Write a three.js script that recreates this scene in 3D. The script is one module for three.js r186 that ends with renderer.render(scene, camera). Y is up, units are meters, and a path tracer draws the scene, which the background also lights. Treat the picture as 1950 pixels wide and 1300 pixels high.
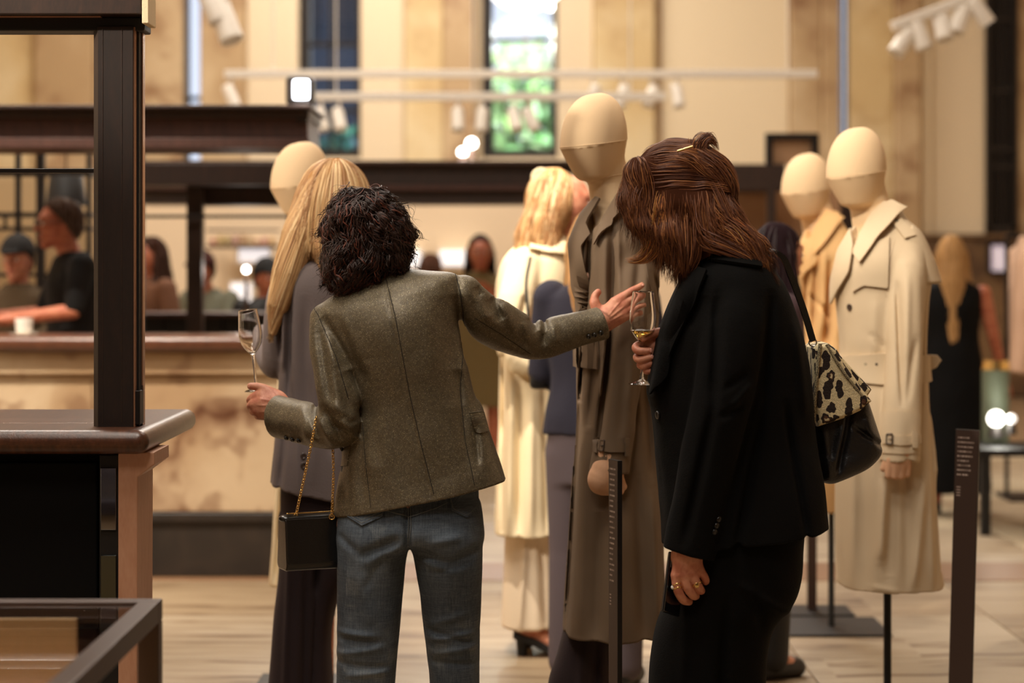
import * as THREE from 'three';
import { RoundedBoxGeometry } from 'three/addons/geometries/RoundedBoxGeometry.js';
import { mergeGeometries } from 'three/addons/utils/BufferGeometryUtils.js';
import { ImprovedNoise } from 'three/addons/math/ImprovedNoise.js';
import { RectAreaLightUniformsLib } from 'three/addons/lights/RectAreaLightUniformsLib.js';

// ---------- camera ----------
const FP = 3792, HORIZON = 511, EYE = 1.42;                // focal length and horizon of the 1950 x 1300 frame in pixels, lens height in metres
const scene = new THREE.Scene();
const camera = new THREE.PerspectiveCamera(2 * Math.atan(650 / FP) * 180 / Math.PI, 1950 / 1300, 0.1, 120);
camera.position.set(0, EYE, 0);
camera.setViewOffset(1950, 1300, 0, 650 - HORIZON, 1950, 1300);   // shift lens: verticals stay vertical
camera.focus = 4.86; camera.userData.fStop = 2.1;
scene.add(camera);
const renderer = new THREE.WebGLRenderer();
renderer.toneMapping = THREE.LinearToneMapping;
renderer.toneMappingExposure = 0.62;
renderer.shadowMap.enabled = true;
scene.background = new THREE.Color(0.6, 0.67, 0.82).multiplyScalar(2.5);   // dusk sky outside the windows
RectAreaLightUniformsLib.init();

// ---------- light of the hall ----------
const WARM = new THREE.Color(1.0, 0.885, 0.735), SOFT = new THREE.Color(1.0, 0.915, 0.81), COOL = new THREE.Color(0.85, 0.9, 1.0);
// unseen ceiling panels added for hall ambience and camera-side fill: [x, z, width, depth, intensity]
const FILL_PANELS = [[-2.6, -5.6, 2.2, 2.2, 15], [2.0, -8.6, 2.4, 2.4, 8], [-3.2, -11, 2.6, 2.6, 22], [0.2, -15, 3, 3, 20], [-1.5, -19.5, 3, 2.4, 26], [-0.9, -2.9, 2.2, 1.8, 27], [-1.6, 0.6, 2.0, 2.0, 17]];
// track spots: [x, y, z, target x, y, z, candela, cone degrees, penumbra]
const SPOTS = [
  [-3.2, 3.3, -3.5, 0.22, 1.45, -5.45, 75, 9, 0.8],     // brown coat mannequin from upper left
  [-3.5, 3.5, -4.1, -0.7, 1.45, -6.3, 75, 11, 0.8],   // blonde woman and head behind
  [-0.6, 4.3, -6.2, 0.1, 1.3, -7.4, 120, 13, 0.8],      // cream coat woman
  [-0.9, 3.9, -3.6, 1.15, 1.4, -6.35, 70, 9, 0.8],      // trench mannequin
  [-0.2, 4.2, -5.2, 1.2, 1.5, -7.7, 60, 10, 0.8],       // tan blazer mannequin
  [-2.4, 4.5, -7.2, -2.0, 0.75, -9.1, 100, 26, 0.9],     // stone bar front
  [-4.2, 4.5, -7.2, -3.0, 0.75, -9.1, 80, 26, 0.9],
];
const PENDANTS = [[0.17, 4.42, -22 + 0.0, 8]];
// ---------- small tools ----------
const V3 = (x, y, z) => new THREE.Vector3(x, y, z);
function rng(seed) { let a = seed >>> 0; return () => { a = (a + 0x6D2B79F5) | 0; let t = Math.imul(a ^ (a >>> 15), 1 | a); t = (t + Math.imul(t ^ (t >>> 7), 61 | t)) ^ t; return ((t ^ (t >>> 14)) >>> 0) / 4294967296; }; }
const noise3 = (() => { const n = new ImprovedNoise(); return (x, y, z) => n.noise(x + 31.7, y + 17.3, z + 5.1); })();
const mix = (a, b, t) => a + (b - a) * t, clamp = (x, a = 0, b = 1) => Math.min(b, Math.max(a, x)), sstep = (a, b, x) => { const t = clamp((x - a) / (b - a)); return t * t * (3 - 2 * t); };
const numbers = {};
function numbered(n) { const k = numbers[n] = (numbers[n] ?? -1) + 1; return k ? `${n}_${String(k).padStart(3, '0')}` : n; }
function tag(o, label, category, group) { o.userData.label = label; o.userData.category = category; if (group) o.userData.group = group; return o; }
function thing(name, label, category, pos = [0, 0, 0], turn = 0, group) {
  const o = new THREE.Group(); o.name = numbered(name); o.position.set(...pos); o.rotation.y = turn; scene.add(o); return tag(o, label, category, group);
}
function obj(name, geo, mat, parent = scene, label) {
  const g = Array.isArray(geo) ? merge(geo) : geo, m = new THREE.Mesh(g, mat); m.name = parent === scene ? numbered(name) : name;
  m.castShadow = m.receiveShadow = true; if (label) m.userData.label = label; parent.add(m); return m;
}
function struct(name, geo, mat, parent = scene) { const m = obj(name, geo, mat, parent); if (parent === scene) m.userData.kind = 'structure'; return m; }
function merge(list) {
  const gs = list.map((g) => { const q = g.index ? g.toNonIndexed() : g; for (const k of Object.keys(q.attributes)) if (!['position', 'normal', 'uv', 'color'].includes(k)) q.deleteAttribute(k); return q; });
  const keep = ['position', 'normal', 'uv', 'color'].filter((k) => gs.every((g) => g.attributes[k]));
  for (const g of gs) for (const k of Object.keys(g.attributes)) if (!keep.includes(k)) g.deleteAttribute(k);
  return mergeGeometries(gs);
}
function boxUV(g, k = 1) {                                   // uv in metres from position, by the way each triangle faces
  const q = g.index ? g.toNonIndexed() : g, p = q.attributes.position, n = q.attributes.normal, uv = new Float32Array(p.count * 2);
  for (let i = 0; i < p.count; i += 3) {
    let a = 0, b = 0, c = 0; for (let j = i; j < i + 3; j++) { a += Math.abs(n.getX(j)); b += Math.abs(n.getY(j)); c += Math.abs(n.getZ(j)); }
    for (let j = i; j < i + 3; j++) { const x = p.getX(j), y = p.getY(j), z = p.getZ(j); const [u, v] = a > b && a > c ? [z, y] : b > c ? [x, z] : [x, y]; uv[2 * j] = u * k; uv[2 * j + 1] = v * k; }
  }
  q.setAttribute('uv', new THREE.BufferAttribute(uv, 2)); return q;
}
// a box between two corners, chamfered
function bx(x0, x1, y0, y1, z0, z1, r = 0.004) {
  const w = Math.abs(x1 - x0), h = Math.abs(y1 - y0), d = Math.abs(z1 - z0), g = new RoundedBoxGeometry(w, h, d, 1, Math.min(r, w * 0.45, h * 0.45, d * 0.45));
  g.translate((x0 + x1) / 2, (y0 + y1) / 2, (z0 + z1) / 2); return boxUV(g);
}
// point of the frame at a distance given as its scale (pixels per metre) -> world
const at = (px, py, s) => [(px - 975) / s, EYE - (py - HORIZON) / s, -FP / s];
// box from a pixel rectangle at scale s with a depth running away from the camera
function pbox(x0, x1, y0, y1, s, depth, r) { const a = at(x0, y1, s), b = at(x1, y0, s); return bx(a[0], b[0], a[1], b[1], a[2] - depth, a[2], r); }
function tube(points, r, seg = 24, rad = 8, closed = false) { return new THREE.TubeGeometry(new THREE.CatmullRomCurve3(points.map((p) => p.isVector3 ? p : V3(...p)), closed, 'centripetal'), seg, r, rad, closed); }
const cyl = (r0, r1, h, y = 0, seg = 24) => new THREE.CylinderGeometry(r1, r0, h, seg).translate(0, y + h / 2, 0);
function figure(px, s) {                                     // local frame of a thing whose base stands at pixel column px at scale s
  const D = FP / s, x0 = (px - 975) / s;
  return { s, D, root: [x0, 0, -D], p: (x, y, dz = 0) => [(x - 975) * (D - dz) / FP - x0, EYE - (y - HORIZON) * (D - dz) / FP, dz], eye: [-x0, EYE, D], q: (x, y, dz = 0, r = 0) => [(x - 975) * (D - dz) / FP - x0, EYE - (y - HORIZON) * (D - dz) / FP, dz, r * (D - dz) / FP] };
}

// ---------- signed distance modelling ----------
const smin = (a, b, k) => { const h = Math.max(k - Math.abs(a - b), 0) / k; return Math.min(a, b) - h * h * k * 0.25; };
const smax = (a, b, k) => -smin(-a, -b, k);
function chain(pts, k = 0) {                                 // rounded cones through [x, y, z, r] points
  const S = [];
  for (let i = 0; i + 1 < pts.length; i++) { const a = pts[i], b = pts[i + 1], d = [b[0] - a[0], b[1] - a[1], b[2] - a[2]]; S.push([a[0], a[1], a[2], d[0], d[1], d[2], 1 / Math.max(1e-9, d[0] * d[0] + d[1] * d[1] + d[2] * d[2]), a[3], b[3] - a[3]]); }
  return (x, y, z) => {
    let m = 1e9;
    for (const s of S) {
      const px = x - s[0], py = y - s[1], pz = z - s[2]; let t = (px * s[3] + py * s[4] + pz * s[5]) * s[6]; t = t < 0 ? 0 : t > 1 ? 1 : t;
      const ax = px - s[3] * t, ay = py - s[4] * t, az = pz - s[5] * t, d = Math.sqrt(ax * ax + ay * ay + az * az) - s[7] - s[8] * t;
      m = k ? smin(m, d, k) : Math.min(m, d);
    }
    return m;
  };
}
function spline(pts, n) {                                    // smooth [x, y, z, r] points
  const out = [], P = pts, L = P.length;
  for (let i = 0; i + 1 < L; i++) for (let j = 0; j < n; j++) {
    const t = j / n, p0 = P[Math.max(0, i - 1)], p1 = P[i], p2 = P[i + 1], p3 = P[Math.min(L - 1, i + 2)];
    out.push(p1.map((_, c) => 0.5 * (2 * p1[c] + (p2[c] - p0[c]) * t + (2 * p0[c] - 5 * p1[c] + 4 * p2[c] - p3[c]) * t * t + (3 * p1[c] - p0[c] - 3 * p2[c] + p3[c]) * t * t * t)));
  }
  out.push(P[L - 1].slice()); return out;
}
function ell(c, r, turn = 0) {
  const co = Math.cos(turn), si = Math.sin(turn);
  return (x, y, z) => { const X = x - c[0], Y = y - c[1], Z = z - c[2], u = (co * X + si * Y) / r[0], v = (-si * X + co * Y) / r[1], w = Z / r[2], k0 = Math.sqrt(u * u + v * v + w * w), k1 = Math.sqrt((u / r[0]) ** 2 + (v / r[1]) ** 2 + (w / r[2]) ** 2); return k1 < 1e-9 ? -Math.min(...r) : k0 * (k0 - 1) / k1; };
}
function loft(rows, n = 2.3, round = 0.01) {                 // rows [y, cx, cz, a, b]: superellipse sections stacked along y
  rows = rows.slice().sort((a, b) => a[0] - b[0]); const lo = rows[0][0], hi = rows[rows.length - 1][0], N = 160, T = [];
  for (let i = 0; i <= N; i++) {
    const y = mix(lo, hi, i / N); let k = 0; while (k < rows.length - 2 && rows[k + 1][0] < y) k++;
    const p1 = rows[k], p2 = rows[k + 1], p0 = rows[k - 1] ?? p1, p3 = rows[k + 2] ?? p2, h = p2[0] - p1[0], t = h ? (y - p1[0]) / h : 0;
    T.push([1, 2, 3, 4].map((c) => { const m1 = p2[0] - p0[0] ? (p2[c] - p0[c]) / (p2[0] - p0[0]) * h : 0, m2 = p3[0] - p1[0] ? (p3[c] - p1[c]) / (p3[0] - p1[0]) * h : 0, t2 = t * t, t3 = t2 * t; return (2 * t3 - 3 * t2 + 1) * p1[c] + (t3 - 2 * t2 + t) * m1 + (-2 * t3 + 3 * t2) * p2[c] + (t3 - t2) * m2; }));
  }
  return (x, y, z) => {
    const f = clamp((y - lo) / (hi - lo)) * N, i = Math.min(N - 1, f | 0), t = f - i, A = T[i], B = T[i + 1];
    const X = Math.abs(x - mix(A[0], B[0], t)), Z = Math.abs(z - mix(A[1], B[1], t)), a = Math.max(0.002, mix(A[2], B[2], t)), b = Math.max(0.002, mix(A[3], B[3], t));
    const u = X / a, v = Z / b, e = Math.pow(u, n) + Math.pow(v, n), k = Math.pow(e, 1 / n); let d;
    if (k < 1e-6) d = -Math.min(a, b); else { const q = Math.pow(k, 1 - n), gx = q * Math.pow(u, n - 1) / a, gz = q * Math.pow(v, n - 1) / b; d = (k - 1) / Math.max(1e-6, Math.hypot(gx, gz)); if (d < 0) d = Math.max(d, -Math.min(a, b)); }
    return smax(d, Math.max(lo - y, y - hi), round);
  };
}
const tilt = (f, o, ang) => { const c = Math.cos(ang), s = Math.sin(ang); return (x, y, z) => { const X = x - o[0], Y = y - o[1]; return f(c * X + s * Y, -s * X + c * Y, z - (o[2] ?? 0)); }; };   // f's own frame is turned by ang about z
const yaw = (f, o, ang) => { const c = Math.cos(ang), s = Math.sin(ang); return (x, y, z) => { const X = x - o[0], Z = z - o[2]; return f(c * X - s * Z, y - (o[1] ?? 0), s * X + c * Z); }; };  // f faces +z, turned by ang about y
const union = (k, ...fs) => (x, y, z) => { let d = fs[0](x, y, z); for (let i = 1; i < fs.length; i++) { const e = fs[i](x, y, z); d = k ? smin(d, e, k) : Math.min(d, e); } return d; };
// soft ridges (h > 0) and grooves (h < 0) along segments, measured across the facing plane: [ax, ay, bx, by, width, height, zmin]
function folded(f, list) {
  const S = list.map(([ax, ay, bx2, by2, w, h, z0 = -9, z1 = 9]) => [ax, ay, bx2 - ax, by2 - ay, 1 / Math.max(1e-9, (bx2 - ax) ** 2 + (by2 - ay) ** 2), w, h, z0, z1]);
  return (x, y, z) => {
    let d = f(x, y, z); if (Math.abs(d) > 0.05) return d;
    for (const s of S) {
      if (z < s[7] || z > s[8]) continue;
      const X = x - s[0], Y = y - s[1]; let t = (X * s[2] + Y * s[3]) * s[4]; const e0 = t < 0 ? -t : t > 1 ? t - 1 : 0; t = t < 0 ? 0 : t > 1 ? 1 : t;
      const q = ((X - s[2] * t) ** 2 + (Y - s[3] * t) ** 2) / (s[5] * s[5]); if (q < 6) d -= s[6] * Math.exp(-q) * (1 - 0.75 * (2 * t - 1) ** 4);
    }
    return d;
  };
}
function grad(f, x, y, z, e = 0.0015) { const a = f(x + e, y, z) - f(x - e, y, z), b = f(x, y + e, z) - f(x, y - e, z), c = f(x, y, z + e) - f(x, y, z - e), l = Math.hypot(a, b, c) || 1; return [a / l, b / l, c / l, l / (2 * e)]; }
function project(f, p, off = 0, n = 6) { let [x, y, z] = p, g; for (let i = 0; i < n; i++) { const d = f(x, y, z) - off; g = grad(f, x, y, z); const q = d / Math.max(0.3, g[3]); x -= g[0] * q; y -= g[1] * q; z -= g[2] * q; } return [x, y, z, ...(g ?? grad(f, x, y, z)).slice(0, 3)]; }
function hit(f, fig, px, py, near = 1.0) {                   // first point of f on the line of sight through a pixel, or the nearest miss pulled onto f
  const q = fig.p(px, py, 0), e = fig.eye, d = [q[0] - e[0], q[1] - e[1], q[2] - e[2]], l = Math.hypot(...d); d.forEach((_, i) => d[i] /= l);
  let t = l - near, best = 1e9, bt = t;
  for (let i = 0; i < 160; i++) { const v = f(e[0] + d[0] * t, e[1] + d[1] * t, e[2] + d[2] * t); if (Math.abs(v) < best) { best = Math.abs(v); bt = t; } if (v < 0.0004) break; t += Math.max(0.0006, v * 0.75); if (t > l + 0.8) break; }
  return project(f, [e[0] + d[0] * bt, e[1] + d[1] * bt, e[2] + d[2] * bt]);
}
// surface nets over blocks of cells that the surface passes through
function net(f, lo, hi, c, { uv = 1, tint, lip = 1.3 } = {}) {
  const B = 8, M = B + 1, n = [0, 1, 2].map((i) => Math.ceil((hi[i] - lo[i]) / c / B)), NX = n[0] * B + 2, NY = n[1] * B + 2, id = new Map(), P = [], Q = [], val = new Float32Array(M * M * M), reach = c * B * 0.87 * lip + c;
  const off = [0, 1, M, M + 1, M * M, M * M + 1, M * M + M, M * M + M + 1], E = [[0, 1], [2, 3], [4, 5], [6, 7], [0, 2], [1, 3], [4, 6], [5, 7], [0, 4], [1, 5], [2, 6], [3, 7]];
  for (let bz = 0; bz < n[2]; bz++) for (let by = 0; by < n[1]; by++) for (let b0 = 0; b0 < n[0]; b0++) {
    const X = lo[0] + b0 * B * c, Y = lo[1] + by * B * c, Z = lo[2] + bz * B * c, h = B * c / 2;
    if (Math.abs(f(X + h, Y + h, Z + h)) > reach) continue;
    for (let k = 0, o = 0; k < M; k++) for (let j = 0; j < M; j++) for (let i = 0; i < M; i++) val[o++] = f(X + i * c, Y + j * c, Z + k * c);
    for (let k = 0; k < B; k++) for (let j = 0; j < B; j++) for (let i = 0; i < B; i++) {
      const o = (k * M + j) * M + i; let m = 0; for (let q = 0; q < 8; q++) if (val[o + off[q]] < 0) m |= 1 << q;
      if (m === 0 || m === 255) continue;
      let x = 0, y = 0, z = 0, w = 0;
      for (const [a, b] of E) { if (((m >> a) & 1) === ((m >> b) & 1)) continue; const va = val[o + off[a]], vb = val[o + off[b]], t = va / (va - vb); x += mix(a & 1, b & 1, t); y += mix((a >> 1) & 1, (b >> 1) & 1, t); z += mix(a >> 2, b >> 2, t); w++; }
      const gi = b0 * B + i, gj = by * B + j, gk = bz * B + k, key = (gk * NY + gj) * NX + gi;
      id.set(key, P.length / 3); P.push(X + (i + x / w) * c, Y + (j + y / w) * c, Z + (k + z / w) * c);
      const s = m & 1; if (s !== ((m >> 1) & 1)) Q.push(0, key, s); if (s !== ((m >> 2) & 1)) Q.push(1, key, s); if (s !== ((m >> 4) & 1)) Q.push(2, key, s);
    }
  }
  const nv = P.length / 3, N = new Float32Array(nv * 3);
  for (let i = 0; i < nv; i++) {
    let x = P[3 * i], y = P[3 * i + 1], z = P[3 * i + 2], g = grad(f, x, y, z, c * 0.4); const q = clamp(f(x, y, z) / Math.max(0.4, g[3]), -c * 0.6, c * 0.6);
    P[3 * i] = x -= g[0] * q; P[3 * i + 1] = y -= g[1] * q; P[3 * i + 2] = z -= g[2] * q; N.set(g.slice(0, 3), 3 * i);
  }
  const sx = 1, sy = NX, sz = NX * NY, st = [[sy, sz], [sz, sx], [sx, sy]], tri = [];
  for (let i = 0; i < Q.length; i += 3) {
    const [u, v] = st[Q[i]], k = Q[i + 1], a = id.get(k - u - v), b = id.get(k - v), d = id.get(k), e = id.get(k - u); if (a === undefined || b === undefined || d === undefined || e === undefined) continue;
    if (Q[i + 2]) tri.push(a, b, d, a, d, e); else tri.push(a, d, b, a, e, d);
  }
  // split vertices by facing axis so that uv keeps metres
  const p2 = [], n2 = [], u2 = [], ix = new Uint32Array(tri.length), seen = new Map(), src = [];
  for (let i = 0; i < tri.length; i += 3) {
    let a = 0, b = 0, d = 0; for (let j = 0; j < 3; j++) { const v = tri[i + j] * 3; a += Math.abs(N[v]); b += Math.abs(N[v + 1]); d += Math.abs(N[v + 2]); }
    const ax = a > b && a > d ? 0 : b > d ? 1 : 2;
    for (let j = 0; j < 3; j++) {
      const v = tri[i + j], key = v * 3 + ax; let w = seen.get(key);
      if (w === undefined) { w = src.length; seen.set(key, w); src.push(v); const x = P[3 * v], y = P[3 * v + 1], z = P[3 * v + 2]; p2.push(x, y, z); n2.push(N[3 * v], N[3 * v + 1], N[3 * v + 2]); u2.push((ax === 0 ? z : x) * uv, (ax === 1 ? z : y) * uv); }
      ix[i + j] = w;
    }
  }
  const g = new THREE.BufferGeometry(); g.setAttribute('position', new THREE.Float32BufferAttribute(p2, 3)); g.setAttribute('normal', new THREE.Float32BufferAttribute(n2, 3)); g.setAttribute('uv', new THREE.Float32BufferAttribute(u2, 2)); g.setIndex(new THREE.BufferAttribute(ix, 1));
  if (tint) { const C = new Float32Array(p2.length); for (let i = 0; i < p2.length; i += 3) C.set(tint(p2[i], p2[i + 1], p2[i + 2]), i); g.setAttribute('color', new THREE.BufferAttribute(C, 3)); }
  return g;
}
function gridGeo(rows, thick, closedU = false) {              // rows[v][u] = [x, y, z, nx, ny, nz]: a cloth panel with thickness
  const nv = rows.length, nu = rows[0].length, P = [], I = [], U = [];
  for (const s of [1, 0]) for (let v = 0; v < nv; v++) for (let u = 0; u < nu; u++) { const r = rows[v][u], t = s ? thick : -0.002; P.push(r[0] + r[3] * t, r[1] + r[4] * t, r[2] + r[5] * t); U.push(r[0] + r[2], r[1]); }
  const id = (s, v, u) => (s ? 0 : nv * nu) + v * nu + u % nu, q = (a, b, c, d) => I.push(a, b, c, a, c, d), E = closedU ? nu : nu - 1;
  for (let v = 0; v + 1 < nv; v++) for (let u = 0; u < E; u++) { q(id(1, v, u), id(1, v + 1, u), id(1, v + 1, u + 1), id(1, v, u + 1)); q(id(0, v, u), id(0, v, u + 1), id(0, v + 1, u + 1), id(0, v + 1, u)); }
  for (let u = 0; u < E; u++) { q(id(1, 0, u), id(1, 0, u + 1), id(0, 0, u + 1), id(0, 0, u)); q(id(1, nv - 1, u), id(0, nv - 1, u), id(0, nv - 1, u + 1), id(1, nv - 1, u + 1)); }
  if (!closedU) for (let v = 0; v + 1 < nv; v++) { q(id(1, v, 0), id(0, v, 0), id(0, v + 1, 0), id(1, v + 1, 0)); q(id(1, v, nu - 1), id(1, v + 1, nu - 1), id(0, v + 1, nu - 1), id(0, v, nu - 1)); }
  let g = new THREE.BufferGeometry(); g.setAttribute('position', new THREE.Float32BufferAttribute(P, 3)); g.setAttribute('uv', new THREE.Float32BufferAttribute(U, 2)); g.setIndex(I);
  // smooth the faces, keep the rim crisp
  g = g.toNonIndexed(); g.computeVertexNormals();
  const n = g.attributes.normal, p = g.attributes.position, m = new Map(), key = (i) => `${Math.round(p.getX(i) * 2e4)},${Math.round(p.getY(i) * 2e4)},${Math.round(p.getZ(i) * 2e4)}`, sum = [];
  for (let i = 0; i < p.count; i++) { const k = key(i); (m.get(k) ?? m.set(k, []).get(k)).push(i); }
  const out = new Float32Array(p.count * 3);
  for (const L of m.values()) for (const i of L) { let x = 0, y = 0, z = 0; for (const j of L) if (n.getX(i) * n.getX(j) + n.getY(i) * n.getY(j) + n.getZ(i) * n.getZ(j) > 0.6) { x += n.getX(j); y += n.getY(j); z += n.getZ(j); } const l = Math.hypot(x, y, z) || 1; out.set([x / l, y / l, z / l], 3 * i); }
  g.setAttribute('normal', new THREE.BufferAttribute(out, 3)); return g;
}
const resample = (L, n) => { const d = [0]; for (let i = 1; i < L.length; i++) d.push(d[i - 1] + Math.hypot(...L[i].map((c, k) => c - L[i - 1][k]))); const T = d[d.length - 1], o = []; for (let i = 0, k = 0; i < n; i++) { const t = T * i / (n - 1); while (k < L.length - 2 && d[k + 1] < t) k++; const u = d[k + 1] > d[k] ? (t - d[k]) / (d[k + 1] - d[k]) : 0; o.push(L[k].map((c, j) => mix(c, L[k + 1][j], clamp(u)))); } return o; };
// a cloth panel laid on f where the pixel outline (edge A to edge B) shows it
function panel(f, fig, A, B, nu, nv, thick, lift = () => 0) {
  const a = resample(A, nu), b = resample(B, nu), rows = [];
  for (let v = 0; v < nv; v++) { const r = []; for (let u = 0; u < nu; u++) { const t = v / (nv - 1), h = hit(f, fig, mix(a[u][0], b[u][0], t), mix(a[u][1], b[u][1], t)), l = lift(u / (nu - 1), t); r.push([h[0] + h[3] * l, h[1] + h[4] * l, h[2] + h[5] * l, h[3], h[4], h[5]]); } rows.push(r); }
  return gridGeo(rows, thick);
}
// a panel or strap through 3D seeds pulled onto f; seeds rows [[x,y,z]...]
function wrap(f, rows, thick, closedU = false, lift = 0) { return gridGeo(rows.map((r) => r.map((p) => project(f, p, lift))), thick, closedU); }
const seam = (f, fig, L, r = 0.0012, n = 24, lift = 0) => tube(resample(L, n).map(([x, y]) => { const h = hit(f, fig, x, y); return [h[0] + h[3] * lift, h[1] + h[4] * lift, h[2] + h[5] * lift]; }), r, n * 2, 5);
function button(h, r, t = 0.0035) {                           // a rimmed four-hole button on a surface point [x, y, z, nx, ny, nz]
  const g = new THREE.LatheGeometry([[0, t * 0.55], [r * 0.55, t * 0.55], [r * 0.68, t], [r * 0.9, t], [r, t * 0.5], [r * 0.95, 0]].map((p) => new THREE.Vector2(...p)), 20);
  g.applyQuaternion(new THREE.Quaternion().setFromUnitVectors(V3(0, 1, 0), V3(h[3], h[4], h[5]))); g.translate(h[0], h[1], h[2]); return g;
}
// ---------- hair ----------
class Strands {
  constructor() { this.P = []; this.N = []; this.C = []; this.I = []; }
  add(pts, nor, w, col, flat = 0.5, taper = 0.25) {
    const n = pts.length, base = this.P.length / 3; if (n < 3) return;
    for (let i = 0; i < n; i++) {
      const a = pts[Math.max(0, i - 1)], b = pts[Math.min(n - 1, i + 1)], t = [b[0] - a[0], b[1] - a[1], b[2] - a[2]], N = nor[i]; let s = [t[1] * N[2] - t[2] * N[1], t[2] * N[0] - t[0] * N[2], t[0] * N[1] - t[1] * N[0]]; const l = Math.hypot(...s) || 1; s = s.map((c) => c / l);
      const f = i / (n - 1), r = w * (f < taper ? mix(0.35, 1, f / taper) : mix(1, 0.12, Math.max(0, f - 0.55) / 0.45)), k = [[s[0], s[1], s[2], 1], [N[0], N[1], N[2], flat], [-s[0], -s[1], -s[2], 1]];
      k.forEach((q, j) => { this.P.push(pts[i][0] + q[0] * r * q[3], pts[i][1] + q[1] * r * q[3], pts[i][2] + q[2] * r * q[3]); const m = j === 1 ? N : [q[0] * 0.8 + N[0] * 0.6, q[1] * 0.8 + N[1] * 0.6, q[2] * 0.8 + N[2] * 0.6]; this.N.push(...m); this.C.push(...col); });
      if (i) for (let j = 0; j < 3; j++) { const o = base + (i - 1) * 3, u = j, v = (j + 1) % 3; this.I.push(o + u, o + 3 + v, o + v, o + u, o + 3 + u, o + 3 + v); }
    }
  }
  geo() { const g = new THREE.BufferGeometry(); g.setAttribute('position', new THREE.Float32BufferAttribute(this.P, 3)); g.setAttribute('normal', new THREE.Float32BufferAttribute(this.N, 3)); g.setAttribute('color', new THREE.Float32BufferAttribute(this.C, 3)); g.setIndex(this.I); return g; }
}
// comb strands over a core form: flow(p, k) is the lie of the hair
function comb(S, core, start, flow, { steps, ds, lift = () => 0.002, w = 0.001, col, flat, curl = 0, turns = 0, phase = 0, hang = 9, taper }) {
  let p = start.slice(0, 3), pts = [], nor = [], dir = null;
  for (let i = 0; i <= steps; i++) {
    const t = i / steps; let g = grad(core, ...p, 0.003), v = flow(p, t); const free = t > hang;
    if (!free) { const k = v[0] * g[0] + v[1] * g[1] + v[2] * g[2]; v = [v[0] - g[0] * k, v[1] - g[1] * k, v[2] - g[2] * k]; }
    let l = Math.hypot(...v) || 1; v = v.map((c) => c / l); if (dir) v = v.map((c, j) => c * 0.5 + dir[j] * 0.5); dir = v;
    const d = core(...p) - lift(t), q = free ? Math.min(0, d) : d; p = [p[0] - g[0] * q, p[1] - g[1] * q, p[2] - g[2] * q];
    let o = [...p];
    if (curl) { const s = [v[1] * g[2] - v[2] * g[1], v[2] * g[0] - v[0] * g[2], v[0] * g[1] - v[1] * g[0]], a = phase + t * turns * 6.283, c = curl * Math.min(1, t * 3); o = p.map((x, j) => x + (s[j] * Math.cos(a) + g[j] * (Math.sin(a) + 0.3)) * c); }
    pts.push(o); nor.push(g.slice(0, 3)); p = p.map((x, j) => x + v[j] * ds);
  }
  S.add(pts, nor, w, col, flat, taper);
}
function samples(geo, n, R) { const p = geo.attributes.position, o = []; for (let i = 0; i < n; i++) { const k = Math.floor(R() * p.count); o.push([p.getX(k), p.getY(k), p.getZ(k)]); } return o; }
// ---------- textures and materials ----------
const lerp3 = (a, b, t) => [mix(a[0], b[0], t), mix(a[1], b[1], t), mix(a[2], b[2], t)];
function tile(seed) {                                        // periodic value noise on the unit square
  const R = rng(seed), T = Array.from({ length: 4096 }, R), h = (x, y, f) => T[(((x % f) + f) % f * 131 + ((y % f) + f) % f * 197 + f * 17) & 4095];
  return (u, v, f) => { const x = u * f, y = v * f, i = Math.floor(x), j = Math.floor(y); let a = x - i, b = y - j; a = a * a * (3 - 2 * a); b = b * b * (3 - 2 * b); return mix(mix(h(i, j, f), h(i + 1, j, f), a), mix(h(i, j + 1, f), h(i + 1, j + 1, f), a), b); };
}
function fbm(T, u, v, f, o = 4) { let s = 0, a = 0.5, n = 0; for (let i = 0; i < o; i++) { s += T(u, v, f) * a; n += a; a *= 0.5; f *= 2; } return s / n; }
function texture(size, metres, fn, color = true, sizeV = size, metresV = metres) {
  const d = new Uint8Array(size * sizeV * 4); for (let j = 0; j < sizeV; j++) for (let i = 0; i < size; i++) { const c = fn(i / size, j / sizeV, i, j), o = 4 * (j * size + i); if (typeof c === 'number') d[o] = d[o + 1] = d[o + 2] = clamp(c) * 255; else { d[o] = clamp(c[0] / 255) * 255; d[o + 1] = clamp(c[1] / 255) * 255; d[o + 2] = clamp(c[2] / 255) * 255; } d[o + 3] = 255; }
  const t = new THREE.DataTexture(d, size, sizeV, THREE.RGBAFormat); t.wrapS = t.wrapT = THREE.RepeatWrapping; t.magFilter = THREE.LinearFilter; t.minFilter = THREE.LinearMipmapLinearFilter; t.generateMipmaps = true; if (color) t.colorSpace = THREE.SRGBColorSpace; t.repeat.set(1 / metres, 1 / metresV); t.needsUpdate = true; return t;
}
const std = (o) => new THREE.MeshStandardMaterial(o), phy = (o) => new THREE.MeshPhysicalMaterial(o), srgb = (r, g, b) => new THREE.Color().setRGB(r / 255, g / 255, b / 255, THREE.SRGBColorSpace);
const TN = tile(7), TM = tile(21), TK = tile(99);
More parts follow.
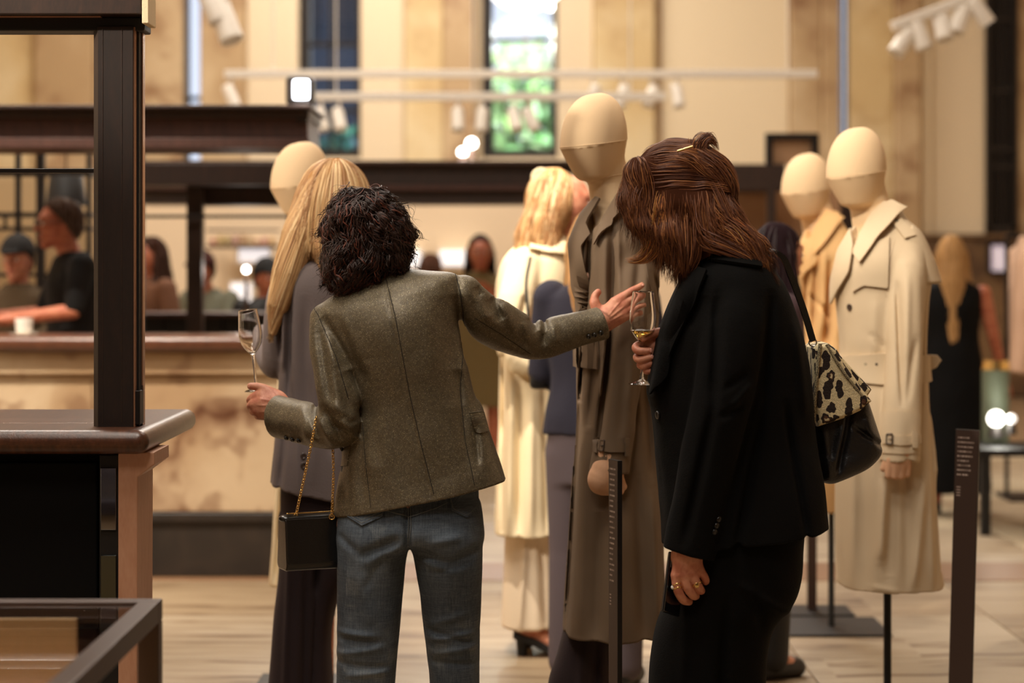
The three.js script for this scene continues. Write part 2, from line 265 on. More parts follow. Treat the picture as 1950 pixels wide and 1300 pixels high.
// stone: warp, cloudy patches, brown veins
const stone = (a, b, vein, k) => (u, v) => { const w = fbm(TN, u, v, 4, 4), q = fbm(TM, u + w * 0.15, v + w * 0.2, 3, 5), m = Math.abs(fbm(TK, u + w * 0.3, v, 3, 5) - 0.5) * 2; let c = lerp3(a, b, sstep(0.3, 0.7, q)); return lerp3(c, vein, k * Math.pow(1 - m, 7) + k * 0.5 * sstep(0.6, 0.75, fbm(TM, v, u, 9, 3))); };
const tMarble = texture(512, 1.4, stone([206, 182, 150], [176, 146, 112], [108, 74, 52], 0.8));
const tPilaster = texture(512, 2.2, stone([198, 174, 138], [178, 150, 112], [140, 106, 74], 0.7));
const tPale = texture(512, 2.2, stone([219, 200, 160], [204, 178, 130], [166, 132, 88], 0.45));
const tDado = texture(512, 1.6, stone([120, 92, 62], [92, 66, 44], [60, 40, 28], 0.6));
const tBase = texture(256, 1.2, stone([40, 32, 26], [28, 22, 18], [60, 48, 38], 0.5));
const tFloor = [0, 1, 2].map((n) => texture(512, 1.8, (u, v) => { const w = fbm(TN, u, v, 3, 3) * 0.06, b = fbm(TM, u * 1 + n * 0.37, v + w + n * 0.21, 2, 2), s = TK(0.3 * n + u * 0.1, v + w * 1.3, 34) * 0.6 + TN(u * 0.2, v + w * 2, 71) * 0.4; let c = lerp3([[156, 136, 109], [148, 128, 101], [168, 151, 127]][n], [[126, 103, 77], [118, 96, 70], [140, 119, 92]][n], sstep(0.35, 0.75, b * 0.5 + s * 0.5)); return lerp3(c, [96, 72, 50], 0.7 * sstep(0.66, 0.85, s)); }));
const wood = (a, b, f = 46) => (u, v) => { const w = fbm(TN, u, v, 3, 3) * 0.05, s = TK(v * 0.12 + 0.1, u + w, f) * 0.55 + TM(v * 0.3, u + w, f * 3) * 0.45; return lerp3(a, b, s); };
const tWoodDark = texture(512, 0.5, wood([34, 20, 13], [60, 37, 25]));
const tWoodBar = texture(512, 0.5, wood([74, 42, 26], [112, 68, 44]));
const tWoodRed = texture(256, 0.6, wood([56, 32, 25], [82, 50, 40]));
// wool speckle / twill / denim / lurex
const tWeave = texture(256, 0.06, (u, v, i, j) => 0.5 + 0.3 * Math.sin((i + j) * 6.2832 * 24 / 256) + 0.3 * (TN(u, v, 96) - 0.5), false);
const tGrain = texture(256, 0.12, (u, v) => fbm(TN, u, v, 48, 3), false);
const RG = rng(5), tLurex = texture(1024, 0.45, (u, v) => { const m = fbm(TM, u, v, 90, 2); return lerp3([86, 77, 60], [114, 102, 79], m); });
{ const d = tLurex.image.data, put = (i, j, k, c) => { const o = 4 * (((j + 1024) & 1023) * 1024 + ((i + 1024) & 1023)); for (let q = 0; q < 3; q++) d[o + q] = Math.max(d[o + q], Math.min(255, c[q] * k)); };
  for (let n = 0; n < 26000; n++) { const i = Math.floor(RG() * 1024), j = Math.floor(RG() * 1024), b = Math.pow(RG(), 3), c = RG() < 0.7 ? [236, 222, 176] : [214, 204, 190], k = 0.5 + 0.5 * b; put(i, j, k, c); put(i + 1, j, k * 0.9, c); put(i, j + 1, k * 0.85, c); if (b > 0.1) { put(i + 1, j + 1, k, c); put(i - 1, j, k * 0.8, c); put(i, j - 1, k * 0.8, c); } } }
const tDenim = texture(1024, 0.5, (u, v, i, j) => { const s = TK(u, v * 0.06, 420) * 0.45 + TN(u * 0.05, v, 420) * 0.4 + TM(u, v, 256) * 0.3, w = fbm(TM, u, v * 2, 3, 4), b = fbm(TN, u * 0.5, v, 14, 3); let c = lerp3([56, 66, 78], [138, 150, 160], clamp(s * 0.62 + (w - 0.5) * 0.5 + 0.02)); return lerp3(c, [150, 154, 152], 0.45 * sstep(0.6, 0.78, b) * s); });
const tLeopard = texture(512, 0.25, (u, v) => [222, 204, 160].map((c) => c * (0.9 + 0.2 * TN(u, v, 128))));
{ const R = rng(77), d = tLeopard.image.data; for (let n = 0; n < 46; n++) { const cx = ((n % 7) + 0.25 + R() * 0.5 + (Math.floor(n / 7) % 2) * 0.5) / 7, cy = (Math.floor(n / 7) + 0.25 + R() * 0.5) / 6.6, r = 0.042 + R() * 0.026, ph = R() * 6.28, el = 0.9 + R() * 0.7, gap = R() < 0.3;
  for (let j = -50; j <= 50; j++) for (let i = -50; i <= 50; i++) { const a = Math.atan2(j, i), q = Math.hypot(i * el, j / el) / 512, rr = r * (1 + 0.16 * Math.sin(a * 2 + ph) + 0.14 * Math.sin(a * 3 + ph * 3) + 0.08 * Math.sin(a * 7 + ph * 2)), hole = gap && q < rr * 0.42 && Math.sin(a + ph) > -0.6; if (q < rr && !hole) { const X = (Math.floor(cx * 512) + i + 512) & 511, Y = (Math.floor(cy * 512) + j + 512) & 511, o = 4 * (Y * 512 + X), c = gap && q < rr * 0.6 ? [86, 52, 30] : [36, 22, 15]; d[o] = c[0]; d[o + 1] = c[1]; d[o + 2] = c[2]; } } } }
const tSkin = texture(256, 0.05, (u, v) => fbm(TN, u, v, 24, 4), false);
const tSkinC = texture(256, 0.09, (u, v) => lerp3([214, 148, 118], [190, 116, 90], sstep(0.3, 0.75, fbm(TM, u, v, 5, 4))));
const M = {
  plaster: std({ color: srgb(222, 204, 174), roughness: 0.9, bumpMap: tGrain, bumpScale: 0.001 }),
  panelWhite: std({ color: srgb(226, 208, 176), roughness: 0.85 }), cream: std({ color: srgb(236, 214, 184), roughness: 0.85, bumpMap: tGrain, bumpScale: 0.0005 }), ceiling: std({ color: srgb(206, 186, 152), roughness: 0.95 }),
  marble: std({ map: tMarble, roughness: 0.42 }), pilaster: std({ map: tPilaster, roughness: 0.5 }), pale: std({ map: tPale, roughness: 0.55 }), dado: std({ map: tDado, roughness: 0.4 }), base: std({ map: tBase, roughness: 0.5 }),
  floor: tFloor.map((t) => std({ map: t, roughness: 0.5, bumpMap: tGrain, bumpScale: 0.0006 })), joint: std({ color: srgb(120, 94, 64), roughness: 0.9 }), border: std({ color: srgb(126, 92, 62), roughness: 0.5 }), rug: std({ color: srgb(172, 156, 130), roughness: 0.9 }),
  wood: phy({ map: tWoodDark, roughness: 0.5, clearcoat: 0.15, clearcoatRoughness: 0.4 }), woodCounter: phy({ map: texture(512, 0.5, wood([58, 31, 17], [104, 62, 38])), roughness: 0.36, clearcoat: 0.4, clearcoatRoughness: 0.3, bumpMap: tGrain, bumpScale: 0.0003 }), woodBar: phy({ map: tWoodBar, roughness: 0.36, clearcoat: 0.55, clearcoatRoughness: 0.28, bumpMap: tGrain, bumpScale: 0.0003 }), woodRed: std({ map: tWoodRed, roughness: 0.5 }), oak: std({ color: srgb(206, 172, 154), roughness: 0.45, map: texture(256, 0.5, wood([236, 208, 184], [255, 236, 216])) }),
  black: std({ color: srgb(14, 12, 11), roughness: 0.6 }), iron: std({ color: srgb(34, 28, 25), roughness: 0.45, metalness: 0.35 }), bronze: std({ color: srgb(76, 58, 50), roughness: 0.4, metalness: 0.5 }), white: std({ color: srgb(236, 228, 216), roughness: 0.45 }),
  copper: std({ color: srgb(186, 140, 112), roughness: 0.35, metalness: 0.6 }), gold: std({ color: srgb(236, 200, 130), roughness: 0.22, metalness: 1 }), silver: std({ color: srgb(210, 206, 200), roughness: 0.2, metalness: 1 }),
  glass: phy({ color: 0xffffff, roughness: 0.0, transmission: 1, thickness: 0.002, ior: 1.5 }), pane: phy({ color: 0xffffff, roughness: 0.02, transmission: 1, thickness: 0, ior: 1.5 }), wine: phy({ color: srgb(255, 244, 200), roughness: 0, transmission: 1, thickness: 0.03, ior: 1.34, attenuationColor: srgb(246, 214, 120), attenuationDistance: 0.05 }),
  skin: phy({ map: tSkinC, roughness: 0.5, bumpMap: tSkin, bumpScale: 0.0004, sheen: 0.1 }), nail: phy({ color: srgb(226, 160, 140), roughness: 0.25, clearcoat: 0.6 }), lip: std({ color: srgb(176, 88, 76), roughness: 0.5 }), eye: std({ color: srgb(230, 222, 212), roughness: 0.3 }), pupil: std({ color: srgb(40, 28, 22), roughness: 0.3 }),
  lurex: std({ map: tLurex, roughness: 0.5, metalness: 0.28, bumpMap: tGrain, bumpScale: 0.0003 }), denim: std({ map: tDenim, roughness: 0.85, bumpMap: tWeave, bumpScale: 0.0003 }), denimThread: std({ color: srgb(112, 116, 116), roughness: 0.9 }),
  greyWool: phy({ color: srgb(112, 100, 98), roughness: 0.9, bumpMap: tGrain, bumpScale: 0.0006, sheen: 0.3, sheenColor: srgb(180, 165, 158), sheenRoughness: 0.6 }), plum: phy({ color: srgb(48, 37, 38), roughness: 0.9, specularIntensity: 0.5, bumpMap: tGrain, bumpScale: 0.0006, sheen: 0.25, sheenColor: srgb(130, 110, 106) }),
  blackWool: phy({ color: srgb(9, 8, 7), roughness: 0.95, specularIntensity: 0.35, bumpMap: tGrain, bumpScale: 0.0006 }), blackSilk: phy({ color: srgb(8, 7, 7), roughness: 0.85, specularIntensity: 0.4 }),
  khaki: std({ color: srgb(108, 87, 65), roughness: 0.78, bumpMap: tWeave, bumpScale: 0.00025 }), stoneCloth: std({ color: srgb(208, 186, 154), roughness: 0.8, bumpMap: tWeave, bumpScale: 0.00025 }), tan: std({ color: srgb(220, 176, 120), roughness: 0.85, bumpMap: tGrain, bumpScale: 0.0004 }), cloth: phy({ color: srgb(238, 206, 164), roughness: 0.88, bumpMap: tWeave, bumpScale: 0.0002, sheen: 0.2, sheenColor: srgb(255, 226, 190) }), clothPink: std({ color: srgb(214, 166, 130), roughness: 0.88, bumpMap: tWeave, bumpScale: 0.0002 }),
  ivory: phy({ color: srgb(236, 216, 178), roughness: 0.85, bumpMap: tGrain, bumpScale: 0.0005 }), ivoryPale: std({ color: srgb(240, 220, 192), roughness: 0.85 }), navy: std({ color: srgb(42, 40, 54), roughness: 0.92, bumpMap: tGrain, bumpScale: 0.0012 }), greyPlum: std({ color: srgb(92, 80, 84), roughness: 0.9 }),
  leather: phy({ color: srgb(8, 7, 7), roughness: 0.34, clearcoat: 0.5, clearcoatRoughness: 0.18, bumpMap: tGrain, bumpScale: 0.0003 }), leatherSoft: phy({ color: srgb(20, 17, 16), roughness: 0.42, bumpMap: tGrain, bumpScale: 0.0008, clearcoat: 0.2, clearcoatRoughness: 0.4 }), leopard: phy({ map: tLeopard, roughness: 0.8, bumpMap: tGrain, bumpScale: 0.001, sheen: 0.3 }),
  horn: phy({ color: srgb(60, 44, 36), roughness: 0.3, clearcoat: 0.5 }), blackButton: phy({ color: srgb(18, 16, 16), roughness: 0.3, clearcoat: 0.4 }), pearl: phy({ color: srgb(238, 232, 224), roughness: 0.2, clearcoat: 1 }),
  hair: phy({ vertexColors: true, roughness: 0.46, specularIntensity: 0.75 }), tableFrame: std({ color: srgb(70, 54, 47), roughness: 0.42, metalness: 0.4 }), creaseShade: std({ color: srgb(38, 33, 26), roughness: 0.9 }), hairCore: phy({ vertexColors: true, roughness: 0.95, specularIntensity: 0.1 }), woodDeep: std({ map: tWoodDark, color: srgb(190, 180, 170), roughness: 0.55 }), hairDark: phy({ vertexColors: true, roughness: 0.42, specularIntensity: 0.5 }), phone: phy({ color: srgb(14, 15, 20), roughness: 0.15, clearcoat: 0.8 }),
};
const flat = (r, g, b, rough = 0.85, k = 0.0006) => std({ color: srgb(r, g, b), roughness: rough, bumpMap: tGrain, bumpScale: k });
const lin = (r, g, b) => { const c = srgb(r, g, b); return [c.r, c.g, c.b]; };
const glow = (c, k) => std({ color: 0xffffff, emissive: c, emissiveIntensity: k, roughness: 0.5 });
// ---------- lights built from the lists above ----------
for (const [x, z, w, d, k] of FILL_PANELS) {
  const t = thing('ceiling_light', '', 'light', [x, 7.42, z]); t.userData.label = 'added square warm ceiling fill panel high above the hall, out of the frame'; t.userData.group = 'added ceiling fill panels';
  obj('diffuser', bx(-w / 2, w / 2, 0.0, 0.03, -d / 2, d / 2), glow(SOFT, 1.2), t); obj('frame', [bx(-w / 2 - 0.06, -w / 2, -0.02, 0.08, -d / 2, d / 2), bx(w / 2, w / 2 + 0.06, -0.02, 0.08, -d / 2, d / 2), bx(-w / 2 - 0.06, w / 2 + 0.06, -0.02, 0.08, -d / 2 - 0.06, -d / 2), bx(-w / 2 - 0.06, w / 2 + 0.06, -0.02, 0.08, d / 2, d / 2 + 0.06)], M.white, t);
  const L = new THREE.RectAreaLight(SOFT, k, w, d); L.position.set(x, 7.4, z); L.lookAt(x, 0, z); scene.add(L);
}
function spotHead(parent, p, dir, len = 0.16, r = 0.045, lit = 0) {
  const g = new THREE.LatheGeometry([[0, -len / 2], [r * 0.7, -len / 2], [r * 0.95, -len / 2 + 0.02], [r, len / 2], [r * 0.86, len / 2], [r * 0.8, len / 2 - 0.012], [0, len / 2 - 0.012]].map((q) => new THREE.Vector2(...q)), 18);
  g.applyQuaternion(new THREE.Quaternion().setFromUnitVectors(V3(0, 1, 0), V3(...dir).normalize())); g.translate(...p); obj('spot_head', g, M.white, parent);
  if (lit) { const d = V3(...dir).normalize(), c = new THREE.CylinderGeometry(r * 0.78, r * 0.78, 0.006, 18).applyQuaternion(new THREE.Quaternion().setFromUnitVectors(V3(0, 1, 0), d)).translate(...V3(...p).addScaledVector(d, len / 2 - 0.004).toArray()); obj('lens', c, glow(SOFT, lit), parent); }
}
SPOTS.forEach(([x, y, z, tx, ty, tz, cd, cone, pen], i) => {
  const d = V3(tx - x, ty - y, tz - z).normalize(), t = thing('ceiling_spotlight', 'white ceiling spotlight hanging on a rod above the frame', 'spotlight', [x, y, z], 0, 'ceiling spotlights above the frame');
  spotHead(t, [0, 0, 0], d.toArray(), 0.16, 0.05, 4); obj('rod', cyl(0.008, 0.008, 7.5 - y, 0.04), M.white, t);
  const L = new THREE.SpotLight(WARM, cd, 0, cone * Math.PI / 180, pen, 2); L.position.set(x + d.x * 0.12, y + d.y * 0.12, z + d.z * 0.12); L.target.position.set(tx, ty, tz); L.castShadow = true; L.shadow.radius = 2; scene.add(L, L.target);
});

// ---------- the hall ----------
const ZB = -22.3;
struct('ceiling', bx(-8.4, 8.4, 7.5, 7.8, ZB - 0.6, 4.4), M.ceiling);
struct('wall_left', bx(-8.4, -8, -0.2, 7.5, ZB, 4), M.cream); struct('wall_right', bx(8, 8.4, -0.2, 7.5, ZB, 4), M.cream); struct('wall_front', bx(-8.4, 8.4, -0.2, 7.5, 4, 4.4), M.wood);
{
  const f = struct('floor', bx(-8.4, 8.4, -0.25, -0.006, ZB - 0.6, 4.4), M.joint), R = rng(3);
  const geos = [0, 1, 2, 3].map((k) => { const g = bx(-0.447, 0.447, -0.012, 0, -0.447, 0.447, 0.003).clone(), u = g.attributes.uv; for (let i = 0; i < u.count; i++) u.setXY(i, u.getX(i) + k * 0.37, u.getY(i) + k * 0.53); return g; });
  for (let i = -4; i <= 4; i++) for (let j = 0; j < 8; j++) { const m = obj('slab', geos[Math.floor(R() * 4)], M.floor[Math.floor(R() * 3)], f); m.position.set(i * 0.9 - 0.3, 0, -2.3 - j * 0.9 + 0.0); if (m.position.z < -8.7) m.visible = true; }
  obj('border', bx(-8, 8, -0.02, 0.001, -9.62, -9.07), M.border, f);
  for (let i = -3; i <= 4; i++) for (let j = 0; j < 5; j++) obj('slab', bx(i * 1.3, i * 1.3 + 1.294, -0.012, 0, -9.63 - j * 1.3 - 1.294, -9.63 - j * 1.3, 0.003), j % 2 === i % 2 ? M.rug : M.floor[2], f);
}
// back wall: [x0, x1, material, stands proud, kind] in frame columns at scale 170
{
  const S = 170, w = new THREE.Group(); w.name = 'wall_back'; w.userData.kind = 'structure'; scene.add(w);
  const col = (a) => (a - 975) / S, H = 7.5;
  const add = (x0, x1, m, proud, name = 'plaster_panel', y0 = 0, y1 = H) => obj(name, bx(col(x0), col(x1), y0, y1, ZB - 0.5, ZB + proud, 0.02), m, w);
  add(-560, 70, M.pale, 0.05, 'pilaster'); add(70, 180, M.pilaster, 0.12, 'pilaster'); add(180, 350, M.pilaster, 0.05, 'pilaster'); add(385, 470, M.pilaster, 0.18, 'pilaster'); add(470, 568, M.plaster, 0.0);
  add(350, 385, M.pilaster, 0.0, 'pilaster', 0, 2.2); add(568, 686, M.plaster, 0.0, 'plaster_panel', 0, 2.66); add(686, 772, M.plaster, 0.0); add(772, 845, M.pale, 0.14, 'pilaster'); add(845, 905, M.pilaster, 0.26, 'pilaster'); add(905, 918, M.plaster, 0.02);
  add(918, 1062, M.plaster, 0.0, 'plaster_panel', 0, 2.66); add(1062, 1130, M.plaster, 0.0); add(1130, 1245, M.pale, 0.16, 'pilaster'); add(1245, 1260, M.pilaster, 0.05, 'pilaster'); add(1260, 1502, M.panelWhite, 0.02); add(1502, 1560, M.pilaster, 0.16, 'pilaster'); add(1560, 1592, M.pilaster, 0.26, 'pilaster');
  add(1592, 1610, M.pilaster, 0.0, 'pilaster', 0, 2.2); obj('pilaster', bx(col(1610), col(1695), 0, H, ZB - 0.06, ZB + 0.2, 0.02), M.pale, w); add(1695, 1742, M.pilaster, 0.34, 'pilaster'); add(1742, 1768, M.panelWhite, 0.2); add(1768, 1872, M.plaster, 0.12); add(1872, 1932, M.black, 0.02, 'plaster_panel'); add(1932, 2520, M.pilaster, 0.1, 'pilaster');
  obj('dado', bx(col(1300), col(2520), 0, 1.74, ZB - 0.1, ZB + 0.4, 0.02), M.dado, w); obj('dado_rail', bx(col(1300), col(2520), 1.74, 1.8, ZB - 0.1, ZB + 0.44, 0.02), M.dado, w);
  // tall windows with glazing bars
  const win = (n, x0, x1, y0, bars, rails) => {
    const a = col(x0), b = col(x1), fw = b - a < 0.3 ? 0.012 : 0.12, g = struct(`window_${n}`, [bx(a, a + fw, y0, H, ZB - 0.32, ZB - 0.12), bx(b - Math.min(fw, 0.05), b, y0, H, ZB - 0.32, ZB - 0.12), bx(a, b, y0, y0 + 0.1, ZB - 0.34, ZB - 0.08)], M.iron);
    for (const t of bars) obj('glazing_bar', bx(mix(a, b, t) - 0.02, mix(a, b, t) + 0.02, y0, H, ZB - 0.26, ZB - 0.2), M.iron, g);
    for (const y of rails) obj('glazing_bar', bx(a, b, y - 0.025, y + 0.025, ZB - 0.26, ZB - 0.2), M.iron, g);
    obj('pane', bx(a, b, y0, H, ZB - 0.235, ZB - 0.225, 0.001), M.pane, g);
  };
  win(1, 568, 686, 2.66, [0.5], [3.2, 3.95, 4.7]); win(2, 918, 1062, 2.66, [], [4.0, 5.2]); win(3, 350, 385, 2.2, [], [3.34]); win(4, 1592, 1610, 2.2, [], []);
  // dark grille on the right
  const gr = struct('window_5', [bx(col(1872), col(1880), 1.8, H, ZB + 0.02, ZB + 0.16), bx(col(1924), col(1932), 1.8, H, ZB + 0.02, ZB + 0.16), bx(col(1872), col(1932), 1.8, 1.9, ZB + 0.02, ZB + 0.16)], M.iron);
  for (const x of [1888, 1896, 1902, 1910, 1917]) obj('glazing_bar', bx(col(x) - 0.012, col(x) + 0.012, 1.9, H, ZB + 0.03, ZB + 0.1), M.iron, gr);
  for (const y of [2.55, 2.75, 3.4, 4.2]) obj('glazing_bar', bx(col(1880), col(1924), y - 0.03, y + 0.03, ZB + 0.03, ZB + 0.12), M.iron, gr);
  obj('pane', bx(col(1880), col(1924), 1.9, H, ZB + 0.021, ZB + 0.026, 0.001), phy({ color: srgb(90, 78, 66), roughness: 0.2, clearcoat: 0.5 }), gr);
}
// outside: a dark neighbouring house and a hedge of lit leaves
{
  const h = thing('neighbouring_house', 'dark blue house wall across the street seen through the left tall window', 'building', [-2.6, 0, -28]);
  obj('house_wall', bx(-0.75, 0.6, 0, 9, -1, 0), flat(54, 62, 84), h); obj('window_band', [bx(-0.45, -0.1, 4.6, 5.6, -0.02, 0.04), bx(0.1, 0.4, 4.6, 5.6, -0.02, 0.04)], flat(40, 44, 60), h);
  const R = rng(11), leaf = new THREE.BufferGeometry(); leaf.setAttribute('position', new THREE.Float32BufferAttribute([0, -0.09, 0, 0.045, 0, 0.012, 0, 0.1, 0, -0.045, 0, 0.012], 3)); leaf.setIndex([0, 1, 2, 0, 2, 3]); leaf.computeVertexNormals();
  const bush = (name, label, x, y, z, rx, ry, rz, n, c) => { const im = new THREE.InstancedMesh(leaf, std({ color: 0xffffff, roughness: 0.7, side: THREE.DoubleSide }), n), m = new THREE.Matrix4(), q = new THREE.Quaternion(), e = new THREE.Euler(); for (let i = 0; i < n; i++) { const a = R() * 6.28, b = Math.acos(2 * R() - 1), r = Math.cbrt(R()); m.compose(V3(r * rx * Math.sin(b) * Math.cos(a), r * ry * Math.cos(b), r * rz * Math.sin(b) * Math.sin(a)), q.setFromEuler(e.set(R() * 6, R() * 6, R() * 6)), V3(1, 1, 1).multiplyScalar(0.8 + R() * 1.2)); im.setMatrixAt(i, m); im.setColorAt(i, srgb(c[0] + R() * 30, c[1] + R() * 40, c[2] + R() * 20)); } im.name = numbered(name); im.position.set(x, y, z); im.userData.kind = 'stuff'; im.userData.label = label; im.castShadow = im.receiveShadow = true; scene.add(im); };
  bush('foliage', 'green leaves of the garden hedge outside the bright window', 0.3, 2.7, -25.6, 1.6, 1.7, 0.7, 4200, [136, 164, 132]); bush('foliage', 'bluish green shrub outside the dark tall window', -2.1, 2.2, -25.4, 0.8, 1.0, 0.6, 1800, [60, 104, 116]);
  const t = thing('garden_lamp', 'lamp added outside to brighten the leaves by the bright window', 'lamp', [0.5, 0, -24.2]); obj('post', cyl(0.03, 0.03, 4.6), M.iron, t); obj('globe', new THREE.SphereGeometry(0.16, 20, 14).translate(0, 4.72, 0), glow(SOFT, 3), t);  // lamp added to brighten the leaves outside the window
  const L = new THREE.PointLight(new THREE.Color(0.9, 1, 0.85), 45, 0, 2); L.position.set(0.2, 4.2, -24.0); L.castShadow = true; L.shadow.radius = 6; scene.add(L);
}
// ---------- kiosk partition, beams and bar ----------
const woodT = [M.wood, M.woodRed];
struct('wall_partition', pbox(190, 1460, 318, 860, 230, 0.16, 0.01), M.cream);
{
  const b = thing('timber_canopy', 'long dark timber canopy beam spanning behind the mannequins below the tall windows', 'canopy', [0, 0, 0]);
  obj('fascia', pbox(262, 1092, 312, 352, 300, 0.5), M.wood, b); obj('moulding', pbox(262, 1092, 352, 362, 300.6, 0.5), M.woodRed, b); obj('lower_board', pbox(262, 1092, 362, 388, 299, 0.4), M.wood, b); obj('cap', pbox(255, 1100, 305, 313, 302, 0.6), M.bronze, b);
  obj('post', pbox(1072, 1092, 388, 940, 299, 0.08), M.wood, b); obj('post', pbox(604, 622, 388, 940, 299, 0.08), M.wood, b);
  const c = thing('timber_kiosk', 'dark timber kiosk frame right of the auburn haired woman', 'kiosk', [0, 0, 0]);
  obj('fascia', pbox(1370, 1496, 312, 362, 280, 0.5), M.wood, c); obj('post', pbox(1462, 1478, 362, 906, 280, 0.08), M.wood, c); obj('post', pbox(1374, 1388, 362, 906, 280, 0.08), M.wood, c); obj('panel', pbox(1380, 1600, 362, 880, 270, 0.05), flat(186, 144, 108), c); obj('counter', pbox(1390, 1640, 450, 906, 278, 0.3), M.woodRed, c);
  obj('post', pbox(1600, 1650, 362, 906, 268, 0.1), M.wood, c);
  const d = thing('picture_frame', 'dark rectangular frame standing on top of the timber kiosk', 'frame', [0, 0, 0]);
  obj('frame_bar', [pbox(1458, 1560, 253, 266, 280, 0.05), pbox(1458, 1472, 266, 312, 280, 0.05), pbox(1546, 1560, 266, 312, 280, 0.05)], M.iron, d); obj('backing', pbox(1468, 1552, 262, 312, 279, 0.02), flat(172, 136, 104), d);
}
{
  const b = thing('bar_canopy', 'dark reddish timber canopy beam above the stone bar on the left', 'canopy');
  obj('cap', pbox(-140, 592, 199, 206, 418, 0.7), M.wood, b); obj('upper_board', pbox(-140, 588, 206, 224, 415, 0.6), M.wood, b); obj('fascia', pbox(-140, 586, 224, 262, 413, 0.55), M.woodRed, b); obj('lower_board', pbox(-140, 588, 262, 281, 414, 0.55), M.woodRed, b);
  obj('shelf_beam', pbox(256, 548, 311, 352, 372, 0.3), M.wood, b); obj('shelf_beam', pbox(372, 560, 354, 390, 362, 0.3), M.wood, b);
  obj('post', pbox(355, 385, 352, 640, 366, 0.08), M.wood, b); obj('post', pbox(262, 272, 280, 640, 372, 0.05), M.wood, b); obj('post', pbox(546, 566, 281, 640, 372, 0.06), M.wood, b); obj('rail', pbox(270, 560, 409, 415, 368, 0.02), M.iron, b);
  const s = thing('back_bar_shelf', 'dark metal open shelving behind the bartender', 'shelf');
  for (const [x0, x1] of [[-60, -48], [28, 38], [68, 84], [164, 172]]) obj('upright', pbox(x0, x1, 284, 660, 352, 0.04), M.iron, s);
  for (const [y0, y1] of [[404, 412], [432, 438], [322, 334], [520, 527]]) obj('shelf_board', pbox(-60, 172, y0, y1, 351, 0.26), M.iron, s);
  obj('small_upright', pbox(6, 12, 412, 432, 352, 0.02), M.iron, s);
  const w = thing('cream_partition', 'cream panel behind the open shelving of the bar', 'partition'); obj('panel', pbox(-160, 178, 340, 760, 330, 0.05), flat(214, 184, 140), w);
}
{
  const b = thing('stone_bar', 'long bar with veined beige marble front, dark plinth and brown wooden top', 'bar');
  const x0 = -60, x1 = 642;
  obj('plinth', bx(at(x0, 0, 415)[0], at(x1 - 6, 0, 415)[0], 0, 0.302, -9.44, -9.17, 0.006), M.base, b); obj('plinth_moulding', bx(at(x0, 0, 415)[0], at(x1 - 2, 0, 415)[0], 0.25, 0.3, -9.44, -9.15, 0.012), M.base, b);
  obj('front_slab', bx(at(x0, 0, 415)[0], at(175, 0, 415)[0] - 0.002, 0.302, 0.93, -9.44, -9.15, 0.006), M.marble, b); obj('front_slab', bx(at(175, 0, 415)[0] + 0.002, at(x1 - 4, 0, 415)[0], 0.302, 0.93, -9.44, -9.15, 0.006), M.marble, b);
  obj('frieze', bx(at(x0, 0, 415)[0], at(x1 - 2, 0, 415)[0], 0.932, 1.04, -9.45, -9.12, 0.012), M.marble, b);
  obj('bar_top', new RoundedBoxGeometry(at(x1 + 14, 0, 415)[0] - at(x0, 0, 415)[0], 0.072, 0.44, 4, 0.03).translate((at(x1 + 14, 0, 415)[0] + at(x0, 0, 415)[0]) / 2, 1.077, -9.28), M.woodBar, b); boxUV(b.children.at(-1).geometry); b.children.at(-1).geometry = boxUV(b.children.at(-1).geometry);
  const k = thing('bar_fridge_row', 'row of black low cupboards behind the bar top', 'cupboard'); for (let i = 0; i < 5; i++) obj('cupboard_door', pbox(258 + i * 56, 311 + i * 56, 604, 1011, 352, 0.4), M.black, k); obj('worktop', pbox(250, 545, 596, 604, 354, 0.42), M.woodRed, k);
}
// white ceiling tracks and spot heads seen above the beams
{
  const R = rng(4);
  const track = (label, x0, x1, y, s, heads, rods) => { const a = at(x0, y, s), b = at(x1, y, s), t = thing('track_light', label, 'track light', [(a[0] + b[0]) / 2, a[1], a[2]]), h = (b[0] - a[0]) / 2; obj('rail', bx(-h, h, -0.028, 0.028, -0.03, 0.03), M.white, t); for (const px of heads) { const x = (px - (x0 + x1) / 2) / s; obj('stem', cyl(0.012, 0.012, 0.08, -0.1), M.white, t); t.children.at(-1).position.x = x; spotHead(t, [x, -0.16, 0.02], [R() - 0.5, -1, 0.5 * R()], 0.17, 0.045); } for (const px of rods) { obj('rod', cyl(0.006, 0.006, 7.5 - a[1]), M.white, t); t.children.at(-1).position.x = (px - (x0 + x1) / 2) / s; } return t; };
  track('upper long white lighting track crossing in front of the tall windows', 428, 1556, 141, 262, [440, 1130, 1185, 1240, 1290], [520, 1000, 1500]);
  track('lower white lighting track with small heads below the long one', 596, 1268, 184, 270, [612, 646, 872, 918, 980, 1010], [640, 900, 1200]);
  const a = at(1712, 46, 300), t = thing('track_light', 'slanting white lighting track with spot heads at the top right corner', 'track light', a);
  obj('rail', new RoundedBoxGeometry(1.1, 0.06, 0.06, 2, 0.01).translate(0.5, 0, 0).rotateZ(0.36), M.white, t); for (const [u, d] of [[0.03, [-0.7, -1, 0.2]], [0.14, [0.3, -1, 0.2]], [0.3, [0.1, -1, 0.4]], [0.42, [-0.4, -1, 0.2]], [0.55, [0.7, -1, 0]]]) spotHead(t, [u * 0.93, u * 0.36 - 0.12, 0], d, 0.19, 0.055);
  const p = at(428, 40, 330), h = thing('track_light', 'single white spotlight head hanging at the upper left', 'track light', p); spotHead(h, [0, 0, 0], [0.4, -1, 0.3], 0.26, 0.07); spotHead(h, [-0.08, 0.1, 0], [0.5, -1, 0.2], 0.24, 0.06); obj('stem', cyl(0.02, 0.02, 7.5 - p[1], 0.08), M.white, h);
}
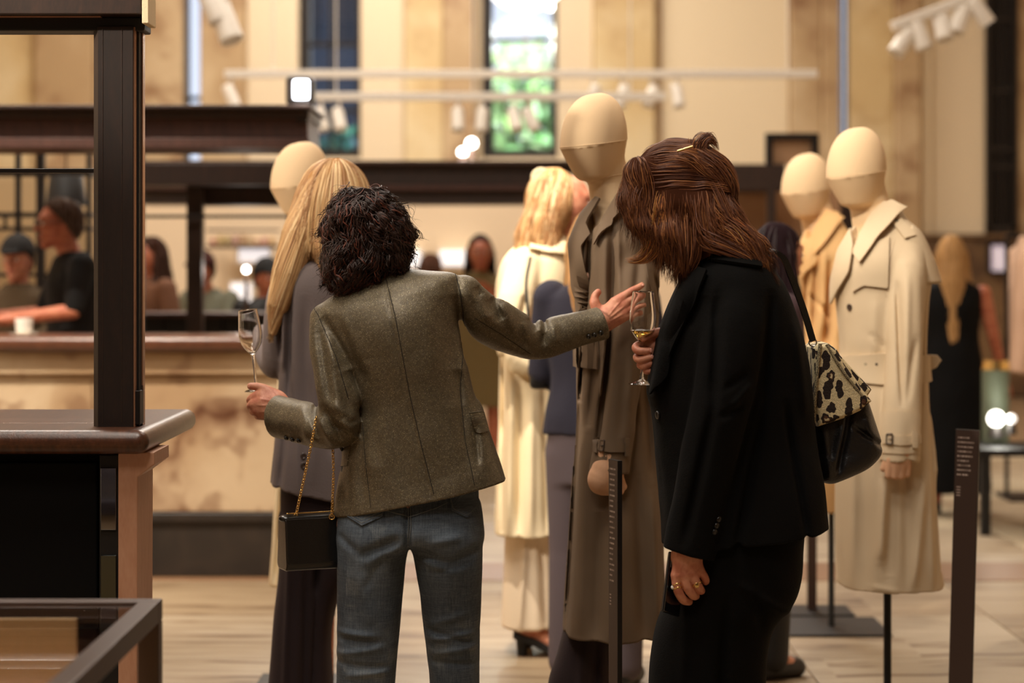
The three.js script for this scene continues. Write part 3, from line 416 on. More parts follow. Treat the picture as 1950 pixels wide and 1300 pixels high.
// lamps the camera sees out of focus
{
  const lamp = (name, label, px, py, s, r, k, cd, col = SOFT) => { const p = at(px, py, s), t = thing(name, label, 'lamp', p); obj('bulb', new THREE.SphereGeometry(r, 24, 16), glow(col, k), t); if (cd) { const L = new THREE.PointLight(col, cd, 0, 2); L.position.set(p[0], p[1], p[2] + r + 0.02); L.castShadow = true; L.shadow.radius = 2; scene.add(L); } return t; };
  let t = lamp('globe_pendant', 'large white glowing globe pendant in front of the bright window', 1000, -66, 200, 0.44, 6, 30, COOL.clone().lerp(SOFT, 0.4)); obj('rod', cyl(0.015, 0.015, 7.5 - t.position.y - 0.42, 0.42), M.bronze, t);
  t = lamp('work_lamp', 'square bright spotlight in a dark housing on the end of the bar canopy', 576, 172, 416, 0.02, 12, 1.2); t.remove(t.children[0]); obj('lamp_face', bx(-0.038, 0.034, -0.045, 0.045, 0.03, 0.05, 0.02), glow(COOL, 14), t); obj('housing', [bx(-0.075, 0.05, -0.07, 0.065, -0.12, 0.028, 0.02), bx(-0.03, 0.02, -0.14, -0.06, -0.09, -0.03)], M.iron, t);
  t = lamp('beam_lamp', 'small bright lamp on the canopy beam, right one of a close pair', 898, 273, 296, 0.035, 16, 0.6); obj('lamp_foot', cyl(0.03, 0.02, 0.06, -0.09), M.bronze, t); t = lamp('beam_lamp', 'small bright lamp on the canopy beam, left one of a close pair', 881, 290, 297, 0.03, 14, 0.4); obj('lamp_foot', cyl(0.03, 0.02, 0.04, -0.055), M.bronze, t);
  t = lamp('back_bar_lamp', 'small round glowing lamp behind the bar beside the black cap', 469, 513, 338, 0.02, 12, 0.25); obj('stem', cyl(0.05, 0.008, 1.36, -1.38), M.bronze, t);
  t = lamp('display_lamp', 'round glowing lamp low on a dark table at the right edge', 1897, 797, 350, 0.045, 9, 0.6, new THREE.Color(1, 0.97, 0.85)); obj('lamp_foot', cyl(0.05, 0.03, 0.06, -0.1), M.iron, t);
  t = lamp('display_lamp', 'dim smaller lamp beside the round one at the right edge', 1926, 797, 351, 0.026, 2.5, 0); obj('lamp_foot', cyl(0.03, 0.02, 0.06, -0.085), M.iron, t);
  // back-lit white boxes on the partition
  for (const [x0, x1, y0, y1, l] of [[765, 800, 478, 508, 'narrow'], [838, 902, 478, 506, 'wide'], [455, 512, 474, 498, 'left'], [440, 478, 540, 590, 'lower']]) { const a = at(x0, y1, 234), b = at(x1, y0, 234), q = thing('light_box', `${l} white back-lit display box on the cream wall behind the guests`, 'light box', [(a[0] + b[0]) / 2, a[1], a[2]]); const w = (b[0] - a[0]) / 2, h = b[1] - a[1]; obj('screen', bx(-w, w, 0, h, -0.02, 0.02), glow(new THREE.Color(0.92, 0.92, 1), 1.1), q); obj('casing', bx(-w - 0.02, w + 0.02, -0.02, h + 0.02, -0.29, -0.01), M.white, q); }
  const q = thing('wall_shelf', 'brown shelf with small goods on the cream wall left of the long blonde hair', 'shelf', [0, 0, 0]); obj('shelf_board', pbox(392, 528, 466, 472, 236, 0.2), M.woodRed, q); obj('shelf_board', pbox(392, 528, 436, 440, 236, 0.2), M.woodRed, q);
  const R = rng(8); for (let i = 0; i < 9; i++) { const x = 400 + i * 14, h = 10 + R() * 14; const o = obj('small_jar', pbox(x, x + 10, 466 - h, 466, 237, 0.06, 0.015), flat(150 + R() * 60, 110 + R() * 50, 80 + R() * 40)); tag(o, 'small brown jar standing in a row on the far wall shelf', 'jar', 'jars on the far wall shelf'); }
  const pend = thing('pendant_shade', 'black drum lamp shade hanging above the bartender', 'lamp shade', at(126, 362, 366)); obj('shade', new THREE.LatheGeometry([[0.02, 0.075], [0.085, 0.072], [0.105, -0.08], [0.1, -0.08], [0.08, 0.064], [0.02, 0.068]].map((p) => new THREE.Vector2(...p)), 28), M.black, pend); obj('cord', cyl(0.004, 0.004, 0.35, 0.065), M.black, pend);
}
{ const c = thing('cup', 'small white cup on the bar top below the arm of the bartender', 'cup', [at(46, 0, 410)[0], 1.114, -FP / 410]); obj('body', new THREE.LatheGeometry([[0, 0], [0.03, 0], [0.038, 0.02], [0.042, 0.075], [0.039, 0.075], [0.034, 0.02], [0, 0.008]].map((p) => new THREE.Vector2(...p)), 24), M.white, c); obj('saucer', cyl(0.06, 0.066, 0.006, -0.001), M.white, c); }
// ---------- foreground counter on the left ----------
{
  const zf = -4.74, zb = -5.49, top = 1.034, t = thing('wooden_counter', 'dark wooden counter with rounded edge in the left foreground', 'counter', [-1.0, 0, zf]);
  const L = (x, z) => [x + 1.0, z - zf];
  const board = (x0, x1) => boxUV(new RoundedBoxGeometry(x1 - x0, 0.058, zf - zb, 8, 0.0285).translate((x0 + x1) / 2 + 1, top - 0.029, (zb - zf) / 2));
  obj('top_board', board(-2.6, -0.868), M.woodCounter, t);
  obj('cabinet', bx(-1.6, 0.0, 0.12, 0.972, -0.6, -0.1), M.blackSilk, t); obj('door', bx(-1.0, -0.005, 0.24, 0.95, -0.1, -0.085, 0.004), M.blackSilk, t);
  obj('frame', [bx(0.005, 0.055, 0.0, 0.972, -0.3, -0.06)], M.black, t);
  obj('slot_mirror', bx(0.009, 0.047, 0.79, 0.94, -0.06, -0.054, 0.002), phy({ color: srgb(150, 160, 180), roughness: 0.06, metalness: 1 }), t); obj('slot_mirror', bx(0.009, 0.047, 0.62, 0.73, -0.06, -0.054, 0.002), phy({ color: srgb(90, 100, 100), roughness: 0.06, metalness: 1 }), t);
  const sh = new THREE.Shape([[0.056, 0], [0.094, 0], [0.097, 0.92], [0.137, 0.95], [0.137, 0.975], [0.056, 0.975]].map((p) => new THREE.Vector2(...p))); obj('bracket_leg', boxUV(new THREE.ExtrudeGeometry(sh, { depth: 0.2, bevelEnabled: true, bevelSize: 0.003, bevelThickness: 0.003, bevelSegments: 2 }).translate(0, 0, -0.25)), M.oak, t);
  obj('rear_leg', bx(-0.075, -0.035, 0, 0.972, -0.7, -0.62), M.oak, t); obj('rear_leg', bx(-1.5, -1.44, 0, 0.972, -0.7, -0.62), M.oak, t);
  const p = thing('display_post', 'dark square post with copper strips rising from the wooden counter to the upper shelf', 'post', [-0.972, top, -4.91]);
  const ps = new THREE.Shape([[-0.036, -0.055], [0.046, -0.055], [0.046, 0.055], [-0.036, 0.055], [-0.05, 0.034], [-0.05, -0.034]].map((q) => new THREE.Vector2(...q))); obj('shaft', boxUV(new THREE.ExtrudeGeometry(ps, { depth: 0.975, bevelEnabled: true, bevelSize: 0.002, bevelThickness: 0.001, bevelSegments: 2 }).rotateX(-Math.PI / 2)), M.woodDeep, p);
  obj('groove_bead', [bx(-0.0265, -0.025, 0.01, 0.97, 0.0555, 0.058, 0.0005), bx(0.0205, 0.022, 0.01, 0.97, 0.0555, 0.058, 0.0005)], M.wood, p);
  obj('strip', bx(0.048, 0.0525, 0, 0.975, 0.03, 0.052, 0.001), M.copper, p); obj('strip', bx(0.058, 0.062, 0, 0.975, -0.03, 0.0, 0.001), M.copper, p); obj('channel', bx(0.048, 0.058, 0, 0.975, -0.03, 0.03, 0.001), M.black, p); obj('socket', bx(0.05, 0.064, 0.005, 0.088, 0.0, 0.05, 0.002), M.iron, p); obj('catch', cyl(0.003, 0.002, 0.012, 0.088), M.bronze, p); p.children.at(-1).position.set(0.066, 0, 0.03);
  const u = thing('upper_shelf', 'dark wooden upper shelf box cut by the top left corner of the frame', 'shelf', [-1.0, 2.0, -4.86]);
  obj('soffit', bx(-1.6, 0.103, 0, 0.034, -0.09, 0.0), M.black, u); obj('box', bx(-1.6, 0.104, 0.034, 0.3, -0.07, 0.045), M.wood, u); obj('end_strip', bx(0.106, 0.122, 0.012, 0.3, -0.05, 0.05, 0.002), M.ivory, u); obj('edge_bead', bx(-1.6, 0.0, 0.031, 0.034, 0.0, 0.02, 0.001), M.copper, u);
  const g = thing('glass_screen', 'clear glass screen with slim dark top rail left of the square post', 'glass screen', [-1.02, top, -4.95]); obj('rail', bx(-1.5, 0.0, 0.623, 0.634, -0.008, 0.008, 0.002), M.iron, g); obj('pane', bx(-1.5, 0.0, 0.002, 0.623, -0.003, 0.003, 0.001), M.pane, g);
  // glass topped table in front of it
  const c = thing('glass_table', 'low dark framed glass table at the bottom left corner', 'table', [-0.695, 0, -3.92]), H = 0.764, r = 0.042;
  obj('top_rail', bx(-1.0, 0, H - r, H, -r, 0, 0.003), M.tableFrame, c); obj('top_rail', bx(-1.0, 0, H - r, H, 0.9, 0.9 + r, 0.003), M.tableFrame, c); obj('top_rail', bx(-r, 0, H - r, H, 0, 0.9, 0.003), M.tableFrame, c); obj('top_rail', bx(-1.0, -1.0 + r, H - r, H, 0, 0.9, 0.003), M.tableFrame, c);
  for (const [x, z] of [[-r, -r], [-r, 0.9], [-1.0, -r], [-1.0, 0.9]]) obj('leg', bx(x, x + r, 0, H - r, z, z + r, 0.003), M.tableFrame, c);
  obj('glass_top', bx(-1.0 + r, -r, H - 0.016, H - 0.006, 0, 0.9, 0.001), M.pane, c); obj('back_board', bx(-1.0 + r, -0.158, 0.12, H - 0.03, 0.0, 0.02), flat(214, 176, 130), c); obj('lower_shelf', bx(-0.99, -0.04, 0.42, 0.44, 0.0, 0.9), flat(226, 190, 140), c);
}
// ---------- blade signs, far furniture ----------
{
  const cv = (w, h, fn) => { const c = document.createElement('canvas'); c.width = w; c.height = h; const x = c.getContext('2d'); fn(x); const t = new THREE.CanvasTexture(c); t.colorSpace = THREE.SRGBColorSpace; return t; };
  const lines = (n, x0) => cv(128, 1024, (x) => { x.fillStyle = '#43332c'; x.fillRect(0, 0, 128, 1024); x.fillStyle = '#d2bfb2'; const R = rng(n); const row = (y, k) => { for (let u = x0; u < x0 + k;) { const w = 3 + R() * 9; x.globalAlpha = 0.55 + 0.45 * R(); x.fillRect(u, y, Math.min(w, x0 + k - u), 5); u += w + 3; } }; for (let i = 0; i < n; i++) row(22 + i * 15, 60 + R() * 36 - i * 1.5); for (let i = 0; i < 4; i++) { x.globalAlpha = 0.7; x.fillRect(x0, 22 + n * 15 + 26 + i * 9, 22, 4); } });
  const sign = (label, px, pt, s, turn, w, tex, lean) => { const p = at(px, 0, s), top = EYE - (pt - HORIZON) / s, g = thing('blade_sign', label, 'sign', [p[0], 0, p[2]], turn); const b = new RoundedBoxGeometry(w, top, 0.013, 1, 0.001).translate(0, top / 2, 0); obj('blade', b, M.iron, g); const f = new THREE.PlaneGeometry(w - 0.003, top - 0.003).translate(0, top / 2, 0.0068), m = obj('printed_face', f, std({ map: tex, roughness: 0.38, metalness: 0.1 }), g); obj('foot', bx(-w * 0.7, w * 0.7, 0, 0.012, -0.12, 0.12), M.iron, g); g.rotation.z = lean; };
  sign('slim dark printed blade sign standing edge on before the brown trench coat', 1172, 875, 745, -1.18, 0.055, lines(22, 14), 0.0);
  sign('tall dark blade sign with small printed lines at the right, front side showing', 1826, 817, 640, -0.42, 0.07, lines(9, 12), -0.028);
  const t = thing('dark_table', 'low black table at the right edge behind the tall blade sign', 'table', at(1924, 0, 352).map((v, i) => i === 1 ? 0 : v)); obj('table_top', bx(-0.22, 0.5, 0.42, 0.46, -0.3, 0.2), M.black, t); for (const [x, z] of [[-0.2, 0.14], [-0.2, -0.26], [0.42, 0.14], [0.42, -0.26]]) obj('leg', bx(x, x + 0.05, 0, 0.42, z, z + 0.05), M.black, t);
  const j = thing('gold_lidded_jar', 'pale green jar with gold lid on the dark table at the right', 'jar', [at(1896, 0, 345)[0], 0.461, -FP / 345]); obj('body', cyl(0.075, 0.075, 0.4), flat(96, 104, 86, 0.4), j); obj('lid', cyl(0.078, 0.07, 0.05, 0.402), M.gold, j);
  const r = thing('clothes_rack', 'clothes rail at the right edge carrying coats', 'clothes rack', at(1948, 0, 308).map((v, i) => i === 1 ? 0 : v)); obj('rail', new THREE.CylinderGeometry(0.012, 0.012, 1.2, 12).rotateZ(Math.PI / 2).translate(0.5, 1.62, 0), M.iron, r); obj('upright', cyl(0.014, 0.014, 1.62), M.iron, r); r.children.at(-1).position.x = -0.1; obj('upright', cyl(0.014, 0.014, 1.62), M.iron, r); r.children.at(-1).position.x = 1.1; obj('foot', bx(-0.13, 1.13, 0, 0.02, -0.2, 0.2), M.iron, r);
  const v = thing('violet_lamp', 'small violet lit window pane low on the far right wall', 'light', at(1900, 505, 173.6)); obj('pane', bx(-0.08, 0.08, -0.06, 0.22, 0, 0.03), glow(new THREE.Color(0.55, 0.45, 0.95), 0.35), v); obj('frame', [bx(-0.12, -0.08, -0.1, 0.26, -0.02, 0.05), bx(0.08, 0.12, -0.1, 0.26, -0.02, 0.05), bx(-0.08, 0.08, -0.1, -0.06, -0.02, 0.05), bx(-0.08, 0.08, 0.22, 0.26, -0.02, 0.05)], M.iron, v);
}
// ---------- hands: chains of joints in figure pixels, [px, py, dz metres, radius metres] ----------
function hand(fig, palm, fingers, kPalm = 0.014) {           // palm: list of chains joined softly; fingers stay apart
  const P = palm.map((c) => chain(c.map(([x, y, z, r]) => [...fig.p(x, y, z), r]))), F = fingers.map((c) => chain(spline(c.map(([x, y, z, r]) => [...fig.p(x, y, z), r]), 3)));
  const pf = union(kPalm, ...P), ff = union(0.0025, ...F);
  return (x, y, z) => smin(pf(x, y, z), ff(x, y, z), 0.007);
}
function box3(pts, pad) { const lo = [9, 9, 9], hi = [-9, -9, -9]; for (const p of pts) for (let i = 0; i < 3; i++) { lo[i] = Math.min(lo[i], p[i] - pad); hi[i] = Math.max(hi[i], p[i] + pad); } return [lo, hi]; }
const nail = (fig, x, y, z, r, dir) => { const p = fig.p(x, y, z), g = new THREE.SphereGeometry(1, 12, 8).scale(r * 0.75, r, r * 0.25); g.applyQuaternion(new THREE.Quaternion().setFromUnitVectors(V3(0, 0, 1), V3(...dir).normalize())); return g.translate(...p); };
// ---------- wine glass: lathe with real wall thickness ----------
function wineGlass(name, label, foot, top, fill) {           // foot and top are world points on its axis
  const a = V3(...foot), b = V3(...top), H = a.distanceTo(b), k = H / 0.225, t = thing(name, label, 'wine glass', foot);
  t.quaternion.setFromUnitVectors(V3(0, 1, 0), b.clone().sub(a).normalize());
  const out = [[0, 0], [0.031, 0.0005], [0.0325, 0.002], [0.03, 0.0038], [0.018, 0.0065], [0.008, 0.011], [0.0048, 0.018], [0.0038, 0.035], [0.0036, 0.07], [0.0042, 0.092], [0.008, 0.104], [0.018, 0.115], [0.0275, 0.131], [0.0318, 0.15], [0.0322, 0.168], [0.0298, 0.192], [0.0262, 0.2246], [0.0256, 0.225]];
  const inn = [[0.0251, 0.2246], [0.0288, 0.192], [0.0312, 0.168], [0.0308, 0.15], [0.0265, 0.132], [0.0172, 0.1168], [0.0075, 0.1075], [0, 0.1055]];
  const sp = new THREE.SplineCurve([...out, ...inn].map((p) => new THREE.Vector2(p[0] * k, p[1] * k))).getPoints(110); sp.forEach((p) => { p.x = Math.max(0, p.x); });
  obj('glass_body', new THREE.LatheGeometry(sp, 56), M.glass, t);
  if (fill) { const y1 = 0.1055 + fill, pts = [[0, 0.1058], [0.0073, 0.1078], [0.017, 0.1172], [0.0262, 0.1323]].filter((p) => p[1] < y1); const w = new THREE.SplineCurve([...pts, [0.0268, Math.min(y1, 0.1335)], [0.0292, y1]].map((p) => new THREE.Vector2(p[0] * k * 1.012, p[1] * k))).getPoints(24); w.push(new THREE.Vector2(0.026 * k, y1 * k - 0.0002), new THREE.Vector2(0, y1 * k - 0.0002)); obj('wine', new THREE.LatheGeometry(w, 48), M.wine, t); }
  return t;
}

// ---------- woman in sparkling blazer and jeans, seen from behind ----------
{
  const fg = figure(780, 760), P = fg.p, px = 1 / 760;
  const t = thing('person', 'woman with dark curly hair in sparkling olive blazer and blue jeans, reaching right', 'person', fg.root);
  const O = P(830, 950, 0), ang = Math.atan2(110, 420);
  const T = (u, v) => [O[0] + Math.cos(ang) * u - Math.sin(ang) * v, O[1] + Math.sin(ang) * u + Math.cos(ang) * v];
  const back = tilt(loft([[-0.075, -0.045, 0.0, 0.24, 0.155], [0.0, -0.041, 0.0, 0.226, 0.15], [0.12, -0.024, 0.002, 0.2, 0.132], [0.25, 0.004, 0.004, 0.168, 0.118], [0.36, 0.012, 0.008, 0.167, 0.125], [0.45, 0.0105, 0.01, 0.178, 0.122], [0.51, 0.006, 0.006, 0.186, 0.105], [0.538, 0.007, 0.0, 0.176, 0.086], [0.56, 0.004, -0.006, 0.12, 0.07], [0.578, 0.002, -0.012, 0.07, 0.062], [0.586, 0.002, -0.012, 0.05, 0.05]], 2.2, 0.006), O, ang);
  const armR = chain(spline([[880, 570, -0.005, 46 * px], [905, 592, -0.03, 47 * px], [945, 618, -0.09, 46 * px], [1000, 643, -0.17, 41 * px], [1040, 645, -0.195, 38 * px], [1090, 630, -0.22, 36 * px], [1146, 614, -0.245, 33 * px], [1185, 603, -0.26, 31 * px]].map(([x, y, z, r]) => fg.q(x, y, z, 0).slice(0, 3).concat(r)), 5));
  const armL = chain(spline([[619, 608, 0.02, 30 * px], [626, 650, 0.045, 37 * px], [638, 710, 0.075, 41 * px], [650, 768, 0.09, 42 * px], [648, 808, 0.075, 40 * px], [622, 816, 0.02, 40 * px], [585, 806, -0.06, 41 * px], [540, 796, -0.14, 41 * px], [500, 788, -0.2, 41 * px]].map(([x, y, z, r]) => [...P(x, y, z), r]), 5));
  // cuffs are cut square, the hem along the hips
  const cutR = P(1146, 616, -0.25), cR = (() => { const a = P(1060, 640, -0.23), b = P(1168, 602, -0.28), d = V3(b[0] - a[0], b[1] - a[1], b[2] - a[2]).normalize(); return d; })();
  const cutL = P(531, 796, -0.17), cL = V3(-0.85, 0.06, -0.5).normalize();
  const folds = [
    [735, 531, 752, 600, 4, -0.0018], [752, 600, 782, 760, 4, -0.002], [782, 760, 803, 850, 4, -0.002], [803, 850, 826, 940, 4, -0.002], [876, 700, 886, 840, 4, -0.0015],
    [620, 600, 668, 700, 16, -0.005], [668, 700, 690, 800, 16, -0.006], [650, 600, 688, 690, 14, 0.004],                       // left back beside the armhole
    [872, 530, 884, 640, 5, -0.003, -0.05], [905, 545, 935, 600, 9, -0.007], [935, 566, 955, 612, 9, -0.008], [915, 560, 930, 610, 9, 0.005], [958, 575, 985, 640, 10, 0.003],
    [1012, 606, 1024, 634, 8, -0.009], [1028, 622, 1040, 640, 7, 0.003], [1000, 612, 1010, 668, 9, 0.005], [1040, 612, 1036, 662, 7, -0.006], [1056, 618, 1062, 660, 8, 0.003], [920, 620, 1010, 676, 7, -0.003],
    [880, 560, 872, 700, 22, -0.007], [886, 650, 908, 780, 10, -0.008], [872, 700, 898, 880, 15, -0.006], [905, 800, 912, 880, 7, -0.004], [846, 560, 868, 770, 24, -0.007], [700, 690, 722, 880, 18, -0.005], [648, 600, 700, 720, 10, -0.006],
    [700, 680, 720, 900, 26, 0.005], [760, 560, 840, 900, 46, 0.006], [690, 770, 700, 950, 12, -0.004], [650, 860, 662, 960, 12, -0.004],
    [612, 620, 640, 760, 9, -0.006], [630, 640, 668, 740, 8, 0.004], [650, 690, 676, 790, 8, -0.005],
    [628, 770, 660, 830, 7, -0.007], [610, 782, 640, 838, 7, 0.005], [596, 770, 612, 830, 7, -0.006], [660, 790, 690, 832, 7, 0.005], [640, 800, 690, 822, 6, -0.005], [575, 776, 588, 838, 8, 0.003], [640, 760, 684, 790, 9, 0.004],
  ].map(([a, b, c, d, w, h, z0]) => [...P(a, b).slice(0, 2), ...P(c, d).slice(0, 2), w * px, Math.max(-0.0125, h * 2.1), z0 ?? -0.4]);
  const body0 = (x, y, z) => { const b = back(x, y, z), r = smax(armR(x, y, z), (x - cutR[0]) * cR.x + (y - cutR[1]) * cR.y + (z - cutR[2]) * cR.z, 0.004), l = smax(armL(x, y, z), (x - cutL[0]) * cL.x + (y - cutL[1]) * cL.y + (z - cutL[2]) * cL.z, 0.004); return smin(smin(b, r, 0.012), l, 0.006); };
  const hemP = T(0, 0.011), wob = (x, y, z) => noise3(x * 9, y * 7, z * 9) * 0.005 + noise3(x * 22, y * 16, z * 20) * 0.002;
  const blazer = folded((x, y, z) => { const d = body0(x, y, z) + wob(x, y, z); const hem = -(-(x - hemP[0]) * Math.sin(ang - 0.047) + (y - hemP[1]) * Math.cos(ang - 0.047)); return x < hemP[0] + 0.26 && y < hemP[1] + 0.3 ? smax(d, hem, 0.004) : d; }, folds);
  const gb = net(blazer, [-0.46, 0.72, -0.42], [0.62, 1.52, 0.25], 0.0052), bz = obj('blazer', gb, M.lurex, t);
  // seams as dark lines painting the shade in their creases, pocket flaps, cuff buttons
  obj('seam', seam(blazer, fg, [[735, 531], [752, 600], [782, 760], [803, 850], [826, 940]], 0.0011, 40, 0.0001), M.creaseShade, bz); obj('seam', seam(blazer, fg, [[867, 519], [877, 560], [882, 596], [883, 622]], 0.0012, 24, 0.0001), M.creaseShade, bz); obj('seam', seam(blazer, fg, [[884, 650], [876, 740], [886, 840], [904, 924]], 0.001, 30, 0.0001), M.creaseShade, bz); obj('seam', seam(blazer, fg, [[905, 606], [960, 640], [1010, 674]], 0.0009, 24, 0.0001), M.creaseShade, bz); obj('seam', seam(blazer, fg, [[690, 800], [696, 880], [706, 966]], 0.0009, 24, 0.0001), M.creaseShade, bz); obj('seam', seam(blazer, fg, [[594, 580], [606, 600], [640, 680], [664, 760]], 0.0011, 24, 0.0001), M.creaseShade, bz);
  obj('pocket_flap', panel(blazer, fg, [[894, 788], [920, 785]], [[904, 822], [914, 825], [929, 820]], 12, 10, 0.004), M.lurex, bz); obj('pocket_flap', panel(blazer, fg, [[647, 854], [668, 850]], [[648, 888], [662, 886]], 8, 8, 0.003), M.lurex, bz); obj('pocket_welt', seam(blazer, fg, [[893, 786], [920, 783]], 0.0018, 14), M.lurex, bz);
  for (const [x, y] of [[1121, 640], [1132, 637], [1144, 633]]) obj('cuff_button', button(hit(blazer, fg, x, y), 0.0068, 0.005), M.blackButton, bz);
  for (const [x, y] of [[545, 833], [557, 836], [569, 838]]) obj('cuff_button', button(hit(blazer, fg, x, y), 0.0072, 0.005), M.blackButton, bz);
  // dark collar at the nape
  const nape = tilt(loft([[0.565, -0.012, -0.004, 0.086, 0.066], [0.59, -0.02, -0.008, 0.07, 0.06], [0.618, -0.03, -0.014, 0.062, 0.056]], 2.2, 0.008), O, ang); obj('collar', net(nape, [-0.32, 1.3, -0.12], [0.08, 1.55, 0.1], 0.005), M.blackSilk, bz);
  // jeans
  const hips = loft([[0.7, 0, 0, 0.176, 0.13], [P(780, 1040)[1], P(781, 0)[0], 0.0, 0.182, 0.135], [P(780, 1000)[1], P(781, 0)[0], 0.004, 0.18, 0.132], [P(780, 940)[1], P(778, 0)[0], -0.002, 0.174, 0.112], [P(780, 860)[1], P(778, 0)[0], -0.005, 0.165, 0.1]], 2.3, 0.012);
  const lg = (rows) => loft(rows.map(([y, x0, x1, z, b]) => [P(0, y)[1], (P(x0, y)[0] + P(x1, y)[0]) / 2, z, (x1 - x0) * px / 2, b]), 2.25, 0.01);
  const legL = lg([[1586, 640, 744, -0.02, 0.075], [1450, 638, 748, -0.015, 0.074], [1300, 641, 752, -0.006, 0.076], [1220, 642, 760, 0.0, 0.084], [1140, 643, 766, 0.004, 0.094], [1070, 643, 772, 0.004, 0.112], [1020, 644, 781, 0.004, 0.122], [960, 650, 778, 0.0, 0.1]]), legR = lg([[1586, 826, 920, -0.09, 0.072], [1450, 824, 914, -0.075, 0.073], [1300, 817, 912, -0.05, 0.075], [1220, 808, 913, -0.035, 0.082], [1140, 800, 916, -0.015, 0.092], [1070, 790, 919, 0.0, 0.11], [1020, 781, 919, 0.004, 0.122], [960, 783, 910, 0.0, 0.1]]);
  const jf = [
    [690, 1046, 766, 1012, 9, -0.006], [700, 1062, 770, 1030, 9, 0.004], [800, 1040, 856, 1062, 9, -0.006], [856, 1062, 912, 1036, 9, -0.006], [806, 1056, 870, 1078, 9, 0.004], [780, 935, 781, 1035, 7, -0.008], [830, 1080, 900, 1058, 7, -0.003], [826, 1020, 880, 1010, 9, 0.004],
    [650, 1194, 720, 1199, 6, 0.004], [652, 1206, 730, 1211, 6, -0.004], [645, 1236, 730, 1222, 7, 0.004], [646, 1252, 742, 1262, 6, -0.004], [660, 1276, 740, 1268, 7, 0.004], [812, 1192, 900, 1216, 6, -0.004], [816, 1212, 900, 1200, 6, 0.005], [820, 1240, 908, 1226, 7, 0.004], [822, 1256, 905, 1262, 6, -0.004], [820, 1182, 890, 1160, 8, 0.003], [690, 1075, 710, 1180, 14, 0.003], [860, 1080, 850, 1180, 16, 0.003], [740, 1040, 700, 1110, 8, -0.003], [650, 1010, 690, 1040, 8, -0.003],
  ].map(([a, b, c, d, w, h]) => [...P(a, b).slice(0, 2), ...P(c, d).slice(0, 2), w * px, h * 1.6, -0.02]);
  const jeans = folded((x, y, z) => { const h = smax(hips(x, y, z), P(0, 1040)[1] - y, 0.05); return smin(smin(h, Math.min(legL(x, y, z), legR(x, y, z)), 0.022), 9, 0.01) + noise3(x * 14, y * 9, z * 14) * 0.0022 + noise3(x * 30, y * 20, z * 30) * 0.0009; }, jf);
  const jn = obj('jeans', net(jeans, [-0.22, -0.02, -0.22], [0.26, 0.98, 0.18], 0.0055), M.denim, t);
  obj('pocket', panel(jeans, fg, [[664, 962], [731, 962]], [[664, 984], [690, 1001], [730, 983]], 18, 10, 0.005), M.denim, jn); obj('pocket', panel(jeans, fg, [[853, 940], [908, 932]], [[860, 972], [888, 986], [909, 964]], 18, 12, 0.005), M.denim, jn);
  for (const L of [[[664, 980], [690, 996], [728, 979]], [[668, 976], [690, 990], [725, 975]], [[856, 945], [862, 969], [888, 982], [907, 962]], [[780, 962], [781, 1000], [779, 1032]], [[783.5, 962], [784.5, 1000], [782, 1030]], [[700, 962], [745, 975], [780, 985], [830, 968], [852, 958]]]) obj('stitching', seam(jeans, fg, L, 0.0009, 30, 0.0048), M.denimThread, jn);
  // shoes below the frame
  for (const [x, z] of [[692, 0.0], [872, -0.09]]) { const c = P(x, 1500, 0), s = union(0.02, chain([[c[0], 0.035, z + 0.05, 0.034], [c[0], 0.03, z - 0.1, 0.034]]), chain([[c[0], 0.06, z + 0.03, 0.036], [c[0], 0.1, z + 0.02, 0.036]])); obj('shoe', net((a, b, d) => smax(s(a, b, d), 0.002 - b, 0.004), [c[0] - 0.06, -0.01, z - 0.17], [c[0] + 0.06, 0.16, z + 0.12], 0.006), M.leatherSoft, t); }
  // body: head, trunk, limbs and both hands are one skin
  const head = ell([P(700, 450)[0], P(0, 445)[1], -0.015], [0.076, 0.105, 0.095], 0.2);
  const bodyC = union(0.03, head, chain([[...P(705, 500, -0.01), 0.052], [...P(716, 545, -0.005), 0.056]]), chain([[...P(735, 600, 0), 0.09], [...P(790, 800, 0), 0.1], [...P(800, 950, 0), 0.11]]), chain([[...P(622, 625, 0.02), 0.028], [...P(648, 790, 0.08), 0.026], [...P(600, 806, -0.03), 0.024], [...P(540, 782, -0.15), 0.024]]), chain([[...P(865, 570, 0), 0.03], [...P(940, 618, -0.09), 0.028], [...P(1000, 645, -0.17), 0.024], [...P(1060, 640, -0.225), 0.022], [...P(1150, 610, -0.25), 0.023]]), chain([[...P(705, 1000, 0), 0.09], [...P(700, 1230, 0), 0.055], [...P(692, 1530, -0.01), 0.04]]), chain([[...P(850, 1000, 0), 0.09], [...P(862, 1230, -0.03), 0.055], [...P(872, 1530, -0.08), 0.04]]));
  const g0 = net(bodyC, [-0.36, 0.02, -0.36], [0.56, 1.68, 0.16], 0.012);
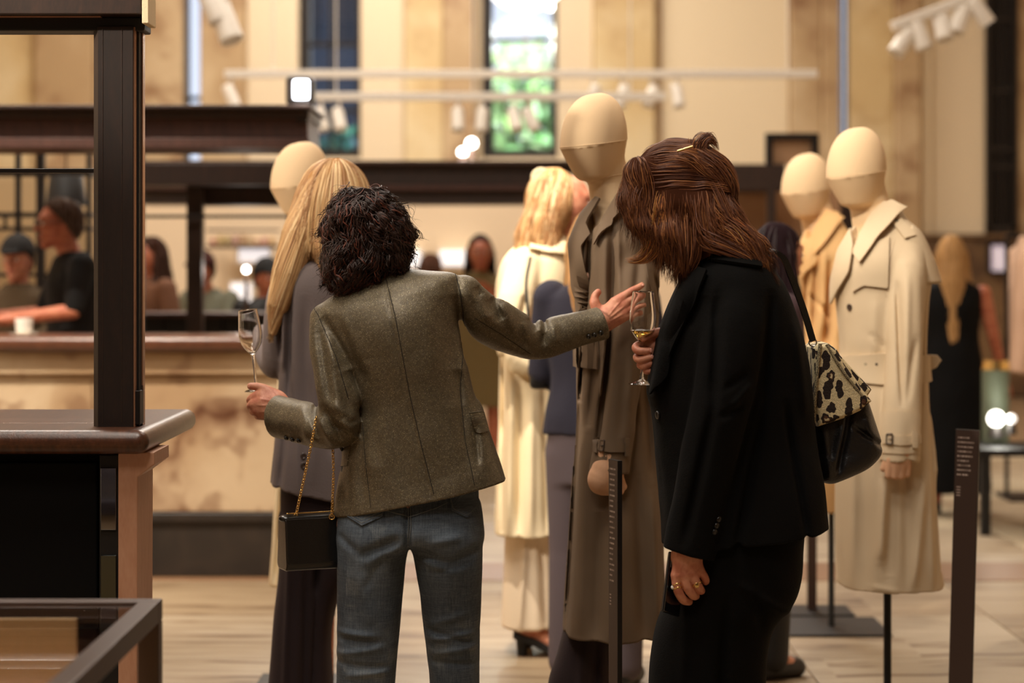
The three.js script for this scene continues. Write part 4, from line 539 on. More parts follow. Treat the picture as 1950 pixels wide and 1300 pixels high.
  // right hand on the coat, back of the hand to the camera
  const Z = -0.258, hr = hand(fg, [[[1146, 610, Z, 0.0245], [1162, 596, Z, 0.0215]], [[1150, 603, Z - 0.004, 0.018], [1170, 575, Z, 0.0135], [1186, 566, Z + 0.002, 0.0115]], [[1150, 610, Z, 0.018], [1178, 586, Z + 0.003, 0.014], [1192, 578, Z + 0.004, 0.0115]], [[1152, 614, Z, 0.017], [1180, 600, Z + 0.003, 0.0135], [1192, 592, Z + 0.002, 0.011]], [[1154, 619, Z, 0.016], [1180, 609, Z + 0.001, 0.0115], [1190, 603, Z, 0.0102]], [[1140, 595, Z - 0.005, 0.014], [1133, 577, Z - 0.006, 0.0125]]],
    [[[1180, 569, Z + 0.003, 0.0105], [1200, 555, Z + 0.007, 0.0096], [1214, 548, Z + 0.003, 0.0088], [1222, 543, Z - 0.004, 0.0078]], [[1188, 580, Z + 0.004, 0.0102], [1206, 567, Z + 0.006, 0.0092], [1222, 562, Z - 0.002, 0.0084], [1228, 560, Z - 0.012, 0.0076]], [[1190, 593, Z + 0.003, 0.0098], [1208, 584, Z + 0.004, 0.009], [1222, 580, Z - 0.004, 0.0082], [1228, 579, Z - 0.013, 0.0074]], [[1188, 604, Z, 0.0092], [1204, 598, Z + 0.001, 0.0084], [1214, 596, Z - 0.005, 0.0076], [1220, 596, Z - 0.012, 0.0068]], [[1140, 596, Z - 0.004, 0.0135], [1132, 577, Z - 0.006, 0.0115], [1133, 564, Z - 0.01, 0.0102], [1139, 556, Z - 0.016, 0.0088]]]);
  const hrF = folded(hr, [[1158, 600, 1182, 572, 2.2, 0.0012], [1160, 605, 1188, 583, 2.2, 0.0012], [1162, 611, 1186, 597, 2.2, 0.001], [1176, 572, 1196, 586, 4, 0.0008]].map(([a, b, c, d, w, h]) => [...P(a, b, Z).slice(0, 2), ...P(c, d, Z).slice(0, 2), w * px, h, Z]));
  const g1 = net(hrF, ...box3([P(1130, 540, Z), P(1232, 640, Z)], 0.035), 0.0026);
  // left hand closed round the glass stem, seen from the back of the hand
  const Y = -0.195, hl = hand(fg, [[[545, 776, Y + 0.02, 0.0255], [528, 770, Y + 0.012, 0.024]], [[530, 758, Y + 0.008, 0.02], [500, 752, Y + 0.004, 0.0155], [486, 757, Y - 0.004, 0.0135]], [[530, 768, Y + 0.014, 0.021], [500, 766, Y + 0.018, 0.0155], [486, 769, Y + 0.012, 0.0128]], [[530, 778, Y + 0.014, 0.021], [504, 780, Y + 0.018, 0.0155], [490, 781, Y + 0.012, 0.012]], [[532, 786, Y + 0.01, 0.018], [510, 790, Y + 0.012, 0.014], [497, 790, Y + 0.008, 0.011]]],
    [[[490, 754, Y + 0.002, 0.0125], [478, 760, Y - 0.008, 0.0112], [478, 766, Y - 0.03, 0.0098], [486, 766, Y - 0.042, 0.0085]], [[489, 768, Y + 0.012, 0.0122], [478, 772, Y + 0.002, 0.0112], [480, 775, Y - 0.024, 0.0098], [490, 775, Y - 0.036, 0.0085]], [[493, 781, Y + 0.012, 0.0115], [483, 783, Y + 0.001, 0.0106], [485, 785, Y - 0.022, 0.0095], [495, 785, Y - 0.034, 0.0082]], [[500, 791, Y + 0.008, 0.0106], [491, 792, Y - 0.002, 0.0095], [494, 792, Y - 0.02, 0.0085], [502, 792, Y - 0.03, 0.0074]], [[524, 752, Y + 0.004, 0.0155], [505, 741, Y, 0.0125], [490, 736, Y - 0.004, 0.0105], [477, 735, Y - 0.006, 0.0088]]]);
  const hlF = folded(hl, [[524, 762, 494, 757, 2.2, 0.001], [524, 770, 492, 770, 2.2, 0.0012], [526, 780, 498, 783, 2.2, 0.001], [520, 742, 530, 758, 4, -0.0012]].map(([a, b, c, d, w, h]) => [...P(a, b, Y).slice(0, 2), ...P(c, d, Y).slice(0, 2), w * px, h, Y]));
  const g2 = net(hlF, ...box3([P(466, 720, Y), P(556, 804, Y)], 0.035), 0.0026);
  const bd = obj('body', merge([g0, g1, g2]), M.skin, t); obj('nail', nail(fg, 474.5, 734, Y - 0.002, 0.0062, [-0.5, 0.6, 0.55]), M.nail, bd); obj('nail', nail(fg, 1224, 541.5, Z + 0.0025, 0.005, [0.2, 0.6, 0.6]), M.nail, bd);
  // curly hair
  const core = union(0.04, ell([P(697, 440)[0], P(0, 436)[1], 0], [0.1, 0.104, 0.098], 0.15), ell([P(662, 508)[0], P(0, 508)[1], 0.02], [0.05, 0.062, 0.06]), ell([P(735, 470)[0], P(0, 470)[1], 0.01], [0.055, 0.075, 0.07]), ell([P(700, 505)[0], P(0, 500)[1], 0.025], [0.08, 0.04, 0.06]));
  const cg = net(core, [-0.34, 1.33, -0.16], [0.14, 1.72, 0.16], 0.009), R = rng(42), S = new Strands(), crown = [P(712, 392)[0], P(0, 372)[1], 0.02];
  const lumpy = (x, y, z) => core(x, y, z) + noise3(x * 24, y * 24, z * 24) * 0.013 + noise3(x * 60, y * 60, z * 60) * 0.006;
  const hc = obj('hair', net(lumpy, [-0.34, 1.33, -0.16], [0.14, 1.72, 0.16], 0.006, { tint: () => lin(20, 13, 11) }), M.hairCore, t);
  for (const s of samples(cg, 3600, R)) {
    const k = R(), low = sstep(P(0, 470)[1], P(0, 530)[1], s[1]), c0 = R() < 0.14 + 0.3 * low ? [88, 46, 34] : [34 + 16 * k, 22 + 9 * k, 18 + 7 * k], w1 = noise3(s[0] * 14, s[1] * 14, s[2] * 14) * 2.6, w2 = noise3(s[0] * 9 + 7, s[1] * 9, s[2] * 9) * 9, fly = R() < 0.035 ? 0.02 : 0;
    comb(S, lumpy, s, (p, q) => [(p[0] - crown[0]) * 5 + w1 + Math.sin(q * 8 + w2) * 0.7, -1.0 + (p[1] - crown[1]) * 2, (p[2] - crown[2]) * 3 + Math.cos(q * 7 + w2) * 0.4], { steps: 24, ds: 0.0045 + R() * 0.0025, lift: (q) => 0.0015 + (0.009 * k + fly) * q, w: 0.001 + R() * 0.0012, col: lin(...c0), flat: 0.4, curl: 0.003 + R() * 0.0045, turns: 1.2 + R() * 1.6, phase: w2 + R() * 1.2, hang: 0.75 + R() * 0.5, taper: 0.15 });
  }
  obj('curls', S.geo(), M.hairDark, hc);
  // glass in her left hand and bag hanging from the forearm
  const wp = (x, y, z) => P(x, y, z).map((v, i) => v + fg.root[i]);
  wineGlass('wine_glass', 'empty stemmed wine glass tilted in the left hand of the woman in jeans', wp(489, 744, -0.24), wp(472, 590, -0.235), 0);
}
{ // bag
  const fg = figure(585, 760), P = fg.p, bag = thing('handbag', 'small shiny black flap handbag on a gold chain hanging beside the jeans', 'handbag', fg.root);
  const a = P(533, 1080, 0.05), b = P(648, 985, 0.05), w = b[0] - a[0], h = b[1] - a[1], cx = (a[0] + b[0]) / 2, g = new THREE.Group();
  g.position.set(cx, a[1], 0.05); g.rotation.y = 0.42; g.name = 'bag'; 
  const prof = new THREE.Shape(); prof.moveTo(-0.036, 0.012); prof.quadraticCurveTo(-0.034, 0, -0.02, 0); prof.lineTo(0.024, 0); prof.quadraticCurveTo(0.038, 0, 0.038, 0.014); prof.lineTo(0.026, h - 0.012); prof.quadraticCurveTo(0.022, h, 0.006, h); prof.lineTo(-0.008, h); prof.quadraticCurveTo(-0.022, h, -0.024, h - 0.012); prof.lineTo(-0.036, 0.012);
  const W = w / Math.cos(0.42) * 0.86, ex = boxUV(new THREE.ExtrudeGeometry(prof, { depth: W, bevelEnabled: true, bevelSize: 0.005, bevelThickness: 0.005, bevelSegments: 5, curveSegments: 10 }).translate(0, 0, -W / 2).rotateY(-Math.PI / 2));
  const rot = (q) => q.rotateY(0.42).translate(cx, a[1], 0.03);
  obj('pouch', rot(ex), M.leather, bag);
  const fl = new THREE.Shape(); fl.moveTo(-W / 2 - 0.001, 0.024); fl.quadraticCurveTo(-W / 2, 0.012, -W / 2 + 0.014, 0.012); fl.lineTo(W / 2 - 0.014, 0.012); fl.quadraticCurveTo(W / 2, 0.012, W / 2 + 0.001, 0.024); fl.lineTo(W / 2 + 0.001, h - 0.004); fl.lineTo(-W / 2 - 0.001, h - 0.004); const fg2 = boxUV(new THREE.ExtrudeGeometry(fl, { depth: 0.003, bevelEnabled: true, bevelSize: 0.002, bevelThickness: 0.002, bevelSegments: 3 }).rotateX(-0.115).translate(0, 0.002, 0.042));
  obj('flap', rot(fg2), M.leather, bag);
  obj('top_fold', rot(boxUV(new THREE.CapsuleGeometry(0.017, W - 0.006, 6, 20).rotateZ(Math.PI / 2).scale(1, 0.55, 1.25).translate(0, h - 0.001, 0.004))), M.leather, bag);
  obj('top_bar', rot(new RoundedBoxGeometry(W * 0.94, 0.004, 0.006, 2, 0.0018).translate(0, h + 0.011, 0.01)), M.gold, bag);
  const link = (p, q, flip) => { const d = V3(...q).sub(V3(...p)), g1 = new THREE.TorusGeometry(0.0034, 0.00115, 7, 12).scale(1, 1.32, 1); g1.rotateY(flip ? 1.25 : -0.35); g1.applyQuaternion(new THREE.Quaternion().setFromUnitVectors(V3(0, 1, 0), d.normalize())); return g1.translate((p[0] + q[0]) / 2, (p[1] + q[1]) / 2, (p[2] + q[2]) / 2); };
  const runs = [[P(602, 794, 0.075), P(592, 850, 0.082), P(563, 984, 0.06)], [P(624, 786, 0.07), P(602, 794, 0.075)], [P(633, 838, 0.05), P(635, 900, 0.075), P(632, 984, 0.05)], [P(624, 786, 0.07), P(640, 800, 0.07), P(633, 838, 0.05)]].slice(0, 3).filter((_, i) => i !== 1);
  for (const r of runs) { const n = Math.round(V3(...r[0]).distanceTo(V3(...r[2])) / 0.0068), L = resample(spline(r.map((p) => [...p, 0]), 12).map((p) => p.slice(0, 3)), n + 1), gs = []; for (let i = 0; i < n; i++) gs.push(link(L[i].map((v, k) => mix(v, L[i + 1][k], -0.18)), L[i + 1], i % 2)); const m = obj('chain_strap', gs, M.gold, bag); m.userData.kind = 'stuff'; const e = V3(...r[2]); obj('chain_ring', new THREE.TorusGeometry(0.0065, 0.0015, 8, 18).translate(e.x, e.y, e.z), M.gold, bag); }
}
// ---------- cloth mannequins in coats, each on a pole and plate ----------
function mannequinHead(fig, x, yChin, k, turn, nod = 0) {     // SDF of the cloth head, faces the turn; k scales a 0.236 m head
  const c = fig.p(x, yChin, 0), up = loft([0, 0.25, 0.45, 0.62, 0.76, 0.87, 0.94, 0.98, 1].map((q) => { const r = Math.max(0.03, Math.pow(1 - Math.pow(q, 2.35), 1 / 2.35)); return [0.09 + 0.146 * q, 0, 0.003 - 0.004 * q, 0.0845 * r, 0.1015 * r]; }), 2.0, 0.006), low = loft([[-0.004, 0, -0.012, 0.046, 0.06], [0.01, 0, -0.01, 0.056, 0.07], [0.05, 0, -0.003, 0.071, 0.085], [0.1, 0, 0.003, 0.0842, 0.1012], [0.104, 0, 0.003, 0.0842, 0.1012]], 2.0, 0.012), neck = chain([[0, 0.06, -0.03, 0.05], [0, -0.06, -0.045, 0.047], [0, -0.13, -0.05, 0.056]]);
  const cut = (a, b, d) => smax(up(a, b, d), 0.096 - b, 0.002), f = (a, b, d) => smin(Math.min(cut(a, b + 0.15 * d, d), low(a, b + 0.15 * d * sstep(0, 0.1, b), d)), neck(a, b, d), 0.016);
  const g = (a, b, d) => { const Y = b / k, C = Math.cos(nod), S = Math.sin(nod); return f(a / k, C * Y + S * d / k, -S * Y + C * d / k) * k; };
  return { sdf: yaw(g, [c[0], c[1], c[2]], turn), c, k, turn };
}
function headSeam(fig, H, n = 40) { const rows = []; for (let i = 0; i < n; i++) { const a = i / n * 6.2832, x = Math.sin(a) * 0.09 * H.k, z = Math.cos(a) * 0.108 * H.k, C = Math.cos(H.turn), S = Math.sin(H.turn), y = (0.1 - Math.cos(a) * 0.0155) * H.k; const p = project(H.sdf, [H.c[0] + C * x + S * z, H.c[1] + y, H.c[2] - S * x + C * z]); rows.push(p.slice(0, 3)); } return tube(rows, 0.0011, 90, 5, true); }
const rowsOf = (fig, L, n = 2.3) => loft(L.map(([y, x0, x1, z, b]) => [fig.p(0, y)[1], (fig.p(x0, y, z)[0] + fig.p(x1, y, z)[0]) / 2, z, (x1 - x0) / fig.s / 2, b]), n, 0.01);
const sleeve = (fig, L) => chain(spline(L.map(([x, y, z, r]) => [...fig.p(x, y, z), r / fig.s]), 5));
const foldsOf = (fig, L) => L.map(([a, b, c, d, w, h, z0 = 0.0]) => [...fig.p(a, b).slice(0, 2), ...fig.p(c, d).slice(0, 2), w / fig.s, h * 1.5, z0]);
const mitten = (fig, L, fingers) => { const f = chain(spline(L.map(([x, y, z, r]) => [...fig.p(x, y, z), r / fig.s]), 4)); return fingers ? union(0.006, f, ...fingers.map((q) => chain(q.map(([x, y, z, r]) => [...fig.p(x, y, z), r / fig.s])))) : f; };
const frameBuckle = (h, w, hh, r) => { const g = [new RoundedBoxGeometry(w, r * 2, r * 2, 1, r * 0.6).translate(0, hh / 2, r), new RoundedBoxGeometry(w, r * 2, r * 2, 1, r * 0.6).translate(0, -hh / 2, r), new RoundedBoxGeometry(r * 2, hh, r * 2, 1, r * 0.6).translate(-w / 2, 0, r), new RoundedBoxGeometry(r * 2, hh, r * 2, 1, r * 0.6).translate(w / 2, 0, r), new RoundedBoxGeometry(w * 0.6, r * 1.4, r * 1.4, 1, r * 0.4).translate(w * 0.2, 0, r * 2)]; const q = new THREE.Quaternion().setFromUnitVectors(V3(0, 0, 1), V3(h[3], h[4], h[5])); return merge(g.map((x) => x.applyQuaternion(q).translate(h[0], h[1], h[2]))); };
const ringRows = (fig, sdf, cx, cz, R, ys, n = 60) => ys.map((y) => Array.from({ length: n }, (_, i) => { const a = -i / n * 6.2832; return project(sdf, [cx + Math.cos(a) * R, y, cz + Math.sin(a) * R], 0, 10).slice(0, 3); }));
function stand(fig, t, x, w, d, top, r = 0.0105, mat = M.black) { const c = fig.p(x, 0, 0)[0]; obj('pole', cyl(r, r, top, 0.01, 20).translate(c, 0, 0), mat, t); obj('base_plate', bx(c - w / 2, c + w / 2, 0, 0.01, -d / 2, d / 2, 0.003), M.iron, t); }

{ // brown trench coat
  const fg = figure(1168, 690), P = fg.p, t = thing('mannequin', 'cloth mannequin in a long olive brown trench coat, the one being touched', 'mannequin', fg.root);
  const H = mannequinHead(fg, 1134, 341, 1.0, -0.85, 0.04), trunk = rowsOf(fg, [[400, 1140, 1195, -0.03, 0.06], [450, 1115, 1225, -0.02, 0.09], [700, 1115, 1220, 0, 0.09], [900, 1110, 1230, 0, 0.1]]);
  const nk = chain([[...P(1163, 330, -0.02), 0.047], [...P(1166, 392, -0.02), 0.052]]), bd = union(0.02, H.sdf, nk, trunk);
  obj('body', net(bd, [-0.22, 0.8, -0.2], [0.14, 1.95, 0.2], 0.0055, { lip: 4 }), M.cloth, t); obj('head_seam', headSeam(fg, H), M.cloth, t);
  obj('neck_seam', tube(Array.from({ length: 28 }, (_, i) => { const a = i / 28 * 6.283; return project(bd, [P(1166, 0)[0] + Math.cos(a) * 0.07, P(0, 340 - 12 * Math.cos(a))[1], -0.02 + Math.sin(a) * 0.07]).slice(0, 3); }), 0.0012, 60, 5, true), M.cloth, t);
  const trunkC = rowsOf(fg, [[366, 1152, 1200, -0.03, 0.06], [386, 1136, 1206, -0.02, 0.078], [420, 1110, 1234, -0.01, 0.1], [468, 1092, 1250, 0, 0.135], [560, 1095, 1254, 0.0, 0.145], [690, 1097, 1250, 0, 0.135], [800, 1097, 1256, 0, 0.15], [1000, 1084, 1262, 0, 0.185], [1210, 1071, 1268, 0, 0.205]], 2.5), slv = sleeve(fg, [[1218, 452, 0.03, 34], [1206, 520, 0.1, 40], [1200, 600, 0.14, 40], [1190, 690, 0.155, 38], [1178, 780, 0.165, 36], [1166, 860, 0.175, 35], [1162, 900, 0.18, 35]]), hem = P(0, 1199)[1], cuff = P(0, 886)[1];
  const fl = foldsOf(fg, [[1122, 440, 1112, 600, 5, -0.016], [1112, 600, 1104, 760, 4, -0.012], [1104, 760, 1078, 1195, 4, -0.01], [1150, 440, 1146, 640, 9, 0.008], [1162, 430, 1160, 620, 7, -0.007], [1172, 430, 1172, 560, 6, 0.005], [1136, 600, 1120, 800, 6, -0.008], [1146, 620, 1140, 760, 7, 0.007], [1160, 610, 1134, 850, 6, -0.012], [1110, 820, 1098, 1190, 12, 0.008], [1140, 960, 1130, 1195, 14, -0.01], [1170, 950, 1166, 1195, 14, 0.008], [1205, 900, 1218, 1195, 12, -0.012], [1236, 930, 1246, 1195, 9, 0.01], [1222, 700, 1236, 900, 8, -0.01], [1214, 470, 1202, 560, 8, -0.005], [1228, 500, 1216, 640, 8, 0.005], [1196, 620, 1190, 760, 9, 0.004], [1180, 700, 1172, 820, 8, -0.004], [1210, 640, 1200, 800, 7, -0.004], [1240, 520, 1262, 590, 4, -0.006]]);
  const coat = folded((x, y, z) => smin(smax(trunkC(x, y, z), hem - y, 0.004), smax(slv(x, y, z), cuff - y - (x - P(1163, 0)[0]) * 0.12, 0.004), 0.012) + noise3(x * 11, y * 6, z * 11) * 0.003 + noise3(x * 30, y * 14, z * 30) * 0.0009, fl);
  const neckCut = chain([[...P(1160, 330, 0.0), 0.052], [...P(1152, 398, 0.03), 0.05], [...P(1126, 450, 0.08), 0.012]]), coatF = (x, y, z) => smax(coat(x, y, z), -neckCut(x, y, z), 0.008);
  const c = obj('trench_coat', net(coatF, [-0.24, 0.4, -0.26], [0.22, 1.65, 0.3], 0.0052), M.khaki, t);
  obj('collar', panel(coat, fg, [[1196, 346], [1172, 376], [1148, 418], [1134, 464]], [[1203, 372], [1190, 396], [1168, 424], [1136, 468]], 16, 8, 0.005, (u, v) => 0.006 + 0.014 * v * (1 - u * 0.4)), M.khaki, c);
  obj('lapel', panel(coat, fg, [[1140, 384], [1112, 412], [1092, 462], [1098, 545], [1112, 594]], [[1148, 384], [1124, 424], [1113, 470], [1112, 545], [1114, 596]], 22, 6, 0.005, (u, v) => 0.012 + 0.006 * Math.sin(v * 3.1)), M.khaki, c);
  obj('front_flap', panel(coat, fg, [[1100, 606], [1096, 655], [1095, 697]], [[1140, 640], [1142, 675], [1141, 703]], 10, 8, 0.005, () => 0.004), M.khaki, c);
  obj('button', button(hit(coat, fg, 1119, 527).map((v, i) => i === 2 ? v + 0.008 : v), 0.0125, 0.005), M.oak, c);
  obj('cuff_strap', panel(coat, fg, [[1132, 836], [1162, 842], [1196, 842]], [[1132, 856], [1162, 861], [1197, 860]], 18, 5, 0.004, () => 0.002), M.khaki, c); obj('buckle', frameBuckle(hit(coat, fg, 1147, 848).map((v, i) => i === 2 ? v + 0.006 : v), 0.02, 0.028, 0.002), M.horn, c); obj('strap_loop', panel(coat, fg, [[1133, 832], [1141, 833]], [[1133, 862], [1141, 863]], 5, 8, 0.005, () => 0.005), M.khaki, c); obj('strap_loop', panel(coat, fg, [[1188, 834], [1195, 834]], [[1188, 868], [1195, 868]], 5, 8, 0.005, () => 0.005), M.khaki, c);
  obj('seam', seam(coat, fg, [[1232, 428], [1226, 470], [1236, 540], [1256, 600]], 0.0014, 24), M.khaki, c); obj('seam', seam(coat, fg, [[1160, 600], [1150, 690], [1136, 800]], 0.0012, 24), M.khaki, c);
  obj('epaulette', panel(coat, fg, [[1206, 412], [1240, 432]], [[1200, 424], [1238, 446]], 10, 5, 0.004, () => 0.002), M.khaki, c);
  obj('hand', net(mitten(fg, [[1165, 868, 0.182, 30], [1162, 884, 0.184, 30], [1153, 900, 0.188, 28], [1146, 916, 0.19, 25], [1160, 931, 0.19, 12]], [[[1146, 916, 0.19, 24], [1182, 936, 0.19, 6]], [[1156, 890, 0.186, 27], [1186, 926, 0.186, 8]]]), ...box3([P(1110, 870, 0.19), P(1195, 950, 0.19)], 0.05), 0.004), M.clothPink, t);
  const tr = union(0.02, rowsOf(fg, [[1150, 1085, 1175, 0.0, 0.1], [1240, 1062, 1166, 0, 0.1], [1300, 1044, 1164, 0, 0.1], [1490, 1030, 1166, 0, 0.11]])); obj('trousers', net(folded(tr, foldsOf(fg, [[1110, 1200, 1086, 1480, 8, 0.008], [1134, 1200, 1120, 1480, 8, -0.01]])), [-0.24, 0.0, -0.16], [0.05, 0.6, 0.2], 0.009), M.plum, t);
  stand(fg, t, 1112, 0.4, 0.4, 1.0);
}
{ // cream trench coat
  const fg = figure(1690, 600), P = fg.p, t = thing('mannequin', 'cloth mannequin in a belted cream trench coat with storm flap, right of the leopard bag', 'mannequin', fg.root);
  const H = mannequinHead(fg, 1634, 391, 1.045, -0.82, 0.06), trunk = rowsOf(fg, [[430, 1650, 1715, -0.02, 0.06], [480, 1620, 1745, -0.02, 0.09], [900, 1630, 1750, 0, 0.1]]), nk = chain([[...P(1660, 375, -0.02), 0.05], [...P(1672, 440, -0.02), 0.054]]), bd = union(0.02, H.sdf, nk, trunk);
  obj('body', net(bd, [-0.24, 0.75, -0.2], [0.16, 1.95, 0.2], 0.006, { lip: 4 }), M.cloth, t); obj('head_seam', headSeam(fg, H), M.cloth, t);
  const trunkC = rowsOf(fg, [[392, 1668, 1716, -0.03, 0.06], [412, 1650, 1722, -0.02, 0.08], [440, 1618, 1748, -0.01, 0.105], [490, 1597, 1768, 0, 0.14], [560, 1594, 1767, 0, 0.15], [640, 1600, 1764, 0, 0.145], [695, 1601, 1763, 0, 0.135], [760, 1597, 1770, 0, 0.155], [900, 1594, 1781, 0, 0.18], [1010, 1594, 1787, 0, 0.19], [1125, 1597, 1794, 0, 0.195]], 2.5);
  const slv = sleeve(fg, [[1722, 462, 0.03, 34], [1726, 520, 0.1, 38], [1726, 600, 0.14, 37], [1722, 690, 0.155, 35], [1717, 780, 0.175, 35], [1715, 840, 0.185, 36], [1714, 890, 0.19, 36]]), hem = P(0, 1111)[1], cuff = P(0, 866)[1];
  const fl = foldsOf(fg, [[1690, 540, 1692, 760, 5, -0.012], [1768, 560, 1762, 690, 5, -0.008], [1706, 520, 1700, 680, 8, 0.006], [1720, 640, 1700, 760, 7, -0.006], [1738, 520, 1742, 700, 8, -0.005], [1750, 640, 1744, 770, 7, 0.005], [1664, 900, 1655, 1050, 9, 0.012], [1680, 910, 1672, 1080, 11, -0.012], [1740, 900, 1716, 1100, 9, 0.012], [1762, 730, 1766, 1100, 7, -0.008], [1752, 900, 1756, 1105, 8, 0.006], [1776, 900, 1784, 1105, 6, -0.008], [1612, 760, 1608, 1100, 8, 0.006], [1630, 760, 1632, 1100, 10, -0.006], [1650, 570, 1650, 680, 10, 0.004], [1640, 630, 1668, 660, 7, -0.003], [1700, 800, 1705, 1100, 9, -0.006], [1640, 1100, 1690, 1108, 6, 0.003]]);
  const coat = folded((x, y, z) => smin(smax(trunkC(x, y, z), hem - y, 0.004), smax(slv(x, y, z), cuff - y, 0.004), 0.01) + noise3(x * 11, y * 6, z * 11) * 0.003 + noise3(x * 30, y * 14, z * 30) * 0.0009, fl), nc = chain([[...P(1655, 370, 0.0), 0.052], [...P(1648, 440, 0.04), 0.046], [...P(1624, 480, 0.08), 0.012]]), coatF = (x, y, z) => smax(coat(x, y, z), -nc(x, y, z), 0.008);
  const c = obj('trench_coat', net(coatF, [-0.24, 0.4, -0.26], [0.26, 1.68, 0.3], 0.006), M.stoneCloth, t);
  const capeR = rowsOf(fg, [[418, 1652, 1726, -0.02, 0.086], [442, 1640, 1752, -0.01, 0.112], [490, 1636, 1775, -0.02, 0.142], [540, 1640, 1792, -0.03, 0.15]], 2.4), ca = P(1786, 516), cape = (x, y, z) => smax(smax(capeR(x, y, z), (ca[1] - y) + (x - ca[0]) * 0.75 - 0.04, 0.003), P(1712, 0)[0] - x + (y - P(0, 470)[1]) * 0.4, 0.003); obj('storm_shield', net(cape, [-0.12, 1.3, -0.24], [0.22, 1.6, 0.2], 0.006), M.stoneCloth, c);
  obj('collar', panel(coat, fg, [[1684, 382], [1660, 414], [1640, 448], [1627, 482]], [[1716, 402], [1700, 424], [1672, 458], [1642, 502]], 16, 9, 0.006, (u, v) => 0.008 + 0.014 * v), M.stoneCloth, c);
  obj('lapel', panel(coat, fg, [[1626, 440], [1604, 478], [1592, 530], [1588, 572]], [[1630, 470], [1623, 516], [1606, 548], [1591, 578]], 18, 7, 0.005, () => 0.014), M.stoneCloth, c);
  obj('gun_flap', panel(coat, fg, [[1630, 490], [1660, 468], [1692, 452]], [[1626, 556], [1646, 543], [1690, 549]], 14, 12, 0.005, () => 0.005), M.stoneCloth, c);
  obj('epaulette', panel(coat, fg, [[1692, 418], [1722, 456]], [[1708, 412], [1742, 450]], 12, 5, 0.004, () => 0.006), M.stoneCloth, c); obj('button', button(hit(coat, fg, 1706, 420).map((v, i) => i === 2 ? v + 0.01 : v), 0.006), M.horn, c); obj('button', button(hit(coat, fg, 1618, 585), 0.011, 0.004), M.horn, c);
  const b0 = ringRows(fg, (x, y, z) => trunkC(x, y, z), P(1682, 0)[0], 0, 0.3, [P(0, 679)[1], P(0, 686)[1], P(0, 696)[1], P(0, 706)[1], P(0, 712)[1]]); obj('belt', gridGeo(b0.map((r) => r.map((p) => { const g = grad(trunkC, ...p); return [p[0] + g[0] * 0.004, p[1] + g[1] * 0.004, p[2] + g[2] * 0.004, ...g.slice(0, 3)]; })), 0.006, true), M.stoneCloth, c);
  for (const x of [1626, 1647, 1668]) obj('eyelet', button(hit(trunkC, fg, x, 693).map((v, i) => i === 2 ? v + 0.0105 : v), 0.0042, 0.0015), M.horn, c);
  { const a = P(1764, 690, -0.02), s2 = new THREE.Shape([[0, 0.022], [0.026, 0.02], [0.036, 0.008], [0.022, -0.012], [0, -0.022], [-0.02, 0]].map((q) => new THREE.Vector2(...q))); obj('belt_tie', boxUV(new THREE.ExtrudeGeometry(s2, { depth: 0.018, bevelEnabled: true, bevelSize: 0.004, bevelThickness: 0.004, bevelSegments: 3 }).translate(a[0] + 0.004, a[1], a[2])), M.stoneCloth, c); }
  obj('cuff_band', panel(coat, fg, [[1680, 784], [1716, 782], [1751, 786]], [[1680, 862], [1716, 864], [1750, 862]], 18, 10, 0.003, () => 0.001), M.stoneCloth, c);
  obj('cuff_strap', panel(coat, fg, [[1684, 826], [1716, 830], [1750, 828]], [[1684, 844], [1716, 848], [1750, 844]], 16, 5, 0.004, () => 0.005), M.stoneCloth, c); obj('buckle', frameBuckle(hit(coat, fg, 1693, 835).map((v, i) => i === 2 ? v + 0.012 : v), 0.022, 0.03, 0.0022), M.horn, c); obj('strap_loop', panel(coat, fg, [[1736, 820], [1743, 820]], [[1736, 852], [1743, 852]], 5, 8, 0.005, () => 0.008), M.stoneCloth, c);
  obj('seam', seam(coat, fg, [[1690, 545], [1694, 500], [1704, 456]], 0.0014, 20), M.stoneCloth, c); obj('pocket_welt', panel(coat, fg, [[1630, 760], [1640, 758]], [[1622, 840], [1634, 842]], 5, 14, 0.004, () => 0.001), M.stoneCloth, c);
  obj('hand', net(mitten(fg, [[1714, 856, 0.205, 25], [1711, 880, 0.205, 22], [1709, 894, 0.205, 14]], [[[1696, 875, 0.222, 8], [1692, 905, 0.218, 6.5]], [[1706, 878, 0.228, 8], [1704, 907, 0.224, 6.5]], [[1717, 878, 0.228, 8], [1716, 907, 0.224, 6.5]], [[1727, 876, 0.222, 8], [1727, 903, 0.218, 6.5]], [[1694, 868, 0.205, 9], [1682, 892, 0.205, 6]]]), ...box3([P(1674, 846, 0.205), P(1742, 920, 0.205)], 0.05), 0.004), M.clothPink, t);
  stand(fg, t, 1690, 0.4, 0.4, 0.95, 0.0125);
}
